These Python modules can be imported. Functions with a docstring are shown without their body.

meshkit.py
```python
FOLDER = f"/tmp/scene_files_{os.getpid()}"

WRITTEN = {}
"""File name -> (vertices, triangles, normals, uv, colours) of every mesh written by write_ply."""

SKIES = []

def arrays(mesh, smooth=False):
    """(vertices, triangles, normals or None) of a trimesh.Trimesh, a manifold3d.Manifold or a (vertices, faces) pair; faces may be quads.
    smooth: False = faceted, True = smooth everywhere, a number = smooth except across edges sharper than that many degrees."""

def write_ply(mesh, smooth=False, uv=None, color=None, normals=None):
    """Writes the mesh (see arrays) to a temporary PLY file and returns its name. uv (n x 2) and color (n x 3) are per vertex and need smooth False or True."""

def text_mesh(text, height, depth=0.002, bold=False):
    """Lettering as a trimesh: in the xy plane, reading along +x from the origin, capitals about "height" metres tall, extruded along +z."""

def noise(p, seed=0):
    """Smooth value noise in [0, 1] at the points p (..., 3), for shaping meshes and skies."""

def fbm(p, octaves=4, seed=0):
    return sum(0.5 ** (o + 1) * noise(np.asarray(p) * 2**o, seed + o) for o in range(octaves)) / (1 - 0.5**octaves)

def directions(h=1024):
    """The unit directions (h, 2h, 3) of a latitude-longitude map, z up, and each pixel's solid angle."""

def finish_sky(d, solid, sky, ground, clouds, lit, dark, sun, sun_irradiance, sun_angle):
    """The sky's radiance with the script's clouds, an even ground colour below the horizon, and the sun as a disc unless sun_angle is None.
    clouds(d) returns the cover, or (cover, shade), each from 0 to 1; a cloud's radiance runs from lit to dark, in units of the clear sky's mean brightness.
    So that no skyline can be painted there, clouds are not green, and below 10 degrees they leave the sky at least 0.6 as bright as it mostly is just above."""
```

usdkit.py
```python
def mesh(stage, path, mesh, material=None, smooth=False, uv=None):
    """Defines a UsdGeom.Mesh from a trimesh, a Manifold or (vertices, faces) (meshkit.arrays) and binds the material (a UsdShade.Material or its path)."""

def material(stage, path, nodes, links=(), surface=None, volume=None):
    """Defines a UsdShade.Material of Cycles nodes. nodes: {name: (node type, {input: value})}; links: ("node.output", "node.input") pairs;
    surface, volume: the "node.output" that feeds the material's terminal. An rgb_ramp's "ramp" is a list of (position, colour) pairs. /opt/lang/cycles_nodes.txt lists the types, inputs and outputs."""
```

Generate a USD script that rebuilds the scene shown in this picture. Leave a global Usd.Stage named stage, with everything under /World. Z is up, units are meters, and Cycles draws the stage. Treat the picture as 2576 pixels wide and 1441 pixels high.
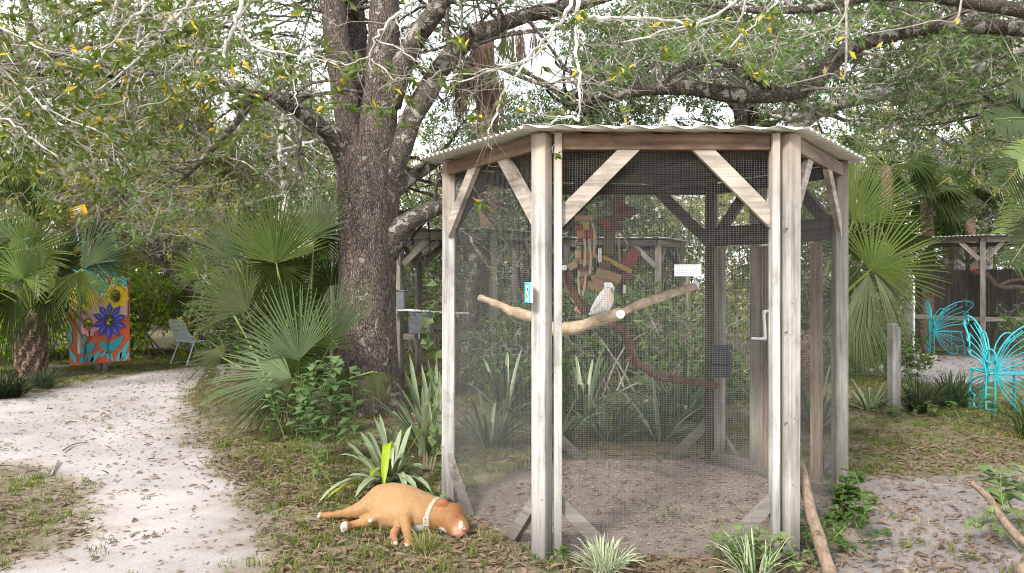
import math
import numpy as np
import trimesh, manifold3d, shapely
from shapely.geometry import Polygon, Point, LineString
import usdkit, meshkit
from pxr import Usd, UsdGeom, UsdShade, UsdLux, Sdf, Gf, Vt

stage = Usd.Stage.CreateInMemory()
UsdGeom.SetStageUpAxis(stage, "Z")
UsdGeom.SetStageMetersPerUnit(stage, 1.0)
UsdGeom.Xform.Define(stage, "/World")
UsdGeom.Scope.Define(stage, "/World/Looks")

# ------------------------------------------------------------------ camera
EYE = 1.55          # eye height, metres
FPX = 1983.0        # focal length in units of a 2576 pixel wide picture
HORIZON = 700.0
cam = UsdGeom.Camera.Define(stage, "/World/camera")
cam.CreateHorizontalApertureAttr(36.0)
cam.CreateVerticalApertureAttr(36.0 * 573 / 1024)
cam.CreateFocalLengthAttr(FPX / 2576 * 36.0)
cam.CreateVerticalApertureOffsetAttr(-(720.5 - HORIZON) / 2576 * 36.0)
cam.CreateClippingRangeAttr((0.05, 2000.0))
cam.CreateExposureAttr(1.78)
_x = UsdGeom.Xformable(cam)
_x.AddTranslateOp().Set((0, 0, EYE))
_x.AddRotateXYZOp().Set((90, 0, 0))

# ------------------------------------------------------------------ sky and sun (bright, thinly overcast)
SUN = np.array([-0.48, -0.74, 0.72]); SUN = SUN / np.linalg.norm(SUN)
dome = UsdLux.DomeLight.Define(stage, "/World/sky")
skymat = usdkit.material(stage, "/World/Looks/sky_air", {
    "sky": ("sky_texture", {"sky_type": "single_scattering", "sun_disc": False, "sun_elevation": math.asin(SUN[2]),
                            "sun_rotation": math.atan2(SUN[0], SUN[1]), "aerosol_density": 2.0}),
    "tc": ("texture_coordinate", {}),
    "n": ("noise_texture", {"scale": 2.2, "detail": 6.0, "roughness": 0.6}),
    "r": ("rgb_ramp", {"ramp": [(0.0, (0.45,) * 3), (0.42, (0.72,) * 3), (0.62, (1.0,) * 3), (1.0, (1.0,) * 3)]}),
    "mixc": ("mix", {"mix_type": "mix", "color2": (8.6, 8.7, 8.9)}),
    "bg": ("background_shader", {"strength": 0.095}),
}, [("tc.generated", "n.vector"), ("n.fac", "r.fac"), ("r.color", "mixc.fac"), ("sky.color", "mixc.color1"), ("mixc.color", "bg.color")], surface="bg.background")
UsdShade.MaterialBindingAPI.Apply(dome.GetPrim()).Bind(skymat)
dome.GetPrim().SetCustomDataByKey("kind", "structure")
sun = UsdLux.DistantLight.Define(stage, "/World/sun")
sun.CreateNormalizeAttr(True)
sun.CreateIntensityAttr(0.52)
sun.CreateAngleAttr(11.0)
sun.CreateColorAttr((1.0, 0.95, 0.87))
_z = SUN; _xx = np.cross([0, 0, 1.0], _z); _xx /= np.linalg.norm(_xx); _yy = np.cross(_z, _xx)
UsdGeom.Xformable(sun).AddTransformOp().Set(Gf.Matrix4d(*_xx, 0, *_yy, 0, *_z, 0, 0, 0, 0, 1))

# ------------------------------------------------------------------ helpers
def at(px, py, d):
    """World point seen at (px, py) of the 2576 x 1441 picture, d metres in front of the camera."""
    return np.array([(px - 1288.0) / FPX * d, d, EYE - (py - HORIZON) / FPX * d])

def gnd(px, py):
    d = EYE * FPX / (py - HORIZON)
    return np.array([(px - 1288.0) / FPX * d, d, 0.0])

def norm(v):
    v = np.asarray(v, float)
    return v / max(np.linalg.norm(v), 1e-12)

_used = {}
_loc = {}

def path_for(parent, name):
    base = parent + "/" + name
    n = _used.get(base, 0)
    _used[base] = n + 1
    return base if n == 0 else f"{base}_{n:03d}"

def tag(prim, label=None, cat=None, group=None, kind=None):
    for k, v in (("label", label), ("category", cat), ("group", group), ("kind", kind)):
        if v:
            prim.SetCustomDataByKey(k, v)

def thing(name, label, cat, loc=(0, 0, 0), group=None):
    p = path_for("/World", name)
    x = UsdGeom.Xform.Define(stage, p)
    x.AddTranslateOp().Set(tuple(float(c) for c in loc))
    _loc[p] = np.asarray(loc, float)
    tag(x.GetPrim(), label, cat, group)
    return p

def put(name, vf, mat, parent="/World", smooth=False, kind=None, label=None, cat=None, group=None, primvars=None, matrix=None):
    """One Mesh prim from (vertices, faces); vertices in world coordinates."""
    p = path_for(parent, name)
    if not isinstance(vf, (tuple, list)):
        if hasattr(vf, "to_mesh"):
            m = vf.to_mesh(); vf = (np.array(m.vert_properties[:, :3], float), np.array(m.tri_verts))
        else:
            vf = (np.array(vf.vertices), np.array(vf.faces))
    root = "/".join(parent.split("/")[:3])
    off = _loc.get(root, np.zeros(3))
    V = np.asarray(vf[0], float)
    if matrix is None:
        V = V - off
        m = usdkit.mesh(stage, p, (V, vf[1]), MAT[mat], smooth=smooth)
    else:
        m = usdkit.mesh(stage, p, (V, vf[1]), MAT[mat], smooth=smooth)
        M = np.array(matrix, float); M[:3, 3] -= off
        m.AddTransformOp().Set(Gf.Matrix4d(*M.T.ravel().tolist()))
    if primvars:
        api = UsdGeom.PrimvarsAPI(m)
        for k, arr in primvars.items():
            arr = np.asarray(arr, np.float32)
            if arr.ndim == 2:
                api.CreatePrimvar(k, Sdf.ValueTypeNames.Color3fArray, "vertex").Set(Vt.Vec3fArray.FromNumpy(arr))
            else:
                api.CreatePrimvar(k, Sdf.ValueTypeNames.FloatArray, "vertex").Set(Vt.FloatArray.FromNumpy(arr))
    tag(m.GetPrim(), label, cat, group, kind)
    return p

class MB:
    """Collects triangles."""
    def __init__(self):
        self.v, self.f, self.n = [], [], 0
    def add(self, V, F):
        V = np.asarray(V, float); F = np.asarray(F, int)
        if F.shape[1] == 4:
            F = np.vstack([F[:, [0, 1, 2]], F[:, [0, 2, 3]]])
        self.v.append(V); self.f.append(F + self.n); self.n += len(V)
        return self
    def get(self):
        return np.vstack(self.v), np.vstack(self.f)

def tube(P, R, n=6, cap=True):
    P = np.asarray(P, float); k = len(P)
    R = np.broadcast_to(np.asarray(R, float), (k,))
    T = np.gradient(P, axis=0); T /= np.maximum(np.linalg.norm(T, axis=1, keepdims=True), 1e-9)
    a = np.array([0, 0, 1.0]) if abs(T[0, 2]) < 0.9 else np.array([1.0, 0, 0])
    u = norm(np.cross(T[0], a)); rings = []
    th = np.arange(n) / n * 2 * np.pi
    for i in range(k):
        u = norm(u - T[i] * np.dot(u, T[i])); w = np.cross(T[i], u)
        rings.append(P[i] + R[i] * (np.cos(th)[:, None] * u + np.sin(th)[:, None] * w))
    V = np.vstack(rings)
    i0 = np.arange(n); i1 = (i0 + 1) % n
    F = np.vstack([np.stack([j * n + i0, j * n + i1, (j + 1) * n + i1, (j + 1) * n + i0], 1) for j in range(k - 1)])
    F = np.vstack([F[:, [0, 1, 2]], F[:, [0, 2, 3]]])
    if cap:
        V = np.vstack([V, P[0], P[-1]])
        c0, c1 = len(V) - 2, len(V) - 1; e = (k - 1) * n
        F = np.vstack([F, np.stack([np.full(n, c0), i1, i0], 1), np.stack([np.full(n, c1), e + i0, e + i1], 1)])
    return V, F

def spline(P, per=5):
    """Catmull-Rom through the points."""
    P = np.asarray(P, float)
    if len(P) < 3:
        t = np.linspace(0, 1, per + 1)[:, None]
        return P[0] * (1 - t) + P[-1] * t
    Q = np.vstack([2 * P[0] - P[1], P, 2 * P[-1] - P[-2]])
    out = []
    for i in range(1, len(Q) - 2):
        t = np.linspace(0, 1, per, endpoint=False)[:, None]
        a, b, c, d = Q[i - 1], Q[i], Q[i + 1], Q[i + 2]
        out.append(0.5 * (2 * b + (c - a) * t + (2 * a - 5 * b + 4 * c - d) * t**2 + (3 * b - a - 3 * c + d) * t**3))
    out.append(P[-1:])
    return np.vstack(out)

def sp_r(R, per):
    R = np.asarray(R, float)
    x = np.linspace(0, len(R) - 1, (len(R) - 1) * per + 1)
    return np.interp(x, np.arange(len(R)), R)

def box_vf(L, W, T, ch=0.004):
    """Chamfered box centred at the origin."""
    h = np.array([L, W, T]) / 2
    pts = []
    for sx in (-1, 1):
        for sy in (-1, 1):
            for sz in (-1, 1):
                s = np.array([sx, sy, sz])
                for k in range(3):
                    p = s * (h - ch); p[k] = s[k] * h[k]
                    pts.append(p)
    m = manifold3d.Manifold.hull_points(np.array(pts)).to_mesh()
    return np.array(m.vert_properties[:, :3], float), np.array(m.tri_verts)

def frame(p0, p1, up):
    p0 = np.asarray(p0, float); p1 = np.asarray(p1, float)
    x = norm(p1 - p0); z = norm(np.asarray(up, float) - x * np.dot(up, x)); y = np.cross(z, x)
    M = np.eye(4); M[:3, 0], M[:3, 1], M[:3, 2], M[:3, 3] = x, y, z, (p0 + p1) / 2
    return M, np.linalg.norm(p1 - p0)

def board(name, p0, p1, w, t, mat, parent, up=(0, 0, 1), ch=0.004, **kw):
    """A sawn board from p0 to p1; its thickness t lies along up, its width w across."""
    M, L = frame(p0, p1, up)
    return put(name, box_vf(L, w, t, ch), mat, parent, matrix=M, **kw)

def instancer(name, parent, mats, protos, M, idx, kind="stuff", label=None, cat=None):
    """protos: list of lists of (vf, material). M: (n,4,4) world matrices."""
    p = path_for(parent, name)
    pi = UsdGeom.PointInstancer.Define(stage, p)
    off = _loc.get("/".join(parent.split("/")[:3]), np.zeros(3))
    rel = []
    for k, pr in enumerate(protos):
        q = f"{p}/spray_{k:03d}" if k else f"{p}/spray"
        UsdGeom.Xform.Define(stage, q)
        for j, (vf, mat, sm) in enumerate(pr):
            usdkit.mesh(stage, f"{q}/" + ("leaf", "stem", "bud")[j], vf, MAT[mat], smooth=sm)
        rel.append(q)
    r = pi.CreatePrototypesRel()
    for q in rel:
        r.AddTarget(q)
    M = np.asarray(M, float)
    pi.CreateProtoIndicesAttr(Vt.IntArray.FromNumpy(np.asarray(idx, np.int32)))
    pi.CreatePositionsAttr(Vt.Vec3fArray.FromNumpy((M[:, :3, 3] - off).astype(np.float32)))
    s = np.linalg.norm(M[:, :3, 0], axis=1)
    pi.CreateScalesAttr(Vt.Vec3fArray.FromNumpy(np.repeat(s[:, None], 3, 1).astype(np.float32)))
    from scipy.spatial.transform import Rotation
    q = Rotation.from_matrix(M[:, :3, :3] / s[:, None, None]).as_quat()
    pi.CreateOrientationsAttr(Vt.QuathArray([Gf.Quath(float(a[3]), float(a[0]), float(a[1]), float(a[2])) for a in q]))
    tag(pi.GetPrim(), label, cat, None, kind)
    return p

def xforms(P, D, S, rng, roll=True):
    """Matrices that carry +X to the directions D at P with scale S and a random roll."""
    n = len(P)
    x = D / np.maximum(np.linalg.norm(D, axis=1, keepdims=True), 1e-9)
    a = rng.normal(size=(n, 3)) if roll else np.tile([0, 0, 1.0], (n, 1))
    z = a - x * (a * x).sum(1, keepdims=True); z /= np.linalg.norm(z, axis=1, keepdims=True)
    y = np.cross(z, x)
    M = np.zeros((n, 4, 4)); S = np.broadcast_to(S, (n,))[:, None]
    M[:, :3, 0], M[:, :3, 1], M[:, :3, 2], M[:, :3, 3], M[:, 3, 3] = x * S, y * S, z * S, P, 1
    return M
# ------------------------------------------------------------------ materials
MAT = {}

def mat(name, nodes, links, surface="p.BSDF", **kw):
    MAT[name] = usdkit.material(stage, "/World/Looks/" + name, nodes, links, surface=surface, **kw)

def plain(name, col, rough=0.6, metal=0.0, var=0.12, scale=18.0, bump=0.0):
    c = np.array(col, float)
    nodes = {"g": ("geometry", {}), "n": ("noise_texture", {"scale": scale, "detail": 5.0, "roughness": 0.65}),
             "r": ("rgb_ramp", {"ramp": [(0.25, tuple(c * (1 - 2 * var))), (0.5, tuple(c)), (0.75, tuple(np.minimum(c * (1 + 2 * var), 1)))]}),
             "p": ("principled_bsdf", {"roughness": rough, "metallic": metal})}
    links = [("g.position", "n.vector"), ("n.fac", "r.fac"), ("r.color", "p.base_color")]
    if bump:
        nodes["b"] = ("bump", {"strength": bump, "distance": 0.01})
        links += [("n.fac", "b.height"), ("b.normal", "p.normal")]
    mat(name, nodes, links)

def leaf(name, ramp, transl=0.3, rough=0.5, scale=0.9, spec=0.2, wi=0.65):
    nodes = {"g": ("geometry", {}), "n": ("noise_texture", {"scale": scale, "detail": 3.0}),
             "a": ("math", {"math_type": "multiply", "value2": wi}), "b": ("math", {"math_type": "multiply_add", "value2": 1.6 * (1 - wi), "value3": -0.3 * (1 - wi)}),
             "s": ("math", {"math_type": "add"}),
             "r": ("rgb_ramp", {"ramp": ramp}),
             "p": ("principled_bsdf", {"roughness": rough, "specular_ior_level": spec}), "t": ("translucent_bsdf", {}),
             "m": ("mix_closure", {"fac": transl})}
    mat(name, nodes, [("g.random_per_island", "a.value1"), ("g.position", "n.vector"), ("n.fac", "b.value1"), ("a.value", "s.value1"), ("b.value", "s.value2"),
                      ("s.value", "r.fac"), ("r.color", "p.base_color"), ("r.color", "t.color"), ("p.BSDF", "m.closure1"), ("t.BSDF", "m.closure2")], surface="m.closure")

def wood(name, dark, light, stain=None, foot=0.0, rough=0.8, grain=1.0, warm=None):
    """Sawn board, grain along local X. foot: height in metres of the dark, damp foot; warm: colour of the sheltered top."""
    nodes = {"tc": ("texture_coordinate", {}), "o": ("object_info", {}), "g": ("geometry", {}),
             "off": ("vector_math", {"math_type": "scale", "vector1": (7.3, 3.1, 5.7)}), "add": ("vector_math", {"math_type": "add"}),
             "mp": ("mapping", {"scale": (1.6 * grain, 38.0 * grain, 38.0 * grain)}),
             "n": ("noise_texture", {"scale": 1.0, "detail": 6.0, "roughness": 0.6, "distortion": 0.6}),
             "r": ("rgb_ramp", {"ramp": [(0.25, dark), (0.5, tuple((np.array(dark) + np.array(light)) / 2)), (0.72, light)]}),
             "mp2": ("mapping", {"scale": (2.0, 9.0, 9.0)}),
             "n2": ("noise_texture", {"scale": 1.0, "detail": 4.0, "roughness": 0.6}),
             "r2": ("rgb_ramp", {"ramp": [(0.35, (0.55,) * 3), (0.6, (1.05,) * 3)]}),
             "mul": ("mix", {"mix_type": "multiply", "fac": 0.8}),
             "st": ("noise_texture", {"scale": 3.1, "detail": 6.0, "roughness": 0.7}), "str": ("rgb_ramp", {"ramp": [(0.3, (0.45, 0.43, 0.40)), (0.45, (0.9, 0.89, 0.87)), (0.65, (1.08,) * 3)]}), "stm": ("mix", {"mix_type": "multiply", "fac": 0.75}),
             "bm": ("bump", {"strength": 0.5, "distance": 0.004}), "p": ("principled_bsdf", {"roughness": rough, "specular_ior_level": 0.25})}
    links = [("o.location", "off.vector1"), ("tc.object", "add.vector1"), ("off.vector", "add.vector2"), ("add.vector", "mp.vector"), ("mp.vector", "n.vector"),
             ("n.fac", "r.fac"), ("add.vector", "mp2.vector"), ("mp2.vector", "n2.vector"), ("n2.fac", "r2.fac"), ("r.color", "mul.color1"), ("r2.color", "mul.color2"),
             ("n.fac", "bm.height"), ("bm.normal", "p.normal")]
    nodes["off"][1]["scale"] = 1.7
    links += [("add.vector", "st.vector"), ("st.fac", "str.fac"), ("mul.color", "stm.color1"), ("str.color", "stm.color2")]
    last = "stm.color"
    nodes["sep"] = ("separate_xyz", {}); links.append(("g.position", "sep.vector"))
    if foot:
        nodes |= {"fz": ("math", {"math_type": "multiply_add", "value2": 0.55, "value3": -0.28}), "fs": ("math", {"math_type": "subtract"}),
                  "fm": ("map_range", {"from_min": 0.02, "from_max": foot, "to_min": 0.25, "to_max": 1.0, "clamp": True}), "fx": ("mix", {"mix_type": "mix", "color1": (0.05, 0.042, 0.035)})}
        links += [("n2.fac", "fz.value1"), ("sep.z", "fs.value1"), ("fz.value", "fs.value2"), ("fs.value", "fm.value"), ("fm.result", "fx.fac"), (last, "fx.color2")]
        last = "fx.color"
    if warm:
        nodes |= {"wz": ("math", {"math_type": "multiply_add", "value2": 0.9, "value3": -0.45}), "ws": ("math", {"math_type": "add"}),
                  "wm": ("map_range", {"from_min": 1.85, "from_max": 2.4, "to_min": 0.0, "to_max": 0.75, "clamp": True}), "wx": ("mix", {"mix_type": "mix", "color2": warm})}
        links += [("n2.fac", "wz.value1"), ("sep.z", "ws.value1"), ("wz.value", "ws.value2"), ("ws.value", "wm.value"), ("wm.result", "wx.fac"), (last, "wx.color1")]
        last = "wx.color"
    links.append((last, "p.base_color"))
    mat(name, nodes, links)

def bark(name, dark, light, lichen=None, scale=(14, 14, 5), amount=0.56, bump=0.8, cells=0.55):
    nodes = {"g": ("geometry", {}), "mp": ("mapping", {"scale": scale}),
             "n": ("noise_texture", {"scale": 1.0, "detail": 6.0, "roughness": 0.7}),
             "v": ("voronoi_texture", {"feature": "distance_to_edge", "scale": 2.2}),
             "vm": ("map_range", {"from_min": 0.0, "from_max": 0.18, "clamp": True}),
             "r": ("rgb_ramp", {"ramp": [(0.3, dark), (0.7, light)]}),
             "mul": ("mix", {"mix_type": "multiply", "fac": cells}),
             "h": ("math", {"math_type": "multiply_add", "value2": cells * 1.8}),
             "b": ("bump", {"strength": bump, "distance": 0.02}), "p": ("principled_bsdf", {"roughness": 0.9, "specular_ior_level": 0.15})}
    links = [("g.position", "mp.vector"), ("mp.vector", "n.vector"), ("mp.vector", "v.vector"), ("v.distance", "vm.value"), ("n.fac", "r.fac"),
             ("r.color", "mul.color1"), ("vm.result", "mul.color2"), ("vm.result", "h.value1"), ("n.fac", "h.value3"), ("h.value", "b.height"), ("b.normal", "p.normal")]
    last = "mul.color"
    if lichen:
        nodes |= {"l": ("noise_texture", {"scale": 7.5, "detail": 5.0, "roughness": 0.6, "distortion": 0.5}),
                  "lr": ("rgb_ramp", {"ramp": [(amount, (0,) * 3), (amount + 0.04, (1,) * 3)]}), "lx": ("mix", {"mix_type": "mix", "color2": lichen})}
        links += [("g.position", "l.vector"), ("l.fac", "lr.fac"), ("lr.color", "lx.fac"), (last, "lx.color1")]
        last = "lx.color"
    links.append((last, "p.base_color"))
    mat(name, nodes, links)

# foliage
leaf("oak_leaf", [(0.0, (0.057, 0.098, 0.025)), (0.4, (0.099, 0.156, 0.040)), (0.75, (0.186, 0.237, 0.081)), (1.0, (0.306, 0.336, 0.120))], 0.32, 0.42)
leaf("near_leaf", [(0.0, (0.060, 0.094, 0.015)), (0.4, (0.118, 0.151, 0.024)), (0.7, (0.225, 0.220, 0.053)), (1.0, (0.376, 0.326, 0.094))], 0.32, 0.4)
leaf("yellow_leaf", [(0.0, (0.496, 0.336, 0.016)), (0.45, (0.544, 0.400, 0.032)), (0.75, (0.496, 0.224, 0.024)), (1.0, (0.416, 0.400, 0.096))], 0.35, 0.45)
leaf("grey_leaf", [(0.0, (0.142, 0.148, 0.021)), (0.35, (0.261, 0.256, 0.034)), (0.7, (0.448, 0.383, 0.068)), (1.0, (0.724, 0.570, 0.119))], 0.32, 0.5, scale=0.5)
leaf("far_leaf", [(0.0, (0.161, 0.179, 0.041)), (0.5, (0.296, 0.299, 0.072)), (1.0, (0.519, 0.459, 0.121))], 0.32, 0.55, scale=0.35)
leaf("shrub_leaf", [(0.0, (0.126, 0.205, 0.010)), (0.4, (0.255, 0.371, 0.010)), (0.75, (0.433, 0.550, 0.010)), (1.0, (0.696, 0.759, 0.056))], 0.32, 0.45)
leaf("weed_leaf", [(0.0, (0.039, 0.079, 0.017)), (0.5, (0.068, 0.126, 0.026)), (1.0, (0.129, 0.187, 0.044))], 0.32, 0.4)
leaf("bright_leaf", [(0.0, (0.107, 0.158, 0.055)), (0.5, (0.169, 0.228, 0.078)), (1.0, (0.254, 0.289, 0.132))], 0.32, 0.4)
leaf("milkweed_leaf", [(0.0, (0.088, 0.151, 0.055)), (0.5, (0.146, 0.215, 0.087)), (1.0, (0.244, 0.303, 0.142))], 0.32, 0.38)
leaf("palm_leaf", [(0.0, (0.080, 0.121, 0.030)), (0.5, (0.147, 0.202, 0.051)), (1.0, (0.287, 0.328, 0.097))], 0.25, 0.36, scale=2.5, spec=0.45, wi=0.5)
leaf("palm_blue", [(0.0, (0.097, 0.134, 0.066)), (0.5, (0.175, 0.225, 0.114)), (1.0, (0.322, 0.369, 0.198))], 0.2, 0.36, scale=2.5, spec=0.45, wi=0.5)
leaf("palm_olive", [(0.0, (0.088, 0.109, 0.041)), (0.5, (0.154, 0.173, 0.078)), (1.0, (0.260, 0.264, 0.151))], 0.32, 0.42, scale=2.5, wi=0.5)
leaf("palm_dark", [(0.0, (0.021, 0.036, 0.009)), (0.5, (0.044, 0.069, 0.015)), (1.0, (0.098, 0.132, 0.033))], 0.2, 0.4, scale=2.0, spec=0.28, wi=0.5)
leaf("palm_dead", [(0.0, (0.12, 0.085, 0.06)), (0.5, (0.22, 0.165, 0.12)), (1.0, (0.34, 0.27, 0.20))], 0.2, 0.8, scale=2.5, spec=0.1)
leaf("petiole", [(0.0, (0.12, 0.16, 0.04)), (1.0, (0.24, 0.27, 0.08))], 0.05, 0.5)
leaf("strap_leaf", [(0.0, (0.125, 0.165, 0.085)), (0.5, (0.225, 0.275, 0.16)), (1.0, (0.36, 0.40, 0.27))], 0.15, 0.36, scale=6.0, spec=0.35, wi=0.4)
leaf("strap_light", [(0.0, (0.195, 0.287, 0.008)), (0.6, (0.299, 0.375, 0.027)), (1.0, (0.405, 0.436, 0.134))], 0.32, 0.4, scale=5.0)
leaf("strap_dark", [(0.0, (0.034, 0.055, 0.024)), (0.5, (0.069, 0.097, 0.042)), (1.0, (0.153, 0.181, 0.090))], 0.2, 0.38, scale=5.0, spec=0.28, wi=0.45)
leaf("white_stripe_leaf", [(0.0, (0.250, 0.304, 0.169)), (0.45, (0.470, 0.499, 0.356)), (1.0, (0.643, 0.649, 0.532))], 0.25, 0.4, scale=8.0)
leaf("grass_blade", [(0.0, (0.073, 0.105, 0.015)), (0.45, (0.145, 0.167, 0.029)), (0.8, (0.255, 0.233, 0.060)), (1.0, (0.392, 0.312, 0.127))], 0.32, 0.55, scale=1.6)
leaf("dry_grass", [(0.0, (0.22, 0.19, 0.08)), (0.5, (0.38, 0.33, 0.16)), (1.0, (0.54, 0.47, 0.27))], 0.25, 0.6)
leaf("dark_grass", [(0.0, (0.020, 0.036, 0.014)), (0.6, (0.046, 0.069, 0.030)), (1.0, (0.107, 0.126, 0.060))], 0.2, 0.45)
leaf("fallen_leaf", [(0.0, (0.101, 0.066, 0.044)), (0.2, (0.189, 0.135, 0.090)), (0.5, (0.299, 0.232, 0.158)), (0.8, (0.396, 0.327, 0.241)), (1.0, (0.497, 0.437, 0.340))], 0.10, 0.6, scale=1.5, spec=0.25, wi=0.85)
leaf("dark_debris", [(0.0, (0.101, 0.078, 0.065)), (0.6, (0.270, 0.209, 0.169)), (1.0, (0.459, 0.365, 0.297))], 0.05, 0.8, scale=1.5, spec=0.15, wi=0.8)
leaf("chip", [(0.0, (0.20, 0.15, 0.11)), (0.5, (0.42, 0.34, 0.26)), (1.0, (0.66, 0.58, 0.48))], 0.0, 0.8, wi=0.85)

bark("oak_bark", (0.058, 0.046, 0.038), (0.225, 0.183, 0.155), (0.31, 0.285, 0.255), scale=(24, 24, 8), amount=0.61, bump=0.9, cells=0.5)
bark("limb_bark", (0.065, 0.054, 0.042), (0.20, 0.17, 0.135), (0.32, 0.31, 0.275), scale=(16, 16, 16), amount=0.56)
bark("pale_bark", (0.15, 0.135, 0.115), (0.36, 0.335, 0.295), (0.56, 0.55, 0.50), scale=(16, 16, 16), amount=0.5, bump=0.4, cells=0.12)
bark("twig_bark", (0.22, 0.205, 0.175), (0.46, 0.44, 0.39), (0.56, 0.55, 0.50), scale=(30, 30, 30), amount=0.5, bump=0.2, cells=0.12)
bark("twig_grey", (0.14, 0.125, 0.105), (0.34, 0.31, 0.27), scale=(30, 30, 30), bump=0.2, cells=0.12)
bark("boot_bark", (0.13, 0.085, 0.06), (0.32, 0.23, 0.17), scale=(8, 8, 20), bump=0.8)
bark("red_bark", (0.085, 0.047, 0.035), (0.19, 0.115, 0.088), scale=(20, 20, 20), bump=0.3, cells=0.12)
bark("peeled_wood", (0.24, 0.165, 0.11), (0.58, 0.46, 0.32), scale=(10, 10, 10), bump=0.2, cells=0.12)
bark("log_bark", (0.10, 0.068, 0.05), (0.25, 0.185, 0.14), scale=(18, 18, 10), bump=0.5, cells=0.12)

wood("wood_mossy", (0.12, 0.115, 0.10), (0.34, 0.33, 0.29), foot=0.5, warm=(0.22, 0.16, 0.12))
wood("wood_shaded", (0.045, 0.036, 0.03), (0.13, 0.105, 0.088))  # dark copy of the cage timber, interior shade put into its colour
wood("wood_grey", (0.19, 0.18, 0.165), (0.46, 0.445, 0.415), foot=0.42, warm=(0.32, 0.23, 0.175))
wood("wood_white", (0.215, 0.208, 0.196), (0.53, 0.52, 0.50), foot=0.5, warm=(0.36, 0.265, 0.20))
wood("wood_brown", (0.085, 0.048, 0.032), (0.25, 0.165, 0.118), grain=0.8)
wood("wood_brace", (0.22, 0.185, 0.155), (0.47, 0.415, 0.365))
wood("wood_foot", (0.10, 0.09, 0.08), (0.26, 0.24, 0.215), foot=0.2)
wood("wood_old", (0.14, 0.125, 0.105), (0.33, 0.30, 0.26), foot=0.3)
wood("wood_fence", (0.075, 0.062, 0.055), (0.19, 0.165, 0.145), foot=0.3)
wood("wood_door", (0.13, 0.092, 0.07), (0.31, 0.24, 0.19), foot=0.2)
plain("galvanised_wire", (0.17, 0.17, 0.167), 0.5, 0.3, 0.06)
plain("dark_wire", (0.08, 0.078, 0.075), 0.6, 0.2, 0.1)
plain("roof_metal", (0.52, 0.505, 0.47), 0.5, 0.0, 0.10, 3.5)
plain("roof_dull", (0.36, 0.35, 0.33), 0.6, 0.1, 0.15, 3.5)
plain("zinc_sheet", (0.24, 0.255, 0.27), 0.45, 0.5, 0.2, 25)
plain("steel", (0.5, 0.5, 0.5), 0.35, 0.8, 0.05)
plain("plastic_pipe", (0.78, 0.78, 0.76), 0.4, 0, 0.04)
plain("black_plastic", (0.028, 0.03, 0.036), 0.4, 0, 0.1)
plain("turquoise_paint", (0.02, 0.33, 0.38), 0.4, 0, 0.22, 28)
plain("pale_metal_paint", (0.36, 0.44, 0.43), 0.5, 0.1, 0.1)
plain("white_board", (0.72, 0.76, 0.82), 0.5, 0, 0.04)
plain("nut_metal", (0.08, 0.08, 0.08), 0.5, 0.6, 0.05)
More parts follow.
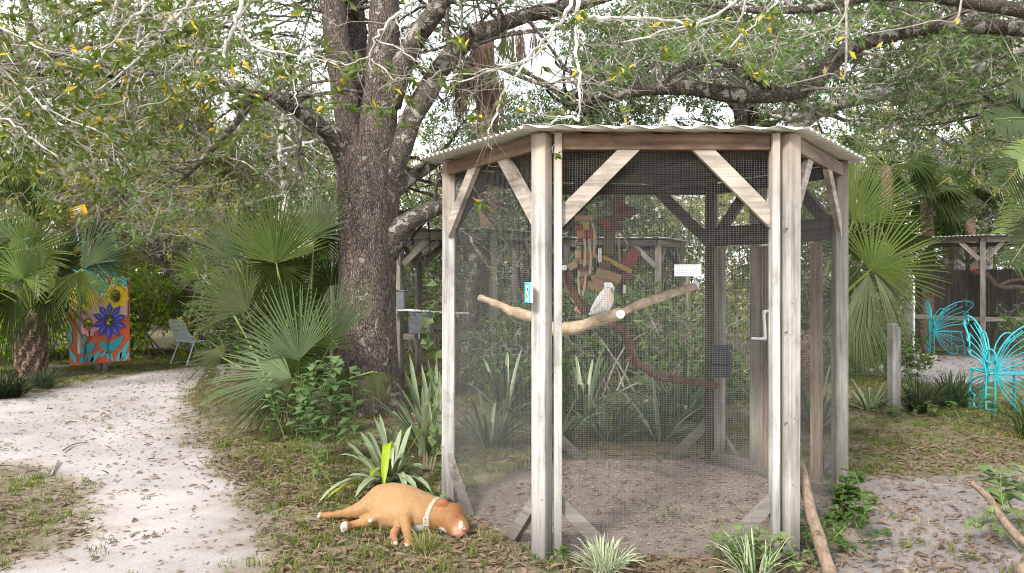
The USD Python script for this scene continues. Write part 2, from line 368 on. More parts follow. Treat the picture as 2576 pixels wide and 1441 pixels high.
for nm, c in {"paint_orange": (0.46, 0.085, 0.03), "paint_peach": (0.62, 0.40, 0.30), "paint_teal": (0.035, 0.25, 0.29), "paint_teal_light": (0.06, 0.36, 0.40),
              "paint_yellow": (0.72, 0.47, 0.015), "paint_blue": (0.025, 0.045, 0.36), "paint_blue_light": (0.11, 0.15, 0.52), "paint_pink": (0.60, 0.28, 0.33),
              "paint_red": (0.42, 0.03, 0.03), "paint_black": (0.015, 0.02, 0.03), "paint_dark_teal": (0.015, 0.10, 0.13), "paint_cyan": (0.05, 0.50, 0.55),
              "paint_cream": (0.74, 0.58, 0.50), "paint_purple": (0.06, 0.02, 0.16), "paint_heart": (0.72, 0.12, 0.06), "sign_yellow": (0.78, 0.43, 0.015),
              "sign_white": (0.75, 0.68, 0.62), "toy_orange": (0.413, 0.149, 0.071), "toy_red": (0.247, 0.065, 0.051), "toy_yellow": (0.458, 0.292, 0.087),
              "toy_wood": (0.366, 0.236, 0.141), "toy_tan": (0.449, 0.316, 0.196), "toy_brown": (0.141, 0.070, 0.047), "toy_olive": (0.131, 0.103, 0.049), "rope": (0.52, 0.42, 0.30),
              "toy_blue": (0.104, 0.158, 0.145), "beak_grey": (0.30, 0.27, 0.25), "eye_dark": (0.01, 0.01, 0.01),
              "collar_tan": (0.25, 0.23, 0.165), "buckle": (0.45, 0.42, 0.36), "box_brown": (0.22, 0.15, 0.10)}.items():
    plain(nm, c, 0.6, 0, 0.07, 12)
plain("dog_nose", (0.30, 0.13, 0.115), 0.35, 0, 0.1, 60)
plain("dog_eye_line", (0.12, 0.05, 0.02), 0.6)
plain("concrete", (0.35, 0.32, 0.28), 0.9, 0, 0.12, 9)

def painted_vertices(name, rough=0.6, var=0.15, scale=30, sheen=0.0, bump=0.15, attr="tone"):
    mat(name, {"a": ("attribute", {"attribute": attr}), "g": ("geometry", {}), "n": ("noise_texture", {"scale": scale, "detail": 5.0, "roughness": 0.7}),
               "r": ("rgb_ramp", {"ramp": [(0.25, (1 - 2 * var,) * 3), (0.75, (1 + var,) * 3)]}), "m": ("mix", {"mix_type": "multiply", "fac": 1.0}),
               "b": ("bump", {"strength": bump, "distance": 0.01}),
               "p": ("principled_bsdf", {"roughness": rough, "specular_ior_level": 0.25, "sheen_weight": sheen})},
        [("g.position", "n.vector"), ("n.fac", "r.fac"), ("a.color", "m.color1"), ("r.color", "m.color2"), ("m.color", "p.base_color"), ("n.fac", "b.height"), ("b.normal", "p.normal")])
painted_vertices("dog_coat", 0.6, 0.12, 45, 0.04, 0.25)
painted_vertices("bird_coat", 0.75, 0.05, 90, 0.1, 0.15)

# soil: zone colours of the ground with two scales of mottling and grain
mat("soil", {"a": ("attribute", {"attribute": "tone"}), "g": ("geometry", {}),
             "n": ("noise_texture", {"scale": 2.6, "detail": 7.0, "roughness": 0.68}), "r": ("rgb_ramp", {"ramp": [(0.3, (0.66, 0.64, 0.64)), (0.5, (0.95,) * 3), (0.7, (1.18, 1.15, 1.10))]}),
             "n2": ("noise_texture", {"scale": 55.0, "detail": 5.0, "roughness": 0.75}), "r2": ("rgb_ramp", {"ramp": [(0.3, (0.5,) * 3), (0.48, (0.95,) * 3), (0.7, (1.15,) * 3)]}),
             "m": ("mix", {"mix_type": "multiply", "fac": 1.0}), "m2": ("mix", {"mix_type": "multiply", "fac": 1.0}),
             "b": ("bump", {"strength": 0.6, "distance": 0.015}), "p": ("principled_bsdf", {"roughness": 0.95, "specular_ior_level": 0.1})},
    [("g.position", "n.vector"), ("g.position", "n2.vector"), ("n.fac", "r.fac"), ("n2.fac", "r2.fac"), ("a.color", "m.color1"), ("r.color", "m.color2"),
     ("m.color", "m2.color1"), ("r2.color", "m2.color2"), ("m2.color", "p.base_color"), ("n2.fac", "b.height"), ("b.normal", "p.normal")])
mat("sand", {"a": ("attribute", {"attribute": "tone"}), "g": ("geometry", {}),
             "n": ("noise_texture", {"scale": 2.6, "detail": 7.0, "roughness": 0.68}), "r": ("rgb_ramp", {"ramp": [(0.3, (0.80, 0.78, 0.76)), (0.5, (0.96,) * 3), (0.7, (1.10, 1.10, 1.08))]}),
             "n2": ("noise_texture", {"scale": 55.0, "detail": 5.0, "roughness": 0.75}), "r2": ("rgb_ramp", {"ramp": [(0.3, (0.78,) * 3), (0.48, (0.97,) * 3), (0.7, (1.07,) * 3)]}),
             "m": ("mix", {"mix_type": "multiply", "fac": 1.0}), "m2": ("mix", {"mix_type": "multiply", "fac": 1.0}),
             "b": ("bump", {"strength": 0.6, "distance": 0.015}), "p": ("principled_bsdf", {"roughness": 0.95, "specular_ior_level": 0.1})},
    [("g.position", "n.vector"), ("g.position", "n2.vector"), ("n.fac", "r.fac"), ("n2.fac", "r2.fac"), ("a.color", "m.color1"), ("r.color", "m.color2"),
     ("m.color", "m2.color1"), ("r2.color", "m2.color2"), ("m2.color", "p.base_color"), ("n2.fac", "b.height"), ("b.normal", "p.normal")])
# ------------------------------------------------------------------ ground
def hgt(x, y):
    p = np.stack([np.asarray(x, float) * 0.55, np.asarray(y, float) * 0.55, np.zeros_like(np.asarray(x, float))], -1)
    q = p * 7.0
    return (meshkit.fbm(p, 3, 5) - 0.5) * 0.045 + (meshkit.noise(q, 9) - 0.5) * 0.010

def gpoly(pts):
    return Polygon([tuple(gnd(*p)[:2]) for p in pts])

PATH = gpoly([(690, 1700), (665, 1441), (640, 1345), (592, 1240), (530, 1150), (472, 1065), (456, 1035), (480, 995), (520, 962), (640, 938), (760, 922),
              (700, 905), (525, 918), (400, 930), (300, 947), (160, 972), (0, 1002), (-320, 1040), (-320, 1160), (0, 1168), (110, 1176), (195, 1225), (190, 1290),
              (225, 1330), (190, 1365), (110, 1395), (0, 1425), (-300, 1480), (-500, 1700)])
CLEARING = gpoly([(2160, 935), (2220, 905), (2330, 893), (2700, 893), (2900, 930), (2560, 968), (2330, 962), (2200, 950)])
CAGE = [np.array(p) for p in ((0.165, 4.375), (1.543, 4.395), (2.30, 5.53), (1.70, 6.72), (0.25, 6.70), (-0.443, 5.48))]   # FL FR R BR BL L
FLOOR = Polygon([tuple(p) for p in CAGE])
GRASS_R = gpoly([(2150, 1178), (2130, 1075), (2190, 1035), (2330, 1030), (2480, 1040), (2800, 1060), (2900, 1180), (2576, 1160), (2400, 1150)])
GRASS_L = gpoly([(-300, 1195), (0, 1195), (90, 1205), (150, 1250), (160, 1305), (90, 1350), (0, 1380), (-300, 1420)])
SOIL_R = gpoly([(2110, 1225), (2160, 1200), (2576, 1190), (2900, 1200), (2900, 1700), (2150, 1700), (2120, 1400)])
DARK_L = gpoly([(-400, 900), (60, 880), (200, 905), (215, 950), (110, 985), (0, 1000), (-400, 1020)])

def inside(poly, x, y, soft=0.15, wob=0.25, seed=1):
    """1 inside, 0 outside, with a soft and wandering edge."""
    x = np.asarray(x, float); y = np.asarray(y, float)
    p = shapely.points(x.ravel(), y.ravel())
    d = shapely.distance(p, poly.boundary) * np.where(shapely.contains_xy(poly, x.ravel(), y.ravel()), 1, -1)
    q = np.stack([x.ravel() * 2.2, y.ravel() * 2.2, np.zeros(x.size)], -1)
    d = d + (meshkit.fbm(q, 4, seed) - 0.5) * 2 * wob
    return np.clip(0.5 + d / (2 * soft), 0, 1).reshape(x.shape)

C_SOIL = np.array([0.22, 0.18, 0.15]); C_LITTER = np.array([0.175, 0.145, 0.108]); C_GRASS = np.array([0.12, 0.12, 0.058])
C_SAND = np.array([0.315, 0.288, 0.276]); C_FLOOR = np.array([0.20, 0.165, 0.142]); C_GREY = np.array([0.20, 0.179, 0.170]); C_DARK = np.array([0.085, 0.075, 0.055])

def ground_mesh():
    def axis(lo, hi, step, far):
        core = np.arange(lo, hi + step / 2, step)
        g, s, right = hi, step, []
        while g < far:
            s *= 1.35; g += s; right.append(g)
        g, s, left = lo, step, []
        while g > -far:
            s *= 1.35; g -= s; left.append(g)
        return np.concatenate([left[::-1], core, right])
    xs, ys = axis(-6.5, 7.5, 0.07, 260.0), axis(3.2, 18.0, 0.07, 260.0)
    X, Y = np.meshgrid(xs, ys)
    Z = hgt(X, Y)
    far = np.clip((np.hypot(X, Y - 8) - 22) / 20, 0, 1)
    Z = Z * (1 - far)
    n1 = meshkit.fbm(np.stack([X * 1.1, Y * 1.1, X * 0], -1), 4, 21)[..., None]
    n2 = meshkit.fbm(np.stack([X * 2.7, Y * 2.7, X * 0], -1), 4, 33)[..., None]
    C = C_LITTER * n1 + C_GRASS * (1 - n1)
    C = C * (0.8 + 0.4 * n2)
    def over(col, w, k=1.0):
        nonlocal C
        w = w[..., None] * k
        C = C * (1 - w) + col * w
    over(C_GRASS, inside(GRASS_R, X, Y, 0.3, 0.4, 2), 0.8)
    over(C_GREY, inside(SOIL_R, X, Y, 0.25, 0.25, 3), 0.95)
    over(C_FLOOR, inside(FLOOR, X, Y, 0.06, 0.05, 4), 0.95)
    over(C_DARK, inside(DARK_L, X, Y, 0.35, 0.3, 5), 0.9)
    over(C_SAND * 0.95, inside(CLEARING, X, Y, 0.3, 0.35, 6), 1.0)
    over((C_LITTER + C_SAND) / 2, inside(PATH.buffer(0.12), X, Y, 0.18, 0.2, 8), 0.8)
    nx, ny = len(xs), len(ys)
    i = (np.arange(ny - 1)[:, None] * nx + np.arange(nx - 1)).ravel()
    F = np.stack([i, i + 1, i + nx + 1, i + nx], 1)
    F = np.vstack([F[:, [0, 1, 2]], F[:, [0, 2, 3]]])
    V = np.stack([X, Y, Z], -1).reshape(-1, 3)
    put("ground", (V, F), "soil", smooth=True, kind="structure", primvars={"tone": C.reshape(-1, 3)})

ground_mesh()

def sheet(name, poly, step, lift, col, edge_col, seed, wob=0.22):
    x0, y0, x1, y1 = poly.buffer(0.4).bounds
    x0, x1, y0, y1 = max(x0, -9), min(x1, 12), max(y0, 3.2), min(y1, 19)
    xs, ys = np.arange(x0, x1, step), np.arange(y0, y1, step)
    X, Y = np.meshgrid(xs, ys)
    w = inside(poly, X, Y, 0.30, wob, seed)
    Z = hgt(X, Y) + lift
    fine = meshkit.fbm(np.stack([X * 9, Y * 9, X * 0], -1), 3, seed + 40)
    t = np.clip((w - 0.42) * 2.2 + (fine - 0.5) * 0.9, 0, 1)[..., None]
    C = edge_col * (1 - t) + col * t
    big = meshkit.fbm(np.stack([X * 0.8, Y * 0.8, X * 0], -1), 3, seed + 60)[..., None]
    C = C * (0.74 + 0.50 * big)
    nx, ny = len(xs), len(ys)
    i = (np.arange(ny - 1)[:, None] * nx + np.arange(nx - 1)).ravel()
    F = np.stack([i, i + 1, i + nx + 1, i + nx], 1)
    keep = (w.ravel()[F] > 0.30).all(1)
    F = F[keep]
    V = np.stack([X, Y, Z], -1).reshape(-1, 3)
    used, inv = np.unique(F, return_inverse=True)
    F = inv.reshape(F.shape); V = V[used]; C = C.reshape(-1, 3)[used]
    F = np.vstack([F[:, [0, 1, 2]], F[:, [0, 2, 3]]])
    put(name, (V, F), "sand", smooth=True, kind="structure", primvars={"tone": C})

sheet("sand_path", PATH, 0.05, 0.005, C_SAND, C_LITTER * 0.9 + C_SAND * 0.1, 8)
# ------------------------------------------------------------------ wire mesh, aviaries
def wire_panel(p0, p1, z0, z1, dx, dz, r, seed, sag=0.012, segs=6):
    p0 = np.asarray(p0, float); p1 = np.asarray(p1, float)
    L = np.linalg.norm(p1 - p0); t = (p1 - p0) / L; n = np.array([t[1], -t[0]])
    mb = MB()
    def warp(u, z, s):
        q = np.stack([u * 2.1, z * 1.7, np.full_like(u, s)], -1)
        return (meshkit.noise(q, seed) - 0.5) * 2 * sag, (meshkit.noise(q + 31.7, seed) - 0.5) * 0.008
    def line(u, z):
        a, b = warp(u, z, 0.0)
        P = np.stack([p0[0] + t[0] * u + n[0] * a, p0[1] + t[1] * u + n[1] * a, z + b], -1)
        mb.add(*tube(P, r, 3, cap=False))
    for z in np.arange(z0, z1, dz):
        u = np.linspace(0, L, segs + 1); line(u, np.full_like(u, z))
    for uu in np.arange(dx / 2, L, dx):
        z = np.linspace(z0, z1, segs + 1); line(np.full_like(z, uu), z)
    return mb.get()

def corrugated(poly, ridge_deg, z_of, wave, amp, thick=0.0015, per=10, dome=0.0):
    """Corrugated sheet over a convex outline, ridges along ridge_deg; the outline cuts the waves."""
    a = math.radians(ridge_deg); e = np.array([math.cos(a), math.sin(a)]); f = np.array([-e[1], e[0]])
    P = np.asarray(poly, float)
    q = P @ f
    vs = np.arange(q.min() + 1e-3, q.max() - 1e-3, wave / per)
    rows = []
    for v in vs:
        us = []
        for i in range(len(P)):
            A, B = P[i], P[(i + 1) % len(P)]
            qa, qb = A @ f - v, B @ f - v
            if qa * qb < 0:
                s = qa / (qa - qb); us.append((A + (B - A) * s) @ e)
        if len(us) >= 2:
            rows.append((v, min(us), max(us)))
    n = 7; V = []
    for v, a0, a1 in rows:
        u = np.linspace(a0, a1, n)
        xy = u[:, None] * e + v * f
        z = z_of(xy) + amp * math.sin(2 * math.pi * v / wave)
        V.append(np.column_stack([xy, z]))
    V = np.vstack(V); k = len(rows)
    i = (np.arange(k - 1)[:, None] * n + np.arange(n - 1)).ravel()
    top = np.stack([i, i + 1, i + n + 1, i + n], 1)
    N = len(V); V = np.vstack([V, V - [0, 0, thick]])
    bot = top[:, ::-1] + N
    ring = list(range(0, n)) + [j * n + n - 1 for j in range(1, k)] + [(k - 1) * n + j for j in range(n - 2, -1, -1)] + [j * n for j in range(k - 2, 0, -1)]
    ring = np.array(ring); nx = np.roll(ring, -1)
    side = np.stack([ring, ring + N, nx + N, nx], 1)
    F = np.vstack([top, bot, side])
    return V, np.vstack([F[:, [0, 1, 2]], F[:, [0, 2, 3]]])

def hexagon(c, r, rot):
    return [np.array([c[0] + r * math.cos(rot + k * math.pi / 3), c[1] + r * math.sin(rot + k * math.pi / 3)]) for k in range(6)]

def z3(p, z):
    return np.array([p[0], p[1], z])

# ---- the main aviary
av = thing("aviary", "large foreground aviary of six weathered posts, wire mesh and a corrugated metal roof", "aviary", (0.93, 5.55, 0))
cc = sum(CAGE) / 6
TOP = 2.352
names = ["FL", "FR", "R", "BR", "BL", "L"]
rng = np.random.default_rng(11)
for k, p in enumerate(CAGE):
    out = norm(p - cc); h = TOP + (0.0 if k in (0, 1) else 0.02)
    lean = rng.normal(0, 0.004, 2)
    m = "wood_grey" if k == 1 else "wood_mossy" if k == 2 else "wood_white" if k in (0, 5) else "wood_shaded"  # rear posts take the timber with shade in its colour
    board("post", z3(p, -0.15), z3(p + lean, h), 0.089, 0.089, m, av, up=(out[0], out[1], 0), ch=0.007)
for k in range(6):
    a, b = CAGE[k], CAGE[(k + 1) % 6]
    t = norm(b - a); n = np.array([t[1], -t[0]]); L = np.linalg.norm(b - a)
    upn = (n[0], n[1], 0)
    s0, s1 = 0.052, L - 0.052
    if k == 0:    # the front face carries a stud beside each post
        for s in (0.088, L - 0.088):
            q = a + t * s + n * 0.022
            board("stud", z3(q, -0.05), z3(q, TOP - 0.002), 0.042, 0.075, "wood_white" if s < 1 else "wood_white", av, up=upn)
        s0, s1 = 0.111, L - 0.111
    beam_mat = "wood_brown" if k in (0, 5, 1) else "wood_shaded"
    zb = TOP - 0.046
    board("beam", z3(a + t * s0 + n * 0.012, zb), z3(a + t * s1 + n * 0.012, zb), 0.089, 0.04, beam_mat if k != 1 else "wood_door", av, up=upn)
    g = 0.37
    for s, d in ((s0, 1), (s1, -1)):
        hi, lo = TOP - 0.09, TOP - 0.09 - g
        p0 = z3(a + t * (s + d * -0.01) + n * 0.004, lo - 0.02); p1 = z3(a + t * (s + d * (g + 0.01)) + n * 0.004, hi - 0.005)
        # mitred brace: cut square to the post and the beam
        w = 0.062
        quad = [(s, lo - w), (s, lo + w), (s + d * (g - w), hi), (s + d * (g + w), hi)]
        m3 = Polygon(quad); m3 = m3 if m3.exterior.is_ccw else Polygon(quad[::-1])
        e = trimesh.creation.extrude_polygon(m3, 0.036, engine="earcut")
        M = np.eye(4); M[:3, 0] = (t[0], t[1], 0); M[:3, 1] = (0, 0, 1); M[:3, 2] = np.cross(M[:3, 0], M[:3, 1]); M[:3, 3] = z3(a, 0) - np.array([*n, 0]) * 0.0
        e.apply_translation([0, 0, -0.012])
        put("brace", e, "wood_brace" if k in (0, 1, 5) else "wood_shaded", av, matrix=M)
        if k in (0, 3, 5, 2):
            w, g2 = 0.048, 0.30
            quad = [(s, g2 + w), (s, g2 - w), (s + d * (g2 - w - 0.02), 0.005), (s + d * (g2 + w), 0.005)]
            m3 = Polygon(quad); m3 = m3 if m3.exterior.is_ccw else Polygon(quad[::-1])
            e = trimesh.creation.extrude_polygon(m3, 0.036, engine="earcut")
            e.apply_translation([0, 0, -0.010])
            put("foot_brace", e, "wood_foot", av, matrix=M)
    if k in (0, 5):
        dx, dz, r = 0.0150, 0.0118, 0.00060
    else:
        dx, dz, r = 0.0150, 0.0125, 0.00036
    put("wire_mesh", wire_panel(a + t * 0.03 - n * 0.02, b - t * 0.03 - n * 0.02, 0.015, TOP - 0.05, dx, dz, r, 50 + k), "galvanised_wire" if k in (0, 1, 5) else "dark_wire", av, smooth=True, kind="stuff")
# door frame in the rear right face
a, b = CAGE[2], CAGE[3]; t = norm(b - a); n = np.array([t[1], -t[0]]); L = np.linalg.norm(b - a); upn = (n[0], n[1], 0)
for s, m, w in ((0.16, "wood_door", 0.089), (0.62, "wood_door", 0.089), (0.74, "wood_old", 0.14), (L - 0.16, "wood_old", 0.10)):
    board("door_stile", z3(a + t * s - n * 0.05, 0.02), z3(a + t * s - n * 0.05, 1.80), w, 0.036, m, av, up=upn)
board("door_header", z3(a + t * 0.06 - n * 0.012, 1.90), z3(a + t * (L - 0.06) - n * 0.012, 1.90), 0.16, 0.038, "wood_shaded", av, up=upn)
board("sill", z3(a + t * 0.06 - n * 0.04, 0.05), z3(a + t * (L - 0.06) - n * 0.04, 0.05), 0.10, 0.06, "wood_old", av, up=upn)
# rafters and the roof
for off in (-0.42, 0.0, 0.42):
    e = np.array([math.cos(math.radians(112)), math.sin(math.radians(112))]); f = np.array([e[1], -e[0]])
    c0 = cc + f * off * 1.6
    hw = math.sqrt(max(1.30**2 - (off * 1.6) ** 2, 0.1)) * 0.80
    board("rafter", z3(c0 - e * hw, TOP - 0.022), z3(c0 + e * hw, TOP - 0.026), 0.04, 0.085, "wood_shaded", av, up=(0, 0, 1))
# dark boards added between the rafters and the metal to deepen the interior shade
e = np.array([math.cos(math.radians(22)), math.sin(math.radians(22))]); f = np.array([-e[1], e[0]])
inner = Polygon([tuple(cc + (p - cc) * 0.955) for p in CAGE])
for j, s in enumerate(np.arange(-1.25, 1.25, 0.145)):
    q = inner.intersection(LineString([tuple(cc + f * s - e * 3), tuple(cc + f * s + e * 3)]))
    if q.length > 0.3:
        (x0, y0), (x1, y1) = q.coords[0], q.coords[-1]
        board("ceiling_board", np.array([x0, y0, TOP + 0.003 + 0.0015 * (j % 2)]), np.array([x1, y1, TOP + 0.003 + 0.0015 * (j % 2)]), 0.138, 0.012, "wood_shaded", av, up=(0, 0, 1), ch=0.002)
roof = [p + norm(p - cc) * q for p, q in zip(CAGE, (0.18, 0.14, 0.19, 0.25, 0.25, 0.20))]
put("roof", corrugated(roof, 22.0, lambda xy: TOP + 0.030 + 0.012 * (xy[:, 1] - 5.5), 0.068, 0.0095, per=10), "roof_metal", av, smooth=40)
for kk, p in enumerate(CAGE[:2] + [CAGE[5]]):   # bolts, screws and knots on the visible post faces
    o = norm(np.array([0.0, -1.0]) + 0.3 * norm(p - cc))
    for z in np.arange(0.3, 2.3, 0.55) + rng.uniform(-0.12, 0.12, 4):
        q = p + o * 0.062 + np.array([rng.uniform(-0.02, 0.02), 0])
        put("screw", tube([z3(q, z), z3(q + o * 0.003, z)], 0.0032, 7), "nut_metal", av)
for z in (1.62, 1.05, 0.55):   # staples and bent nails on the posts
    q = CAGE[0] + np.array([0.05, -0.045]); put("nail", tube([z3(q, z), z3(q + [-0.0, -0.012], z + 0.002)], 0.004, 5), "nut_metal", av)
    q = CAGE[1] + np.array([-0.045, -0.045]); put("nail", tube([z3(q, z + .2), z3(q + [0.03, -0.004], z + 0.21)], 0.003, 5), "nut_metal", av)

def far_aviary(label, c, r, rot, top, post_mat, group="aviaries in the background", roof_mat="roof_dull", boards=(), rz=22, mesh=(0.022, 0.020, 0.0010), wirefaces=(0, 1, 2, 3, 4, 5)):
    A = thing("aviary", label, "aviary", (c[0], c[1], 0), group)
    H = hexagon(c, r, rot); c = np.array(c)
    for p in H:
        o = norm(p - c)
        board("post", z3(p, -0.1), z3(p, top), 0.09, 0.09, post_mat, A, up=(o[0], o[1], 0))
    for k in range(6):
        p, q = H[k], H[(k + 1) % 6]
        t = norm(q - p); n = np.array([t[1], -t[0]]); L = np.linalg.norm(q - p)
        if np.dot(n, (p + q) / 2 - c) < 0:
            n = -n
        upn = (n[0], n[1], 0)
        board("beam", z3(p + t * 0.05 + n * 0.02, top - 0.05), z3(q - t * 0.05 + n * 0.02, top - 0.05), 0.09, 0.04, "wood_old", A, up=upn)
        for s, d in ((0.05, 1), (L - 0.05, -1)):
            board("brace", z3(p + t * s + n * 0.01, top - 0.45), z3(p + t * (s + d * 0.36) + n * 0.01, top - 0.09), 0.085, 0.036, post_mat, A, up=upn)
        board("rail", z3(p + t * 0.05 + n * 0.0, 0.75), z3(q - t * 0.05, 0.75), 0.085, 0.036, "wood_old", A, up=upn)
        if k in wirefaces:
            put("wire_mesh", wire_panel(p + t * 0.03, q - t * 0.03, 0.02, top - 0.05, *mesh, 70 + k, segs=3), "dark_wire", A, kind="stuff", smooth=True)
        if k in boards:
            w = 0.145; nb = int(L / w)
            for j in range(nb):
                s = (j + 0.5) * L / nb
                board("fence_board", z3(p + t * s - n * 0.05, 0.03), z3(p + t * s - n * 0.05, 1.75 + 0.03 * math.sin(j * 3.1)), L / nb - 0.008, 0.02, "wood_fence", A, up=upn, ch=0.002)
    R = [p + norm(p - c) * 0.22 for p in H]
    put("roof", corrugated(R, rz, lambda xy: np.full(len(xy), top + 0.03), 0.076, 0.009, per=6), roof_mat, A, smooth=40)
    return A, H
AV2, H2 = far_aviary("dim timber and wire aviary behind the big trunk, zinc boxes on its post", (-0.90, 11.9), 1.28, math.radians(0), 2.19, "wood_old", boards=())
AV3, H3 = far_aviary("grey aviary with pale corner braces seen through the middle of the foreground cage", (1.60, 14.6), 1.55, math.radians(4), 2.20, "wood_old", boards=(1, 2))
AV4, H4 = far_aviary("timber aviary with boarded back wall beyond the turquoise benches at right", (9.80, 16.7), 1.45, math.radians(5), 2.36, "wood_old", boards=(0, 1, 2), mesh=(0.026, 0.024, 0.0010))
# ------------------------------------------------------------------ leaves, sprays, trees
def leaf_vf(L, W, fold=0.25, curl=0.15, n=1):
    """One leaf along +X, folded on its midrib: 4 triangles."""
    V = [[0, 0, 0], [L * 0.45, W / 2, W * fold], [L * 0.5, 0, curl * L * 0.25], [L * 0.45, -W / 2, W * fold], [L, 0, -curl * L * 0.5]]
    F = [[0, 2, 1], [0, 3, 2], [1, 2, 4], [2, 3, 4]]
    return np.array(V), np.array(F)

def lance_vf(L, W, fold=0.25, curl=0.3):
    """A dry lance shaped leaf with a rounded outline and a curl along its length."""
    V = []
    for t, w in ((0.0, 0.0), (0.22, 0.72), (0.5, 1.0), (0.78, 0.66), (1.0, 0.0)):
        z = curl * L * (t - t * t) * 0.9
        V += [[t * L, w * W / 2, z + w * W * fold], [t * L, 0, z], [t * L, -w * W / 2, z + w * W * fold]]
    F = []
    for k in range(4):
        a = 3 * k
        F += [[a, a + 1, a + 4], [a, a + 4, a + 3], [a + 1, a + 2, a + 5], [a + 1, a + 5, a + 4]]
    V = np.array(V); F = np.array(F)
    return V, np.array([f for f in F if np.linalg.norm(np.cross(V[f[1]] - V[f[0]], V[f[2]] - V[f[0]])) > 1e-10])

def quad_leaf(L, W):
    return np.array([[0, 0, 0], [L * 0.45, W / 2, 0.0], [L, 0, 0], [L * 0.45, -W / 2, 0.0]]), np.array([[0, 3, 1], [1, 3, 2]])

def place(vf, M):
    """Copies of one small mesh under the matrices M, as one mesh."""
    V, F = vf; n = len(M)
    P = np.einsum("nij,kj->nki", M[:, :3, :3], V) + M[:, None, :3, 3]
    return P.reshape(-1, 3), (F[None] + (np.arange(n) * len(V))[:, None, None]).reshape(-1, 3)

def spray(rng, n, length, L, W, spread=0.9, fine=True, stem_r=0.003, width=0.16, mat_leaf="oak_leaf", mat_stem="twig_grey", twigs=3):
    """A leafy twig along +X."""
    st = MB(); P, D = [], []
    axes = [(np.zeros(3), np.array([length, 0, -0.10 * length]))]
    for i in range(twigs):
        s = rng.uniform(0.15, 0.75)
        d = np.array([rng.uniform(0.3, 0.8), rng.normal(0, 0.7), rng.normal(0, 0.6)]); d = norm(d) * length * rng.uniform(0.3, 0.55)
        b = axes[0][0] * (1 - s) + axes[0][1] * s
        axes.append((b, b + d))
    for a, b in axes:
        mid = (a + b) / 2 + rng.normal(0, length * 0.05, 3)
        st.add(*tube([a, mid, b], [stem_r, stem_r * 0.8, stem_r * 0.4], 3, cap=False))
    for i in range(n):
        a, b = axes[rng.integers(len(axes))]
        s = 1.03 - 0.85 * rng.beta(1.0, 2.4)
        P.append(a * (1 - s) + b * s)
        d = norm(norm(b - a) * rng.uniform(0.1, 1.0) + rng.normal(0, spread, 3) * [0.6, 1, 1] + [0, 0, -0.15])
        D.append(d)
    M = xforms(np.array(P), np.array(D), rng.uniform(0.65, 1.2, n), rng)
    return [(place(leaf_vf(L, W) if fine else quad_leaf(L, W), M), mat_leaf, False), (st.get(), mat_stem, False)]

def grow(rng, start, d, length, r, level, out, tips, gravity=-0.05, wander=0.35, kids=4, ratio=0.62, nseg=5, maxlevel=3):
    """Recursive limb; out collects (points, radii), tips collects (point, direction)."""
    P, R = [np.array(start, float)], [r]
    d = norm(d)
    for i in range(nseg):
        d = norm(d + rng.normal(0, wander / nseg**0.5, 3) + [0, 0, gravity])
        P.append(P[-1] + d * length / nseg); R.append(r * (1 - 0.75 * (i + 1) / nseg))
    out.append((np.array(P), np.array(R), level))
    if level >= maxlevel:
        tips.append((P[-1], d)); tips.append((P[-2], norm(d + rng.normal(0, 0.5, 3)))); return
    for k in range(kids):
        s = rng.uniform(0.3, 1.0); j = min(int(s * nseg), nseg - 1)
        b = P[j] + (P[j + 1] - P[j]) * rng.uniform(0, 1)
        dd = norm(norm(P[j + 1] - P[j]) * 0.7 + rng.normal(0, 0.75, 3))
        grow(rng, b, dd, length * ratio * rng.uniform(0.7, 1.15), max(R[j] * 0.55, 0.003), level + 1, out, tips, gravity, wander, kids, ratio, max(nseg - 1, 3), maxlevel)

def limbs_mesh(segs, sides=(7, 5, 4, 3, 3)):
    mb = MB()
    for P, R, lv in segs:
        mb.add(*tube(P, R, sides[min(lv, 4)], cap=False))
    return mb.get()

def spots(rng, n, c, r, clump=0.35, seed=3, shell=0.0):
    """n points in an ellipsoid, thinned by noise so that the crown has clumps and gaps."""
    c = np.array(c, float); r = np.array(r, float); P = []
    while sum(map(len, P)) < n:
        q = rng.uniform(-1, 1, (n * 2, 3)); rr = np.linalg.norm(q, axis=1)
        q = q[(rr < 1) & (rr > shell)]
        p = c + q * r
        w = meshkit.fbm(p / clump / 2.2, 2, seed)
        P.append(p[w > rng.uniform(0.30, 0.62, len(p))])
    return np.vstack(P)[:n]

def bushy(rng, P, c, up=0.2):
    D = P - np.asarray(c, float); D /= np.maximum(np.linalg.norm(D, axis=1, keepdims=True), 1e-6)
    D = D * 0.8 + rng.normal(0, 0.75, P.shape) + [0, 0, up]
    return D

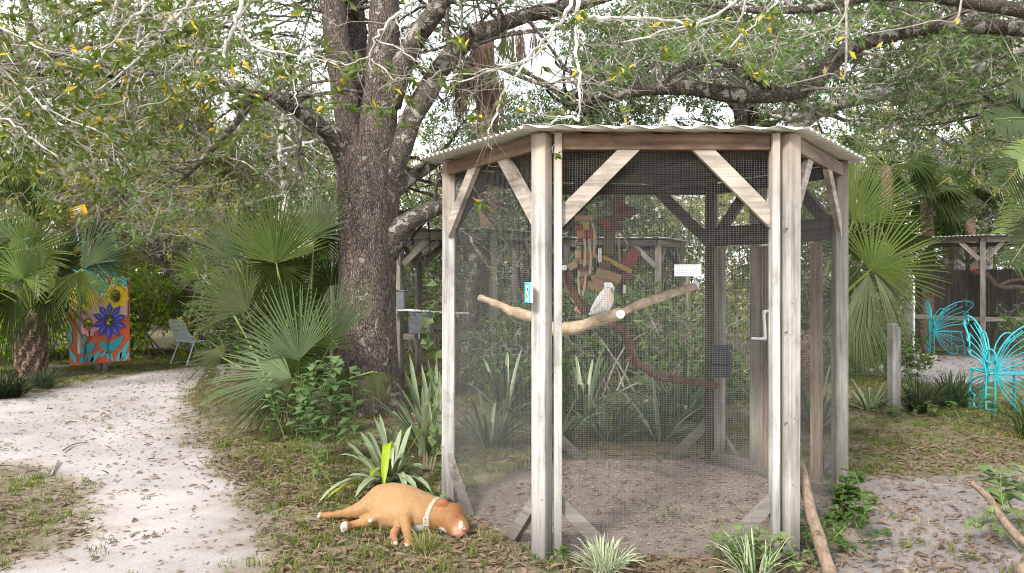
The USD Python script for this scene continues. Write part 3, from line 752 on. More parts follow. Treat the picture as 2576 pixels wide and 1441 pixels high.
# the spray shapes, made once
R0 = np.random.default_rng(4)
SPRAY = {
    "oak": [spray(R0, 30, 0.42, 0.066, 0.023, mat_leaf="oak_leaf") for _ in range(4)],
    "oak_light": [spray(R0, 26, 0.44, 0.066, 0.023, mat_leaf="near_leaf") for _ in range(4)],
    "near": [spray(R0, 16, 0.36, 0.075, 0.022, mat_leaf="near_leaf", mat_stem="twig_bark", stem_r=0.0035) for _ in range(4)],
    "near_oak": [spray(R0, 20, 0.36, 0.075, 0.022, mat_leaf="oak_leaf", mat_stem="twig_grey", stem_r=0.0035) for _ in range(4)],
    "grey": [spray(R0, 40, 0.60, 0.068, 0.026, fine=False, mat_leaf="grey_leaf", stem_r=0.005, twigs=4) for _ in range(4)],
    "far": [spray(R0, 40, 0.85, 0.10, 0.038, fine=False, mat_leaf="far_leaf", stem_r=0.006, twigs=4) for _ in range(3)],
    "shrub": [spray(R0, 30, 0.45, 0.075, 0.040, fine=False, mat_leaf="shrub_leaf", stem_r=0.004, mat_stem="twig_grey") for _ in range(4)],
    "dim_shrub": [spray(R0, 34, 0.5, 0.075, 0.034, fine=False, mat_leaf="oak_leaf", stem_r=0.004) for _ in range(4)],
    "weed": [spray(R0, 16, 0.20, 0.055, 0.036, mat_leaf="weed_leaf", mat_stem="petiole", stem_r=0.0025, width=0.1) for _ in range(3)],
    "dry": [spray(R0, 5, 0.75, 0.06, 0.02, fine=False, mat_leaf="grey_leaf", stem_r=0.006, twigs=6, mat_stem="twig_grey") for _ in range(3)],
}

CLEAR = []       # limbs that no foliage hides
GAPS = [(1035, 330, 42, 95), (1065, 420, 60, 40), (1310, 115, 110, 60), (1190, 240, 40, 60), (1400, 190, 60, 50), (1010, 250, 30, 60), (430, 850, 60, 45),
        (40, 50, 60, 45), (300, 420, 45, 25), (560, 300, 40, 25), (820, 235, 26, 30), (250, 80, 34, 22), (150, 300, 40, 22), (700, 60, 40, 30), (1720, 285, 60, 22), (1860, 290, 60, 22), (2100, 310, 40, 25), (2420, 320, 50, 25)]

def thin(P, D, S, rng, margin=12):
    S = np.broadcast_to(S, (len(P),))
    keep = np.ones(len(P), bool); Dn = D / np.maximum(np.linalg.norm(D, axis=1, keepdims=True), 1e-9)
    for reach in (0.0, 0.18, 0.36):
        keep &= _keep(P + Dn * S[:, None] * reach, rng, margin)
    return P[keep], D[keep], S[keep]

def _keep(P, rng, margin):
    px, py = px_of(P); keep = np.ones(len(P), bool)
    for Q, R, dep in CLEAR:
        qx, qy = px_of(Q); qr = R / Q[:, 1] * FPX
        for a, b, r, q in zip(qx, qy, qr, Q[:, 1]):
            keep &= ~((np.hypot(px - a, py - b) < r + margin) & (P[:, 1] < q + 0.25) & (P[:, 1] > 4.9) & (rng.random(len(P)) < 0.86))
    for a, b, rx, ry in GAPS:
        keep &= ~((((px - a) / rx) ** 2 + ((py - b) / ry) ** 2 < 1) & (rng.random(len(P)) < 0.8))
    return keep

def px_of(P):
    return 1288 + P[:, 0] / P[:, 1] * FPX, HORIZON - (P[:, 2] - EYE) / P[:, 1] * FPX

def crown(parent, kind, P, D, S, rng, name="crown"):
    P, D, S = thin(P, D, S, rng)
    protos = SPRAY[kind]
    M = xforms(P, D, S, rng)
    return instancer(name, parent, None, protos, M, rng.integers(0, len(protos), len(P)))

# ---- the big oak beside the cage
oak = thing("oak_tree", "massive live oak with lichen spotted grey brown trunk left of the foreground aviary", "tree", at(925, 1030, 9.2) * [1, 1, 0])
D0 = 9.2
def oakline(pts, d=D0):
    return np.array([at(p[0], p[1], p[2] if len(p) > 2 else d) for p in pts])

def ridged(V, F, P, amp, seed, flare=None):
    """Vertical ridges and bulges on a trunk."""
    V = V.copy()
    ax = np.array([np.interp(V[:, 2], P[:, 2], P[:, 0]), np.interp(V[:, 2], P[:, 2], P[:, 1])]).T
    rad = V[:, :2] - ax
    ang = np.arctan2(rad[:, 1], rad[:, 0])
    q = np.stack([np.cos(ang) * 2.2, np.sin(ang) * 2.2, V[:, 2] * 0.7], -1)
    k = 1 + amp * 2 * (meshkit.fbm(q, 4, seed) - 0.5)
    if flare is not None:
        lob = 0.5 + 0.5 * np.cos(ang * 5 + 0.7)
        k *= 1 + flare * lob * np.clip(1 - V[:, 2] / 0.9, 0, 1) ** 2
    V[:, :2] = ax + rad * k[:, None]
    return V, F

pts = oakline([(928, 1060), (926, 980), (924, 860), (922, 720), (924, 600), (926, 500), (920, 420), (915, 370)])
rad = np.array([0.40, 0.365, 0.335, 0.325, 0.345, 0.36, 0.33, 0.27])
P = spline(pts, 6); R = sp_r(rad, 6)
put("trunk", ridged(*tube(P, R, 40), P, 0.11, 3, 0.35), "oak_bark", oak, smooth=True)
CLEAR.append((spline(pts, 14), sp_r(rad, 14) , D0))
def limb(pts, rad, m="oak_bark", sides=16, amp=0.10, name="limb", parent=oak, d=D0):
    P = spline(oakline(pts, d), 6); R = sp_r(rad, 6)
    V, F = tube(P, R, sides)
    V = V + (meshkit.fbm(V * 5, 3, 5)[:, None] - 0.5) * np.array([1, 1, 1]) * 0.25 * R.mean() * amp * 8
    Q = spline(oakline(pts, d), 18); CLEAR.append((Q, sp_r(rad, 18), d))
    return put(name, (V, F), m, parent, smooth=True), P, R
LIMBS = []
LIMBS.append(limb([(932, 470), (945, 380), (955, 280), (962, 180), (966, 80), (968, -40), (960, -200)], [0.27, 0.235, 0.215, 0.20, 0.185, 0.17, 0.14]))
LIMBS.append(limb([(905, 480), (888, 380), (872, 270), (858, 170), (845, 80), (832, -30), (815, -190)], [0.20, 0.165, 0.150, 0.15, 0.145, 0.14, 0.11]))
LIMBS.append(limb([(905, 430, 9.3), (905, 300, 9.4), (895, 180, 9.5), (892, 60, 9.6), (880, -100, 9.7)], [0.16, 0.15, 0.145, 0.14, 0.11]))
LIMBS.append(limb([(955, 480), (1000, 390, 9.2), (1035, 300, 9.2), (1075, 230, 9.3), (1110, 170, 9.4), (1160, 115, 9.5), (1230, 75, 9.6), (1320, 40, 9.7), (1440, 15, 9.8), (1600, -30, 9.9)],
                  [0.19, 0.145, 0.125, 0.135, 0.12, 0.11, 0.10, 0.09, 0.08, 0.06], m="limb_bark"))
LIMBS.append(limb([(975, 260), (1010, 170, 9.1), (1045, 100, 9.0), (1080, 50, 8.9), (1110, 10, 8.8), (1150, -60, 8.7)], [0.17, 0.13, 0.115, 0.11, 0.10, 0.08], m="limb_bark"))
LIMBS.append(limb([(965, 640), (1005, 575, 9.1), (1050, 545, 9.2), (1090, 525, 9.4), (1130, 505, 9.6), (1200, 470, 9.9), (1290, 455, 10.2)], [0.17, 0.125, 0.11, 0.10, 0.095, 0.08, 0.05], m="limb_bark"))
LIMBS.append(limb([(975, 490), (1015, 460, 9.3), (1050, 435, 9.5), (1090, 410, 9.8), (1140, 380, 10.1)], [0.11, 0.09, 0.085, 0.07, 0.05], m="limb_bark"))
LIMBS.append(limb([(880, 430), (850, 360, 9.0), (815, 320, 8.8), (775, 295, 8.6), (735, 265, 8.4), (690, 245, 8.2), (640, 235, 8.0), (560, 205, 7.8)], [0.13, 0.115, 0.10, 0.085, 0.075, 0.06, 0.045, 0.03], m="limb_bark"))
LIMBS.append(limb([(640, 235, 8.0), (600, 300, 8.2), (560, 345, 8.4), (510, 400, 8.7), (470, 440, 8.9), (420, 470, 9.1)], [0.045, 0.04, 0.035, 0.03, 0.022, 0.012], m="limb_bark", sides=8))
put("knot", ridged(*tube([at(1062, 70, 8.78), at(1060, 70, 8.70)], [0.055, 0.045], 12), np.array([[0, 0, 0], [0, 0, 5.0]]), 0.0, 1), "limb_bark", oak, smooth=True)
# side branches, twigs and crown of the oak
rng = np.random.default_rng(21)
segs, tips = [], []
for _, P, R in LIMBS[3:]:
    n = len(P)
    for j in range(int(n * 0.5), n, 3):
        for q in range(2):
            d = norm(np.array([rng.normal(), rng.normal(0, 0.8), rng.normal(0.15, 0.6)]))
            grow(rng, P[j], d, rng.uniform(0.7, 1.3), min(R[j] * 0.4, 0.03), 1, segs, tips, kids=3, maxlevel=3)
for _, P, R in LIMBS[:3]:
    n = len(P)
    for j in range(int(n * 0.78), n, 2):
        for q in range(2):
            d = norm(np.array([rng.normal(0, 1.2), rng.normal(0.3, 0.8), rng.normal(0.0, 0.5)]))
            grow(rng, P[j], d, rng.uniform(0.9, 1.6), 0.035, 1, segs, tips, kids=3, maxlevel=3)
put("branches", limbs_mesh(segs), "limb_bark", oak, smooth=True, kind="stuff")
TP = np.array([t[0] for t in tips]); TD = np.array([t[1] for t in tips])
pick = rng.random(len(TP)) < 0.46
# the open sky beside and under the rising limb stays open
crown(oak, "oak", TP[pick], TD[pick], rng.uniform(0.7, 1.2, pick.sum()), rng)

# ---- the long limb that crosses above the aviary from a trunk right of the view
ro = thing("oak_tree", "live oak whose heavy lichen crusted limb sweeps in from the right above the roof", "tree", (5.9, 8.2, 0))
def rl(pts, rad, m, sides=14, d=8.4, name="limb", parent=None):
    return limb(pts, rad, m, sides, 0.10, name, parent or ro, d)
RL = []
RL.append(rl([(2980, 1080), (2975, 700), (2960, 400), (2900, 200), (2790, 115), (2690, 85)], [0.34, 0.30, 0.27, 0.22, 0.16, 0.12], "limb_bark", name="trunk"))
RL.append(rl([(2690, 85), (2576, 72), (2440, 66), (2330, 72), (2230, 92), (2150, 118), (2085, 165), (2050, 210), (2010, 232), (1930, 240), (1840, 238), (1740, 222), (1650, 222), (1570, 235), (1500, 252), (1440, 262)],
             [0.12, 0.085, 0.072, 0.068, 0.072, 0.078, 0.085, 0.075, 0.072, 0.078, 0.085, 0.082, 0.070, 0.055, 0.04, 0.02], "limb_bark"))
RL.append(rl([(2400, 70, 8.4), (2410, 30, 8.4), (2440, -10, 8.3), (2480, -80, 8.2)], [0.075, 0.07, 0.06, 0.05], "limb_bark"))
RL.append(rl([(1980, 238, 8.4), (1880, 190, 8.3), (1800, 150, 8.1), (1700, 180, 8.0), (1640, 235, 7.9)], [0.04, 0.04, 0.035, 0.028, 0.02], "limb_bark", 8))
RL.append(rl([(2660, 40, 8.0), (2500, 15, 7.8), (2330, -10, 7.6), (2200, -10, 7.4), (2050, 20, 7.3), (1900, 25, 7.2), (1760, 10, 7.1)], [0.09, 0.07, 0.06, 0.05, 0.04, 0.03, 0.02], "limb_bark", 8))
segs, tips = [], []
for _, P, R in RL[1:]:
    n = len(P)
    for j in range(2, n, 3):
        for q in range(2):
            d = norm(np.array([rng.normal(0, 0.8), rng.normal(0.1, 0.8), rng.normal(0.75, 0.4)]))
            grow(rng, P[j], d, rng.uniform(0.6, 1.1), min(R[j] * 0.4, 0.018), 1, segs, tips, kids=2, maxlevel=3, gravity=-0.03)
put("branches", limbs_mesh(segs), "twig_grey", ro, smooth=True, kind="stuff")
TP = np.array([t[0] for t in tips]); TD = np.array([t[1] for t in tips])
px, py = px_of(TP)
pick = (rng.random(len(TP)) < 0.52) & ~((py > 262) & (px < 2150))
crown(ro, "oak", TP[pick], TD[pick], rng.uniform(0.7, 1.15, pick.sum()), rng)
extra = spots(rng, 760, at(2010, 40, 8.0), (2.9, 1.2, 0.85), 0.5, 8)
crown(ro, "oak", extra, bushy(rng, extra, at(2010, 300, 8.0)), rng.uniform(0.7, 1.2, len(extra)), rng, "crown")

# ---- trees of the background: trunk, limbs, crown
def back_tree(label, base_px, d, trunk, rad, crowns, kind, barkm, seed, group="oaks behind the garden", nlimb=10, name="oak_tree", reach=1.2, density=1.0, sz=(0.8, 1.35)):
    rng = np.random.default_rng(seed)
    T = thing(name, label, "tree", at(base_px, HORIZON, d) * [1, 1, 0], group)
    P = np.array([at(a, b, (c if c else d)) for a, b, c in trunk]); P[0, 2] = -0.1
    P = spline(P, 5); R = sp_r(rad, 5)
    put("trunk", tube(P, R, 12), barkm, T, smooth=True)
    segs, tips = [], []
    for k in range(nlimb):
        j = int(rng.uniform(0.35, 1.0) * (len(P) - 1))
        dd = norm(np.array([rng.normal(), rng.normal(0, 0.5), rng.normal(0.35, 0.4)]))
        grow(rng, P[j], dd, reach * rng.uniform(0.7, 1.6), R[j] * 0.5, 1, segs, tips, kids=3, maxlevel=3, gravity=0.0)
    if segs:
        put("branches", limbs_mesh(segs), barkm, T, smooth=True, kind="stuff")
        TP = np.array([t[0] for t in tips]); TD = np.array([t[1] for t in tips])
    Ps, Ds = [], []
    if segs:
        Ps.append(TP); Ds.append(TD)
    for (cx, cy, dd, rx, ry, rz, n) in crowns:
        c = at(cx, cy, dd)
        q = spots(rng, int(n * density), c, (rx, ry, rz), 0.55, seed)
        q = q[q[:, 2] > 0.1]
        Ps.append(q); Ds.append(bushy(rng, q, c))
    P, D = np.vstack(Ps), np.vstack(Ds)
    crown(T, kind, P, D, rng.uniform(*sz, len(P)), rng)
    if kind in ("grey", "oak_light"):
        k = rng.random(len(P)) < 0.16
        crown(T, "dry", P[k] + rng.normal(0, 0.25, (k.sum(), 3)), D[k], rng.uniform(0.8, 1.5, k.sum()), rng, "bare_twigs")
    return T
back_tree("grey leaved scrub oak with thin leaning trunk behind the painted flower board", 300, 16.5, [(330, 880, 0), (300, 700, 0), (360, 560, 0), (420, 430, 0), (470, 300, 0)], [0.12, 0.10, 0.09, 0.07, 0.05],
          [(330, 430, 17, 2.2, 1.4, 1.5, 520), (480, 540, 17.5, 1.6, 1.0, 1.0, 220)], "grey", "limb_bark", 101)
back_tree("twiggy grey oak with dark slanting trunk at the far end of the sandy path", 560, 17.5, [(640, 860, 0), (600, 700, 0), (540, 590, 0), (500, 490, 0), (380, 400, 0)], [0.14, 0.12, 0.10, 0.08, 0.05],
          [(520, 430, 18, 2.0, 1.4, 1.6, 480), (650, 380, 18, 1.8, 1.2, 1.6, 360)], "grey", "limb_bark", 102, nlimb=16)
back_tree("slender oak with yellow green vine leaves left of the big trunk", 690, 15.0, [(700, 880, 0), (690, 700, 0), (720, 520, 0), (705, 380, 0), (720, 250, 0)], [0.10, 0.09, 0.08, 0.06, 0.04],
          [(730, 360, 15.5, 1.3, 1.0, 1.2, 240), (640, 620, 15.5, 1.3, 0.9, 1.0, 180)], "oak_light", "pale_bark", 103, sz=(0.9, 1.5))
back_tree("tall pale leaved oak filling the upper left corner beyond the path", 40, 15.0, [(60, 870, 0), (30, 650, 0), (80, 430, 0), (60, 250, 0), (120, 80, 0)], [0.18, 0.16, 0.14, 0.11, 0.07],
          [(60, 330, 15.5, 2.3, 1.5, 1.3, 420), (200, 130, 15, 2.4, 1.4, 1.2, 420), (-120, 560, 16, 1.6, 1.2, 1.6, 240)], "grey", "pale_bark", 104, nlimb=14)
back_tree("bare branched dark oak limb low over the flower board", 420, 13.2, [(520, 880, 14.5), (500, 760, 14.2), (420, 680, 13.6), (330, 520, 13.2), (200, 420, 12.8)], [0.10, 0.09, 0.07, 0.05, 0.03],
          [(420, 600, 14.5, 0.9, 0.7, 0.4, 30)], "grey", "limb_bark", 105, nlimb=16, reach=0.9)
back_tree("broad leafy oak behind the zinc box aviary, its crown above the far roof", 1180, 15.5, [(1180, 880, 0), (1190, 700, 0), (1215, 560, 0), (1220, 400, 0), (1240, 250, 0)], [0.17, 0.15, 0.14, 0.11, 0.08],
          [(1150, 450, 15.5, 1.3, 1.0, 0.7, 230), (1300, 330, 15, 1.9, 1.2, 0.75, 420), (1420, 430, 16, 2.0, 1.2, 1.0, 320), (1080, 530, 15, 0.8, 0.8, 0.35, 60)], "oak", "limb_bark", 106, sz=(0.9, 1.4))
back_tree("oak with forked mossy trunk just behind the aviary roof", 1900, 14.0, [(1930, 880, 0), (1920, 600, 0), (1900, 400, 0), (1870, 290, 0), (1850, 180, 0)], [0.24, 0.22, 0.20, 0.17, 0.12],
          [(1750, 180, 14, 2.4, 1.2, 0.8, 420), (1600, 330, 15, 1.8, 1.2, 0.55, 220), (1550, 520, 18, 2.2, 1.2, 1.4, 320)], "oak", "limb_bark", 107, nlimb=12, sz=(0.9, 1.4))
TX = back_tree("pale limbed oak whose long light branch slants up right over the roof corner", 1960, 12.0, [(1960, 900, 0), (1950, 600, 0), (1960, 440, 0), (1990, 340, 0), (2060, 280, 0), (2150, 250, 11.6), (2260, 232, 11.2), (2400, 200, 10.8), (2500, 155, 10.4), (2620, 100, 10.0)],
          [0.17, 0.15, 0.14, 0.125, 0.11, 0.10, 0.09, 0.08, 0.07, 0.05], [(2250, 150, 11.5, 2.0, 1.0, 0.8, 260), (1850, 330, 13, 1.2, 0.8, 0.35, 90)], "oak", "pale_bark", 108, nlimb=14, reach=0.9)
back_tree("thin oak with mottled trunk rising behind the boarded aviary", 2420, 20.0, [(2430, 860, 0), (2400, 620, 0), (2360, 470, 0), (2320, 380, 0), (2250, 280, 0)], [0.20, 0.18, 0.16, 0.13, 0.09],
          [(2290, 330, 20, 1.9, 1.2, 1.3, 300), (2160, 420, 20, 1.4, 1.0, 1.3, 240)], "oak", "pale_bark", 109, nlimb=14, sz=(1.0, 1.6))
back_tree("straight pale trunked tree at the right edge above the far aviary", 2480, 21.0, [(2480, 850, 0), (2480, 600, 0), (2470, 420, 0), (2450, 260, 0), (2470, 100, 0)], [0.17, 0.15, 0.14, 0.12, 0.08],
          [(2490, 330, 19, 1.6, 1.0, 1.3, 210), (2400, 210, 19, 2.4, 1.2, 0.9, 240)], "grey", "pale_bark", 110, nlimb=14, sz=(1.0, 1.5))
back_tree("dark trunked oak leaning beside the pale tree at the right edge", 2395, 19.5, [(2395, 860, 0), (2385, 620, 0), (2400, 520, 0), (2440, 400, 0), (2460, 300, 0)], [0.14, 0.12, 0.11, 0.09, 0.06],
          [(2560, 470, 19.5, 1.2, 1.0, 1.6, 170)], "oak", "limb_bark", 111, nlimb=10, sz=(1.0, 1.5))
# the overhead crowns that fill the top edge
def canopy(label, base, trunk_px, d, items, kind, seed, sz=(0.8, 1.25), keep=0.62):
    rng = np.random.default_rng(seed)
    T = thing("oak_tree", label, "tree", base)
    P = spline([np.array([base[0], base[1], -0.1])] + [at(a, b, c) for a, b, c in trunk_px], 5)
    put("trunk", tube(P, np.linspace(0.20, 0.04, len(P)), 12), "limb_bark", T, smooth=True)
    Ps, Ds, segs, tips = [], [], [], []
    for (cx, cy, dd, rx, ry, rz, n) in items:
        c = at(cx, cy, dd)
        q = spots(rng, int(n * keep), c, (rx, ry, rz), 0.42, seed)
        Ps.append(q); Ds.append(bushy(rng, q, c, -0.1))
        for k in range(5):
            s = P[rng.integers(len(P) // 2, len(P))]
            g = c + rng.uniform(-0.5, 0.5, 3) * (rx, ry, rz)
            mid = (s + g) / 2 + rng.normal(0, 0.3, 3)
            segs.append((spline([s, mid, g], 4), np.linspace(0.045, 0.012, 9), 1))
            grow(rng, g, g - s, 0.8, 0.012, 2, segs, tips, kids=3, maxlevel=3)
    put("branches", limbs_mesh(segs), "limb_bark", T, smooth=True, kind="stuff")
    P, D = np.vstack(Ps), np.vstack(Ds)
    crown(T, kind, P, D, rng.uniform(*sz, len(P)), rng)
    return T
canopy("spreading oak with pale green leaves hanging over the sandy path at upper left", (-7.6, 9.2, 0), [(-330, 500, 9.2), (-200, 250, 9.2), (60, 180, 9.3), (300, 150, 9.4), (480, 60, 9.6)], 9,
       [(250, 60, 9.5, 2.2, 1.2, 0.75, 420), (560, 90, 10, 1.5, 1.2, 0.8, 360), (60, 200, 9.0, 1.3, 1.0, 0.6, 200), (740, 60, 10.5, 0.9, 0.8, 0.7, 150)], "oak_light", 201, keep=0.36)
canopy("leafy oak crown between the big trunk and the roof, pale sky showing through", (2.0, 16.5, 0), [(1520, 500, 16), (1500, 330, 15), (1480, 200, 13), (1560, 60, 12)], 13,
       [(1560, 60, 11.5, 1.8, 1.0, 0.6, 300), (1420, 160, 12.5, 0.6, 0.6, 0.5, 40), (1680, 130, 12, 1.2, 0.8, 0.6, 170), (1120, 90, 14, 0.8, 0.7, 0.7, 70), (1500, 250, 14, 1.2, 0.8, 0.35, 110)], "oak", 202)
canopy("oak crown at the upper right corner with small dark leaves and sky gaps", (10.2, 12.0, 0), [(2960, 500, 12), (2850, 330, 12), (2640, 200, 11.5), (2440, 100, 11)], 12,
       [(2450, 40, 10.5, 1.6, 1.0, 0.6, 260), (2520, 250, 13, 1.2, 0.8, 0.6, 130), (2230, 30, 10, 1.4, 0.8, 0.6, 230), (2350, 330, 14, 1.5, 0.8, 0.6, 110)], "oak", 203)

# ---- shrubs and hedges
def shrub(label, c, r, n, kind, seed, group="shrubs behind the garden", name="shrub", sz=(0.7, 1.2), stems=7):
    rng = np.random.default_rng(seed)
    T = thing(name, label, "shrub", (c[0], c[1], 0), group)
    segs = []
    for k in range(stems):
        a = np.array([c[0] + rng.normal(0, r[0] * 0.15), c[1] + rng.normal(0, r[1] * 0.15), -0.05])
        b = np.array([c[0] + rng.uniform(-0.7, 0.7) * r[0], c[1] + rng.uniform(-0.7, 0.7) * r[1], c[2] + r[2] * rng.uniform(0.2, 0.8)])
        m = (a + b) / 2 + rng.normal(0, 0.1, 3)
        segs.append((spline([a, m, b], 3), np.linspace(0.018, 0.005, 7), 2))
    put("stems", limbs_mesh(segs), "twig_grey", T, smooth=True)
    q = spots(rng, n, c, r, 0.3, seed); q = q[q[:, 2] > 0.03]
    crown(T, kind, q, bushy(rng, q, np.array(c) - [0, 0, r[2] * 0.5], 0.35), rng.uniform(*sz, len(q)), rng, "foliage")
    return T
def sh(label, px, d, z, r, n, kind, seed, **k):
    return shrub(label, (*(at(px, 700, d)[:2]), z), r, n, kind, seed, **k)
sh("light green bushy shrub right of the painted flower board behind the pale chair", 380, 15.8, 0.7, (1.3, 0.7, 0.95), 620, "shrub", 301)
sh("low green shrub beside the pale metal chair under the grey oaks", 560, 15.9, 0.65, (1.1, 0.6, 0.85), 460, "shrub", 302)
sh("leafy shrub left of the flower board under the small palm", 130, 15.0, 0.8, (1.1, 0.7, 1.1), 380, "shrub", 303)
sh("green thicket at the far left edge behind the small palm", -70, 14.5, 0.9, (1.3, 0.9, 1.3), 420, "shrub", 304)
sh("dense grey green thicket above the pale chair", 470, 18.0, 1.9, (1.9, 1.0, 1.5), 460, "oak_light", 305)
sh("olive thicket between flower board and grey oaks", 230, 18.0, 1.9, (1.9, 1.0, 1.7), 460, "grey", 306)
sh("green shrub behind the fan palm clump left of the big trunk", 700, 12.5, 0.9, (1.1, 0.7, 1.1), 380, "dim_shrub", 307)
sh("tall scrubby bush behind the fan palm clump", 690, 15.5, 2.0, (1.6, 0.9, 1.4), 380, "oak_light", 308)
sh("dark green bush seen through the middle of the cage mesh", 1560, 10.0, 0.5, (1.7, 0.6, 0.75), 560, "dim_shrub", 309)
sh("tall dark bush behind the far grey aviary", 1560, 18.5, 1.7, (2.6, 1.0, 2.0), 620, "dim_shrub", 310)
sh("pale green bush above the far roof seen through the cage", 1400, 18.5, 2.8, (2.2, 0.8, 1.3), 420, "oak_light", 311)
sh("green bush behind the right fan palm beside the grey fence post", 2190, 12.5, 0.4, (0.6, 0.5, 0.5), 150, "dim_shrub", 312)
sh("feathery dark shrub at the right edge beside the far aviary", 2660, 13.2, 0.55, (0.5, 0.4, 0.4), 110, "dim_shrub", 313)
sh("green thicket behind the boarded aviary", 2350, 22.0, 2.4, (2.4, 1.0, 2.2), 520, "dim_shrub", 314)
sh("dark thicket behind the cage and its right hand palm", 2080, 15.0, 1.4, (1.4, 0.8, 1.6), 420, "dim_shrub", 315)
sh("dark green hedge behind the zinc box aviary", 1040, 16.5, 1.2, (2.3, 0.9, 1.5), 560, "dim_shrub", 316)

# the far wood that closes the view
rng = np.random.default_rng(400)
th = rng.uniform(-0.80, 0.80, 5200)
dd = rng.uniform(22, 30, len(th))
zz = rng.beta(1.1, 1.5, len(th)) * 6.6
P = np.stack([np.tan(th) * dd, dd, zz], -1)
hcap = 3.9 + 3.4 * meshkit.fbm(np.stack([P[:, 0] * 0.22, P[:, 0] * 0, P[:, 0] * 0], -1), 3, 77)
P = P[zz < hcap]
instancer("far_woodland", "/World", None, SPRAY["far"], xforms(P, rng.normal(0, 1, P.shape) + [0, 0, 0.3], rng.uniform(1.2, 2.3, len(P)), rng), rng.integers(0, 3, len(P)), kind="stuff",
          label="far grey green woodland closing the view behind the garden", cat="woodland")
# ------------------------------------------------------------------ palms
def fan(hub, axis, nrm, R, rng, spread=125, n=34, droop=0.25, fold=0.85, tear=0.5):
    """A palmate leaf: pleated segments joined near the hub, free and bending at their tips."""
    axis = norm(axis); nrm = norm(np.asarray(nrm, float) - axis * np.dot(nrm, axis)); side = np.cross(nrm, axis)
    mb = MB()
    S = math.radians(spread); dth = 2 * S / n
    for i in range(n):
        th = -S + (i + 0.5) * dth + rng.normal(0, 0.012)
        d = axis * math.cos(th) + side * math.sin(th)
        w = -axis * math.sin(th) + side * math.cos(th)
        L = R * (1.0 - 0.33 * (abs(th) / S) ** 2.2) * rng.uniform(0.92, 1.06)
        dr = droop * rng.uniform(0.6, 1.6)
        # the blade arches: the middle lies a little below its rim
        lift = 0.16 * L * (abs(th) / S)
        V = []
        for t, ww in ((0.02, 0.03), (tear, tear * 1.0), (0.74, tear * 0.72), (0.9, tear * 0.36), (1.0, 0.0)):
            c = np.asarray(hub) + d * L * t + nrm * lift * t - np.array([0, 0, 1]) * dr * L * max(t - tear * 0.6, 0) ** 2 * 1.4
            half = ww * L * dth / 2 * 0.98
            V += [c - w * half + nrm * half * fold, c - nrm * half * fold, c + w * half + nrm * half * fold]
        V = np.array(V); F = []
        for s in range(4):
            a = s * 3
            F += [[a, a + 1, a + 4], [a, a + 4, a + 3], [a + 1, a + 2, a + 5], [a + 1, a + 5, a + 4]]
        mb.add(V, np.array(F))
    return mb.get()

def petiole(base, hub, r=0.012, sag=0.06):
    base = np.asarray(base, float); hub = np.asarray(hub, float)
    m = (base + hub) / 2 + [0, 0, sag * np.linalg.norm(hub - base)]
    return tube(spline([base, m, hub], 4), np.linspace(r * 1.3, r * 0.7, 9), 5)

def frond(T, base, hub, ang, R, d, mat_, rng, tilt=0.35, spread=120, droop=0.25, n=34, away=0.0, pr=0.012, tear=0.5):
    """hub in picture units; ang: picture angle of the middle segment; R in picture units; tilt: how far the blade turns from facing the camera."""
    h = at(hub[0], hub[1], d)
    a = math.radians(ang)
    axis = norm([math.cos(a), away, math.sin(a)])
    nr = norm(np.array([rng.normal(0, 0.3), -1.0, tilt + rng.normal(0, 0.2)]))
    V, F = fan(h, axis, nr, R * d / FPX * rng.uniform(0.95, 1.1), rng, spread, n, droop * rng.uniform(0.7, 1.5), tear=tear * rng.uniform(0.6, 0.85))
    fr = put("frond", (V, F), mat_, T)
    put("petiole", petiole(base, h, pr), "petiole" if mat_ != "palm_dead" else "palm_dead", fr, smooth=True)

# the fan palm clump left of the big trunk
rng = np.random.default_rng(31)
pc = thing("fan_palm", "clump of bluish green fan palm fronds left of the big oak trunk", "palm", gnd(748, 1052))
base = gnd(748, 1052)
def b_(dx, dy, z=0.1):
    return base + np.array([dx, dy, z])
for hub, ang, R, d, m, tilt, spread, droop in [
    ((590, 650), 118, 150, 8.8, "palm_blue", 0.3, 72, 0.12), ((695, 662), 92, 190, 8.7, "palm_leaf", 0.15, 75, 0.06), ((695, 664), 268, 120, 8.75, "palm_dark", 0.3, 110, 0.15), ((790, 598), 75, 165, 9.0, "palm_blue", -0.2, 80, 0.10),
    ((797, 600), 20, 95, 9.1, "palm_dark", 0.1, 120, 0.2), ((623, 785), 138, 175, 8.3, "palm_olive", 0.45, 62, 0.12), ((752, 905), 108, 190, 8.0, "palm_blue", 0.25, 62, 0.06),
    ((733, 950), 176, 225, 7.8, "palm_blue", 0.9, 62, 0.22), ((738, 955), 222, 220, 7.7, "palm_olive", 0.8, 45, 0.35), ((838, 856), 65, 195, 8.2, "palm_blue", -0.2, 34, 0.05),
    ((655, 720), 150, 150, 9.0, "palm_leaf", 0.5, 60, 0.2), ((720, 800), 60, 150, 8.6, "palm_dark", 0.3, 120, 0.3),
    ((700, 890), 60, 140, 8.4, "palm_dark", 0.5, 120, 0.4),
    ((800, 880), 120, 150, 8.5, "palm_leaf", 0.3, 110, 0.35), ((830, 720), 130, 130, 9.2, "palm_dark", 0.2, 110, 0.3),
    ((560, 900), 160, 110, 8.8, "palm_olive", 0.7, 90, 0.5), ((700, 960), 250, 110, 7.9, "palm_olive", 0.7, 60, 0.5),
    ((505, 690), 110, 90, 10.8, "palm_leaf", 0.3, 110, 0.3), ((760, 690), 150, 120, 9.2, "palm_dark", 0.3, 130, 0.3),
    ((850, 905), 255, 110, 8.3, "palm_dark", 0.4, 60, 0.5), ((770, 1000), 270, 90, 7.8, "palm_leaf", 0.5, 70, 0.6)]:
    frond(pc, b_(rng.normal(0, 0.08), rng.normal(0, 0.08)), hub, ang, R, d, m, rng, tilt, spread, droop)
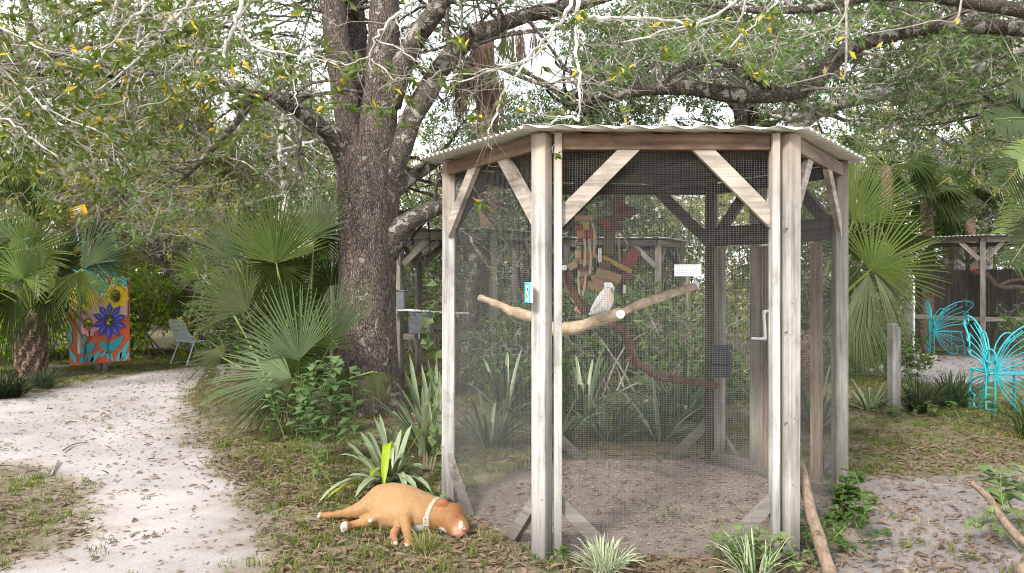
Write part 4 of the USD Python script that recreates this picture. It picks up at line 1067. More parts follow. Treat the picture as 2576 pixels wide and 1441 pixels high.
for k in range(7):   # dead skirt against the oak's foot
    h = at(868 + 9 * k, 925 + rng.uniform(-12, 12), 8.9)
    V, F = fan(h, norm([rng.normal(0, 0.2), rng.normal(0, 0.15), -1]), (0, -1, 0.1), 0.50 * rng.uniform(0.75, 1.1), rng, 22, 12, 0.02)
    put("dead_frond", (V, F), "palm_dead", pc)
frond(pc, b_(0.1, 0.1), (940, 934), 262, 85, 8.0, "palm_olive", rng, 0.3, 42, 0.2)
frond(pc, b_(0.1, 0.1), (948, 936), 318, 60, 8.0, "palm_olive", rng, 0.4, 50, 0.4)

for hub, ang, R, d in [((700, 985), 235, 120, 7.9), ((640, 930), 215, 120, 8.4), ((800, 985), 280, 100, 8.0), ((560, 930), 205, 90, 8.7)]:
    frond(pc, b_(0, 0), hub, ang, R, d, "palm_dead", rng, 0.6, 45, 0.5)
# the small palm at left, trunk wrapped in old leaf bases
rng = np.random.default_rng(32)
lb = gnd(78, 952)
lp = thing("cabbage_palm", "young cabbage palm with brown booted trunk at left, partly covering the flower board", "palm", lb)
dl = lb[1]
P = np.array([lb + [0, 0, -0.1], lb + [0.02, 0, 0.45], at(85, 800, dl), at(82, 770, dl)])
put("trunk", tube(spline(P, 5), sp_r([0.17, 0.17, 0.12, 0.07], 5), 14), "boot_bark", lp, smooth=True)
for k in range(46):
    z = 0.06 + 0.78 * k / 46; a = k * 2.4; r = 0.175 * (1 - 0.25 * (z / 0.9))
    p0 = lb + np.array([math.cos(a) * r * 0.9, math.sin(a) * r * 0.9, z]); o = np.array([math.cos(a), math.sin(a), 0])
    p1 = p0 + o * 0.07 + [0, 0, 0.17]
    put("leaf_base", tube(np.array([p0, (p0 + p1) / 2 + o * 0.03, p1]), [0.045, 0.038, 0.022], 5), "boot_bark", lp)
top = at(82, 795, dl)
for k in range(16):
    a = k * 2.4 + 0.4
    p1 = top + np.array([math.cos(a) * 0.55, math.sin(a) * 0.3, rng.uniform(0.15, 0.5)])
    put("petiole", petiole(top + [0, 0, -0.05], p1, 0.014, 0.1), "petiole", lp, smooth=True)
for hub, ang, R, m, tilt, spread, droop, off in [
    ((70, 640), 100, 160, "palm_leaf", 0.1, 140, 0.15, -0.2), ((95, 560), 75, 150, "palm_dark", -0.2, 60, 0.06, 0.0), ((150, 675), 35, 150, "palm_dark", 0.4, 110, 0.2, 0.1),
    ((208, 675), 52, 175, "palm_blue", 0.3, 42, 0.12, -0.3), ((214, 678), 12, 165, "palm_dark", 0.6, 40, 0.35, -0.3), ((208, 682), 272, 120, "palm_leaf", 0.35, 75, 0.1, -0.35),
    ((30, 600), 130, 170, "palm_blue", 0.2, 80, 0.5, -0.2), ((10, 680), 170, 140, "palm_leaf", 0.5, 110, 0.45, 0.0), ((-20, 720), 200, 140, "palm_dark", 0.6, 100, 0.5, 0.1),
    ((40, 740), 235, 130, "palm_dark", 0.5, 80, 0.5, -0.1), ((120, 730), 300, 130, "palm_dark", 0.5, 80, 0.4, -0.1), ((60, 520), 95, 110, "palm_dark", 0.2, 60, 0.3, 0.3),
    ((100, 690), 90, 90, "palm_olive", 0.2, 40, 0.05, -0.4), ((230, 620), 30, 130, "palm_dark", 0.4, 90, 0.4, 0.3), ((60, 700), 80, 120, "palm_leaf", 0.3, 120, 0.2, -0.35),
    ((-40, 600), 150, 140, "palm_leaf", 0.3, 110, 0.5, 0.3)]:
    frond(lp, top, hub, ang, R, dl + off, m, rng, tilt, spread, droop, n=40, pr=0.014)
# drooping frond tips of a taller palm at the upper left
ul = thing("cabbage_palm", "taller palm at the far left edge, only its dark drooping fronds in view", "palm", (-8.6, 12.6, 0))
put("trunk", tube([(-8.6, 12.6, -0.1), (-8.5, 12.6, 2.0), (-8.5, 12.6, 3.3)], [0.17, 0.15, 0.12], 12), "boot_bark", ul, smooth=True)
for hub, ang, R, m, tilt, spread, droop, off in [((0, 405), -20, 120, "palm_dark", 0.7, 90, 0.7, 0), ((40, 420), -60, 90, "palm_dark", 0.5, 70, 0.5, 0), ((-30, 380), 20, 150, "palm_leaf", 0.8, 90, 0.7, 0.2),
                                                 ((-20, 430), 250, 110, "palm_dark", 0.6, 90, 0.4, 0.1)]:
    frond(ul, (-8.5, 12.6, 3.3), hub, ang, R, 12.6 + off, m, rng, tilt, spread, droop, n=36)

# fan palm at the right shoulder of the cage
rng = np.random.default_rng(33)
rb = gnd(2160, 930); rb = np.array([3.2, 8.4, 0])
rp = thing("fan_palm", "deep green fan palm with big stiff fronds right behind the aviary's right hand post", "palm", rb)
put("trunk", tube([rb + [0, 0, -0.1], rb + [0, 0, 0.5], rb + [0.0, 0, 0.95]], [0.13, 0.12, 0.09], 12), "boot_bark", rp, smooth=True)
for hub, ang, R, d, m, tilt, spread, droop in [
    ((2148, 556), 58, 190, 7.7, "palm_leaf", 0.1, 62, 0.06), ((2192, 678), 42, 185, 7.4, "palm_leaf", 0.15, 88, 0.10), ((2198, 682), 318, 150, 7.4, "palm_blue", 0.5, 45, 0.5),
    ((2150, 720), 285, 170, 7.5, "palm_blue", 0.4, 45, 0.2), ((2185, 688), 258, 150, 7.4, "palm_blue", 0.4, 40, 0.25), ((2140, 640), 80, 150, 7.9, "palm_dark", 0.1, 110, 0.2), ((2160, 800), 275, 140, 7.6, "palm_leaf", 0.4, 42, 0.2),
    ((2230, 600), 20, 150, 8.0, "palm_dark", 0.5, 90, 0.4), ((2135, 480), 75, 130, 8.0, "palm_leaf", 0.0, 60, 0.1), ((2120, 760), 120, 120, 8.0, "palm_dark", 0.3, 110, 0.3)]:
    frond(rp, rb + [0, 0, 0.9], hub, ang, R, d, m, rng, tilt, spread, droop, n=36, pr=0.015)

# dark palms far right, behind the boarded aviary
rng = np.random.default_rng(34)
for (px, d, zt, lab) in ((2330, 17.5, 3.4, "dark cabbage palm with small crown behind the thin oaks at right"), (2230, 16.5, 3.9, "dark cabbage palm peeping over the fan palm at right"), (2440, 19.0, 3.0, "small dark palm low behind the boarded aviary")):
    b0 = at(px, 700, d) * [1, 1, 0]
    T = thing("cabbage_palm", lab, "palm", b0, "dark palms at the right")
    put("trunk", tube([b0 + [0, 0, -0.1], b0 + [0.05, 0, zt * 0.5], b0 + [0, 0, zt]], [0.16, 0.14, 0.12], 10), "boot_bark", T, smooth=True)
    for k in range(12):
        a = rng.uniform(0, 2 * math.pi); e = rng.uniform(-0.5, 0.9)
        o = np.array([math.cos(a), math.sin(a) * 0.8, e]); h = b0 + [0, 0, zt] + o * 0.55
        V, F = fan(h, o + [0, 0, -0.3], (-o[0] * e, -1, 0.8), 0.58, rng, 100, 24, 0.5)
        put("frond", (V, F), "palm_dark", T)
        put("petiole", petiole(b0 + [0, 0, zt - 0.05], h, 0.013), "petiole", T, smooth=True)

# the old palm with a skirt of dead fronds between the oak's limbs
rng = np.random.default_rng(35)
b0 = at(1240, 700, 13.0) * [1, 1, 0]
sp = thing("cabbage_palm", "tall palm with a shaggy skirt of dead brown fronds between the oak's limbs", "palm", b0)
put("trunk", tube(spline([b0 + [0, 0, -0.1], at(1232, 500, 13.0), at(1225, 300, 13.0), at(1215, 60, 13.0)], 5), np.full(16, 0.17), 12), "boot_bark", sp, smooth=True)
def skirt(px, py, R, n, d, m, sp_=16):
    for k in range(n):
        h = at(px + rng.normal(0, 16), py + rng.normal(0, 16), d + rng.normal(0, 0.12))
        V, F = fan(h, norm([rng.normal(0, 0.16), rng.normal(0, 0.12), -1]), (rng.normal(0, 0.4), -1, 0.1), R * d / FPX * rng.uniform(0.7, 1.1), rng, sp_, 12, 0.03)
        put("dead_frond", (V, F), m, sp)
skirt(1205, 120, 160, 9, 12.8, "palm_dead"); skirt(1175, 190, 130, 6, 12.8, "palm_dead"); skirt(1240, 170, 140, 6, 12.8, "palm_dead"); skirt(1165, 90, 120, 5, 12.8, "palm_dead")
skirt(1290, 90, 120, 3, 12.6, "palm_olive", 22); skirt(1325, 70, 130, 4, 12.6, "palm_dead", 14)

# feather palm at the right edge
rng = np.random.default_rng(36)
fp = thing("areca_palm", "feathery green palm fronds reaching in from the right edge of the view", "palm", (5.15, 6.9, 0))
for k in range(4):
    put("stem", tube(spline([np.array([5.15 + 0.1 * k, 6.9, -0.05]), np.array([5.1 + 0.1 * k, 6.9, 1.0]), np.array([5.05 + 0.12 * k, 6.85, 1.9])], 4), np.linspace(0.035, 0.022, 9), 8), "palm_olive", fp, smooth=True)
def feather(P0, P1, up, Lm, mat_, n=34):
    P0, P1 = np.array(P0), np.array(P1); m = (P0 + P1) / 2 + np.array([0, 0, up])
    C = spline([P0, m, P1], 8); put("rachis", tube(C, np.linspace(0.012, 0.003, len(C)), 5), "petiole", fp, smooth=True)
    mb = MB(); s = np.linspace(0.12, 1, n); idx = s * (len(C) - 1)
    T = np.gradient(C, axis=0)
    for i, x in zip(range(n), idx):
        p = np.array([np.interp(x, np.arange(len(C)), C[:, k]) for k in range(3)])
        t = norm([np.interp(x, np.arange(len(C)), T[:, k]) for k in range(3)])
        sd = norm(np.cross(t, [0.15, -1, 0.55]))
        for sg in (-1, 1):
            L = Lm * (0.45 + 0.55 * math.sin(math.pi * min(s[i] * 0.85 + 0.12, 1))) * rng.uniform(0.9, 1.1)
            d = norm(sd * sg + t * 0.55 + rng.normal(0, 0.05, 3))
            w = norm(np.cross(d, [0, -1, 0.3])) * 0.009
            q1, q2 = p + d * L * 0.55 - [0, 0, 0.02], p + d * L - [0, 0, 0.10 * L / 0.3]
            mb.add([p - w * 0.5, p + w * 0.5, q1 + w, q1 - w, q2], [[0, 1, 2], [0, 2, 3], [3, 2, 4]])
    put("frond", mb.get(), mat_, fp)
for a, b, u, L, m in [((2660, 330, 6.9), (2500, 300, 6.6), 0.06, 0.30, "palm_dark"), ((2680, 420, 6.8), (2520, 470, 6.4), 0.18, 0.32, "palm_dark"), ((2680, 500, 6.9), (2535, 585, 6.7), 0.15, 0.28, "palm_leaf"),
                      ((2660, 300, 7.0), (2556, 215, 6.8), 0.02, 0.26, "palm_dark"), ((2690, 450, 6.6), (2560, 400, 6.2), 0.10, 0.32, "palm_leaf"), ((2690, 560, 6.8), (2545, 660, 6.6), 0.16, 0.26, "palm_dark")]:
    feather(at(*a), at(*b), u, L, m)
for p in [(2660, 330, 6.9), (2680, 420, 6.8), (2680, 500, 6.9), (2690, 450, 6.6), (2690, 560, 6.8)]:
    q = at(*p); put("sheath", tube(spline([np.array([5.15, 6.87, 1.7]), (q + [5.15, 6.87, 1.9]) / 2 + [0.05, 0, 0.1], q], 4), np.linspace(0.02, 0.012, 9), 6), "petiole", fp, smooth=True)

# ------------------------------------------------------------------ strap leaved plants
def strap(base, tip, w, lift=0.3, rng=rng, n=7, taper=0.35, cup=0.35):
    base = np.asarray(base, float); tip = np.asarray(tip, float)
    L = np.linalg.norm(tip - base)
    m = base * 0.45 + tip * 0.55 + np.array([0, 0, lift * L])
    t = np.linspace(0, 1, n)[:, None]
    C = base * (1 - t) ** 2 + 2 * m * t * (1 - t) + tip * t**2
    T = np.gradient(C, axis=0); T /= np.linalg.norm(T, axis=1, keepdims=True)
    out = norm((tip - base) * [1, 1, 0] + 1e-6); sd = norm(np.cross(out, [0, 0, 1]) + rng.normal(0, 0.15, 3))
    V = []
    for i in range(n):
        s = i / (n - 1)
        ww = w / 2 * (1 - taper * s) * (1.0 if s < 0.72 else max(1 - ((s - 0.72) / 0.28) ** 2.0, 0.03))
        nr = np.cross(sd, T[i])
        if nr[2] < 0: nr = -nr
        V += [C[i] - sd * ww + nr * ww * cup, C[i] - nr * ww * cup * 0.3, C[i] + sd * ww + nr * ww * cup]
    F = []
    for s in range(n - 1):
        a = s * 3
        F += [[a, a + 1, a + 4], [a, a + 4, a + 3], [a + 1, a + 2, a + 5], [a + 1, a + 5, a + 4]]
    return np.array(V), np.array(F)

rng = np.random.default_rng(41)
bb = gnd(978, 1228)
br = thing("bromeliad", "large grey green strap leaved bromeliad right behind the sleeping dog", "plant", bb)
for (px, py, d, w, lift, m) in [(798, 1268, 5.35, 0.055, 0.35, "strap_leaf"), (812, 1262, 5.45, 0.05, 0.30, "strap_light"), (905, 1085, 6.0, 0.06, 0.10, "strap_leaf"), (940, 1048, 6.1, 0.045, 0.06, "strap_leaf"),
                                (955, 1040, 6.15, 0.045, 0.05, "strap_leaf"), (975, 1075, 6.2, 0.04, 0.05, "strap_dark"), (1010, 1078, 6.1, 0.05, 0.08, "strap_leaf"), (1036, 1068, 5.9, 0.06, 0.16, "strap_leaf"),
                                (1092, 1028, 5.8, 0.018, 0.02, "strap_light"), (1086, 1238, 5.45, 0.055, 0.35, "strap_leaf"), (1052, 1240, 5.35, 0.055, 0.38, "strap_leaf"), (872, 1112, 5.9, 0.05, 0.15, "strap_leaf"),
                                (892, 1252, 5.4, 0.05, 0.40, "strap_leaf"), (1022, 1242, 5.35, 0.05, 0.40, "strap_leaf"), (930, 1200, 5.3, 0.05, 0.3, "strap_light"), (905, 1160, 5.5, 0.045, 0.3, "strap_leaf"),
                                (1045, 1130, 5.9, 0.045, 0.12, "strap_dark"), (1000, 1065, 6.3, 0.045, 0.05, "strap_dark"), (925, 1080, 6.3, 0.045, 0.05, "strap_dark"), (1070, 1180, 5.7, 0.05, 0.3, "strap_leaf")]:
    o = rng.normal(0, 0.035, 2)
    put("leaf", strap(bb + [o[0], o[1], 0.02], at(px, py, d), w * 1.25, lift, rng), m, br, smooth=True)
put("leaf", strap(bb + [0.02, -0.05, 0.30], bb + [0.03, -0.42, 0.10], 0.062, 0.75, rng, taper=0.05), "strap_light", br, smooth=True)
for k in range(26):
    a = rng.uniform(0, 6.28); r = rng.uniform(0.2, 0.42)
    put("leaf", strap(bb + [0.04 * math.cos(a), 0.04 * math.sin(a), 0.02], bb + [r * math.cos(a), r * math.sin(a), rng.uniform(0.02, 0.35)], rng.uniform(0.035, 0.05), rng.uniform(0.2, 0.5), rng), "strap_leaf" if k % 3 else "strap_dark", br, smooth=True)
for px in (1066, 1073, 1079, 1086):
    put("dry_leaf", strap(at(px, 1190, 5.9), at(px + rng.uniform(-10, 16), 1122 + rng.uniform(0, 30), 5.95), 0.018, 0.02, rng), "palm_dead", br, smooth=True)

bb2 = gnd(1078, 1150)
b2 = thing("bromeliad", "tall stiff strap leaved bromeliad against the left rear post of the aviary", "plant", bb2)
for (px, py, d, w, lift, m) in [(888, 985, 6.5, 0.035, 0.30, "strap_leaf"), (990, 955, 6.9, 0.05, 0.12, "strap_leaf"), (1030, 890, 7.2, 0.055, 0.06, "strap_leaf"), (1075, 900, 7.3, 0.05, 0.02, "strap_dark"),
                                (1098, 896, 7.2, 0.055, 0.03, "strap_leaf"), (1106, 930, 7.0, 0.05, 0.05, "strap_leaf"), (1062, 968, 6.8, 0.05, 0.04, "strap_leaf"), (972, 1052, 6.6, 0.045, 0.15, "strap_leaf"),
                                (1108, 1012, 6.7, 0.05, 0.1, "strap_leaf"), (1040, 1012, 6.6, 0.05, 0.08, "strap_leaf"), (1016, 930, 7.1, 0.05, 0.1, "strap_dark"), (1005, 1000, 6.7, 0.045, 0.12, "strap_leaf"),
                                (1085, 950, 6.6, 0.05, 0.05, "strap_leaf"), (1060, 915, 7.3, 0.05, 0.04, "strap_leaf"), (985, 1010, 6.9, 0.045, 0.14, "strap_dark"), (1115, 960, 7.1, 0.05, 0.06, "strap_leaf")]:
    o = rng.normal(0, 0.04, 2)
    put("leaf", strap(bb2 + [o[0], o[1], 0.02], at(px, py, d), w, lift, rng), m, b2, smooth=True)
for k in range(22):
    a = rng.uniform(0, 6.28); r = rng.uniform(0.25, 0.6)
    put("leaf", strap(bb2 + [0.05 * math.cos(a), 0.05 * math.sin(a), 0.02], bb2 + [min(r * math.cos(a), 0.15), r * math.sin(a), rng.uniform(0.15, 0.75)], rng.uniform(0.035, 0.055), rng.uniform(0.1, 0.3), rng), "strap_leaf" if k % 3 else "strap_dark", b2, smooth=True)
q = at(1079, 1085, 6.9); put("flower", tube([q, q + [0.0, 0, 0.04], q + [0.003, 0, 0.07]], [0.012, 0.018, 0.003], 6), "toy_orange", b2, smooth=True)

def rosette(label, px, d, n, r, h, w, mats, seed, cat="plant", name="bromeliad"):
    rng = np.random.default_rng(seed); c = at(px, 700, d) * [1, 1, 0]
    T = thing(name, label, cat, c, "bromeliads around the cage")
    for k in range(n):
        a = rng.uniform(0, 6.28); rr = r * rng.uniform(0.35, 1.0); e = 0.05
        put("leaf", strap(c + [e * math.cos(a), e * math.sin(a), 0.0], c + [rr * math.cos(a), rr * math.sin(a), h * rng.uniform(0.25, 1.0) * (1.15 - 0.6 * rr / r)], w * rng.uniform(0.8, 1.15), rng.uniform(0.05, 0.3), rng), mats[rng.integers(len(mats))], T, smooth=True)
SM = ["strap_leaf"] + ["strap_dark"] * 5
rosette("strap leaved bromeliad just outside the cage's left rear corner", 1395, 7.3, 30, 0.6, 0.8, 0.045, SM, 51)
rosette("dark bromeliad under the middle of the perch behind the cage", 1530, 7.5, 44, 0.7, 0.62, 0.042, SM, 52)
rosette("dark bromeliad with long arching leaves beside the rear right cage post", 1660, 7.5, 44, 0.75, 0.68, 0.042, SM, 53)
rosette("low bromeliad with pale leaves seen through the left panel of the cage", 1230, 7.2, 36, 0.6, 0.62, 0.042, ["strap_leaf", "strap_dark", "strap_dark"], 54)
rosette("far bromeliad tangle behind the cage centre", 1470, 8.6, 44, 0.9, 0.9, 0.055, SM, 55)
rosette("far bromeliad tangle behind the rear right corner of the cage", 1720, 8.6, 44, 0.9, 0.9, 0.055, SM, 56)
rosette("far bromeliad tangle behind the left panel of the cage", 1270, 8.8, 40, 0.8, 0.9, 0.055, SM, 57)
rosette("brownish strap leaved clump left of the grey fence post at right", 2185, 9.3, 44, 0.5, 0.42, 0.03, ["strap_dark", "palm_olive", "strap_leaf"], 58)
rosette("green clump seen through the right hand panel of the cage", 2050, 8.0, 24, 0.55, 0.75, 0.04, SM, 59)

# grassy clumps
def tuft(label, c, n, r, h, mats, seed, w=0.006, name="grass_clump", cat="grass clump", leaf_name="blade", single=False, droop=0.5):
    rng = np.random.default_rng(seed); T = thing(name, label, cat, (c[0], c[1], 0))
    mbs = {m: MB() for m in mats}
    for k in range(n):
        a = rng.uniform(0, 6.28); rr = r * rng.uniform(0.2, 1.0); e = r * 0.28 * rng.uniform(0, 1)
        vf = strap(np.array([c[0] + e * math.cos(a), c[1] + e * math.sin(a), -0.005]), np.array([c[0] + rr * math.cos(a + rng.normal(0, .3)), c[1] + rr * math.sin(a), h * rng.uniform(0.3, 1.0) * (1.1 - droop * rr / r)]), w * rng.uniform(0.7, 1.2), rng.uniform(0.1, 0.4), rng, n=5)
        m = mats[rng.integers(len(mats))]
        if single: put(leaf_name, vf, m, T)
        else: mbs[m].add(*vf)
    if not single:
        for m in mats:
            if mbs[m].v: put("blades", mbs[m].get(), m, T, kind="stuff")
tuft("dark arching liriope clump right of the grey fence post", at(2310, 700, 9.2), 240, 0.42, 0.48, ["dark_grass", "strap_dark"], 61, 0.014)
tuft("dark liriope clump with long blades left of the front turquoise bench", at(2395, 700, 9.5), 280, 0.5, 0.52, ["dark_grass", "strap_dark"], 62, 0.014)
tuft("green grass clump at the right edge below the turquoise bench", gnd(2590, 1095), 160, 0.42, 0.45, ["grass_blade", "dark_grass"], 63, 0.014)
tuft("dark liriope bed under the small palm at far left", gnd(10, 1000), 300, 0.75, 0.42, ["dark_grass", "dark_grass"], 64, 0.014)
tuft("dark liriope clump at the foot of the small palm", gnd(110, 975), 160, 0.42, 0.34, ["dark_grass", "strap_dark"], 65, 0.012)
tuft("dry straw coloured grass tuft in front of the sleeping dog's chest", gnd(1070, 1392), 150, 0.16, 0.17, ["dry_grass", "grass_blade"], 66, 0.005)
tuft("white striped grass clump at the foot of the front panel, left of its middle", gnd(1520, 1440), 130, 0.26, 0.22, ["white_stripe_leaf"], 67, 0.011, name="striped_grass", single=True)
tuft("white striped grass clump before the right front post of the aviary", gnd(1900, 1452), 60, 0.28, 0.30, ["white_stripe_leaf", "white_stripe_leaf", "weed_leaf"], 68, 0.013, name="striped_grass", single=True)

# leafy weeds and the milkweed
def stem_plant(label, c, h, n, L, W, m, seed, name="leafy_plant", spread=0.15, stems=1, parts=True, cat="plant", lean=0.1, thin=0.8):
    rng = np.random.default_rng(seed); T = thing(name, label, cat, (c[0], c[1], 0))
    mb = MB()
    for s in range(stems):
        b = np.array([c[0] + rng.normal(0, spread * (stems > 1)), c[1] + rng.normal(0, spread * (stems > 1)), -0.02])
        hh = h * rng.uniform(0.6, 1.0) if stems > 1 else h
        e = b + [rng.normal(0, lean), rng.normal(0, lean), hh]
        C = spline([b, (b + e) / 2 + rng.normal(0, 0.02, 3), e], 4)
        put("stem", tube(C, np.linspace(0.008, 0.003, len(C)) * (h / 0.6 + 0.4) * thin, 5), "petiole", T, smooth=True)
        for k in range(n):
            t = rng.uniform(0.15, 1.0) ** 0.8; p = np.array([np.interp(t, np.linspace(0, 1, len(C)), C[:, j]) for j in range(3)])
            a = rng.uniform(0, 6.28); d = norm([math.cos(a), math.sin(a), rng.uniform(-0.1, 0.7)])
            M = xforms(p[None] + d * 0.01, d[None], np.array([rng.uniform(0.6, 1.15)]), rng, roll=False)
            vf = place(leaf_vf(L, W, 0.18, 0.35), M)
            if parts: put("leaf", vf, m, T)
            else: mb.add(*vf)
    if not parts:
        put("foliage", mb.get(), m, T, kind="stuff")
    return T
stem_plant("milkweed like plant with broad oblong leaves in front of the fan palm clump", gnd(832, 1165), 0.92, 40, 0.17, 0.085, "milkweed_leaf", 71, spread=0.17, stems=4, thin=0.45)
stem_plant("young broad leaved plant between the palm clump and the big trunk", at(775, 700, 7.5), 0.95, 34, 0.16, 0.085, "milkweed_leaf", 72, spread=0.2, stems=4, thin=0.45)
stem_plant("small yellow green seedling at the edge of the leaf litter left of the bromeliad", gnd(818, 1215), 0.35, 12, 0.085, 0.045, "bright_leaf", 73, spread=0.08, stems=2)
stem_plant("green weed clump against the foot of the right rear post", gnd(2110, 1330), 0.38, 26, 0.085, 0.055, "weed_leaf", 74, spread=0.12, stems=7)
stem_plant("low weed patch right of the leaning log", gnd(2150, 1385), 0.18, 16, 0.06, 0.04, "weed_leaf", 75, spread=0.15, stems=7)
stem_plant("weed between the right front post and the leaning log", gnd(2045, 1395), 0.2, 14, 0.06, 0.04, "weed_leaf", 76, spread=0.07, stems=5)
stem_plant("bright weed clump in front of the right foot brace of the cage", gnd(1860, 1425), 0.24, 18, 0.062, 0.042, "bright_leaf", 77, spread=0.09, stems=7)
stem_plant("bright weed beside the right front post's foot", gnd(1985, 1432), 0.14, 12, 0.055, 0.036, "bright_leaf", 78, spread=0.07, stems=5)
stem_plant("tiny weed at the foot of the left front post", gnd(1415, 1432), 0.1, 10, 0.05, 0.034, "weed_leaf", 79, spread=0.05, stems=4)
stem_plant("small green weed between the dog's ear and the aviary post", gnd(1090, 1262), 0.1, 10, 0.06, 0.045, "bright_leaf", 80, spread=0.04, stems=3)
stem_plant("yellow green weed in front of the dark liriope at right", gnd(2335, 1050), 0.16, 12, 0.08, 0.06, "bright_leaf", 81, spread=0.10, stems=4)
stem_plant("green weed at the foot of the grey fence post", gnd(2225, 1045), 0.2, 12, 0.07, 0.05, "bright_leaf", 82, spread=0.10, stems=5)
stem_plant("weeds growing around the front turquoise bench's legs", gnd(2490, 1060), 0.35, 16, 0.08, 0.055, "weed_leaf", 83, spread=0.22, stems=7)
stem_plant("large leaved bright plant at the right edge in the foreground", gnd(2605, 1360), 0.45, 14, 0.14, 0.10, "bright_leaf", 84, spread=0.10, stems=5)
stem_plant("low dark weeds at the foot of the fan palm clump", gnd(740, 1100), 0.25, 18, 0.07, 0.04, "weed_leaf", 85, spread=0.3, stems=9)
stem_plant("small weed on the bare floor inside the cage", gnd(1690, 1285), 0.07, 9, 0.03, 0.02, "weed_leaf", 86, spread=0.04, stems=4)

def vine(label, pts, n, L, W, m, seed, name="vine"):
    rng = np.random.default_rng(seed); C = spline([at(*p) for p in pts], 5)
    T = thing(name, label, "vine", C[0] * [1, 1, 0])
    put("stem", tube(C, 0.003, 4), "petiole", T, smooth=True)
    for k in range(n):
        t = rng.uniform(0, len(C) - 1.01); i = int(t); p = C[i] + (C[i + 1] - C[i]) * (t - i)
        d = norm([rng.normal(), -abs(rng.normal(0.2, 0.5)), rng.normal(-0.3, 0.5)])
        M = xforms(p[None] + d * 0.02, d[None], np.array([rng.uniform(0.7, 1.2)]), rng)
        put("leaf", place(leaf_vf(L, W, 0.1, 0.2), M), m, T)
vine("pale leaved vine hanging beside the aviary's left rear post", [(1098, 1180, 6.4), (1085, 1080, 6.4), (1102, 940, 6.3), (1080, 840, 6.3), (1100, 770, 6.2), (1112, 700, 6.1)], 42, 0.085, 0.075, "bright_leaf", 91)
vine("small leaved yellow green vine around the cut stick at lower right", [(2400, 1400, 4.6), (2440, 1340, 4.6), (2470, 1290, 4.6), (2500, 1310, 4.6), (2540, 1350, 4.5), (2580, 1400, 4.4)], 40, 0.045, 0.04, "bright_leaf", 92)
vine("yellow green vine climbing a thin trunk left of the big oak", [(610, 640, 14.6), (655, 560, 14.6), (660, 470, 14.6), (640, 400, 14.6), (700, 330, 14.6)], 70, 0.10, 0.08, "bright_leaf", 93)
# ------------------------------------------------------------------ pale bare branches hanging into the top of the view
def hanging(label, lines, d, seed, nleaf, leafy=0.5, group=None, kids=(0, 2), fan=1.0):
    rng = np.random.default_rng(seed)
    first = at(*lines[0][0][0][:2], d)
    T = thing("oak_branch", label, "branch", first)
    segs, tips = [], []
    for pts, r0, r1 in lines:
        P = spline([at(p[0], p[1], p[2] if len(p) > 2 else d) for p in pts], 4)
        P = P + rng.normal(0, 0.006, P.shape)
        R = np.linspace(r0, r1, len(P))
        put("limb", tube(P, R, 7), "twig_bark", T, smooth=True)
        for j in range(2, len(P)):
            for q in range(rng.integers(*kids)):
                t = norm(P[min(j + 1, len(P) - 1)] - P[j - 1])
                dd = norm(t * 0.9 + rng.normal(0, 0.75, 3) * [1, 0.9, 0.8] * fan)
                grow(rng, P[j], dd, rng.uniform(0.18, 0.5), max(R[j] * 0.36, 0.0017), 2, segs, tips, kids=1, maxlevel=3, wander=0.5, gravity=-0.02, nseg=5)
    put("twigs", limbs_mesh(segs), "twig_grey", T, smooth=True, kind="stuff")
    n = min(nleaf, len(tips)); pick = rng.permutation(len(tips))[:n]
    green, count = MB(), 0
    for k, i in enumerate(pick):
        p, dd = tips[i]
        for q in range(rng.integers(4, 8)):
            d2 = norm(dd * 0.8 + rng.normal(0, 0.75, 3) + [0, 0, -0.1])
            M = xforms(p[None], d2[None], np.array([rng.uniform(0.75, 1.3)]), rng)
            vf = place(leaf_vf(0.070, 0.022, 0.2, 0.3), M)
            yel = rng.random() < 0.11
            if yel and count < 32:
                put("yellow_leaf", vf, "yellow_leaf", T); count += 1
            elif k % 4 == 0 and q == 0:
                put("leaf", vf, "near_leaf", T)
            else:
                green.add(*vf)
    if green.v:
        put("leaves", green.get(), "near_leaf", T, kind="stuff")
    return T
hanging("pale forked oak branch hanging over the sandy path, its twigs spread in a fan", [
    ([(482, -60), (478, 7), (461, 33), (418, 67), (401, 97), (350, 144), (300, 190), (235, 235)], 0.014, 0.004),
    ([(451, 47), (458, 87), (468, 120), (440, 170), (380, 215)], 0.009, 0.003),
    ([(401, 97), (410, 130), (418, 165), (412, 220)], 0.006, 0.002), ([(401, 97), (360, 120), (330, 130), (270, 165)], 0.006, 0.002)], 4.6, 501, 110)
hanging("pale white oak branch drooping in the left middle of the treetops", [
    ([(608, -60), (605, 7), (595, 43), (575, 94), (558, 140), (548, 164), (501, 200), (451, 234), (350, 275)], 0.014, 0.004),
    ([(548, 164), (556, 185), (562, 200), (590, 225)], 0.008, 0.003), ([(548, 130), (520, 140), (508, 158)], 0.005, 0.002),
    ([(598, 57), (618, 94), (635, 110), (668, 127), (711, 130), (735, 140), (808, 144), (855, 170)], 0.010, 0.003),
    ([(635, 109), (701, 100), (745, 95)], 0.006, 0.002), ([(715, 132), (715, 167), (735, 207), (745, 240), (745, 277), (700, 300)], 0.006, 0.002)], 4.6, 502, 120)
hanging("thin pale oak branch slanting in from the top left", [
    ([(385, -50), (377, 7), (334, 40), (307, 77), (284, 107), (250, 144), (190, 200), (120, 260)], 0.009, 0.003),
    ([(284, 107), (250, 120), (190, 150), (100, 180)], 0.005, 0.002)], 4.4, 503, 90)
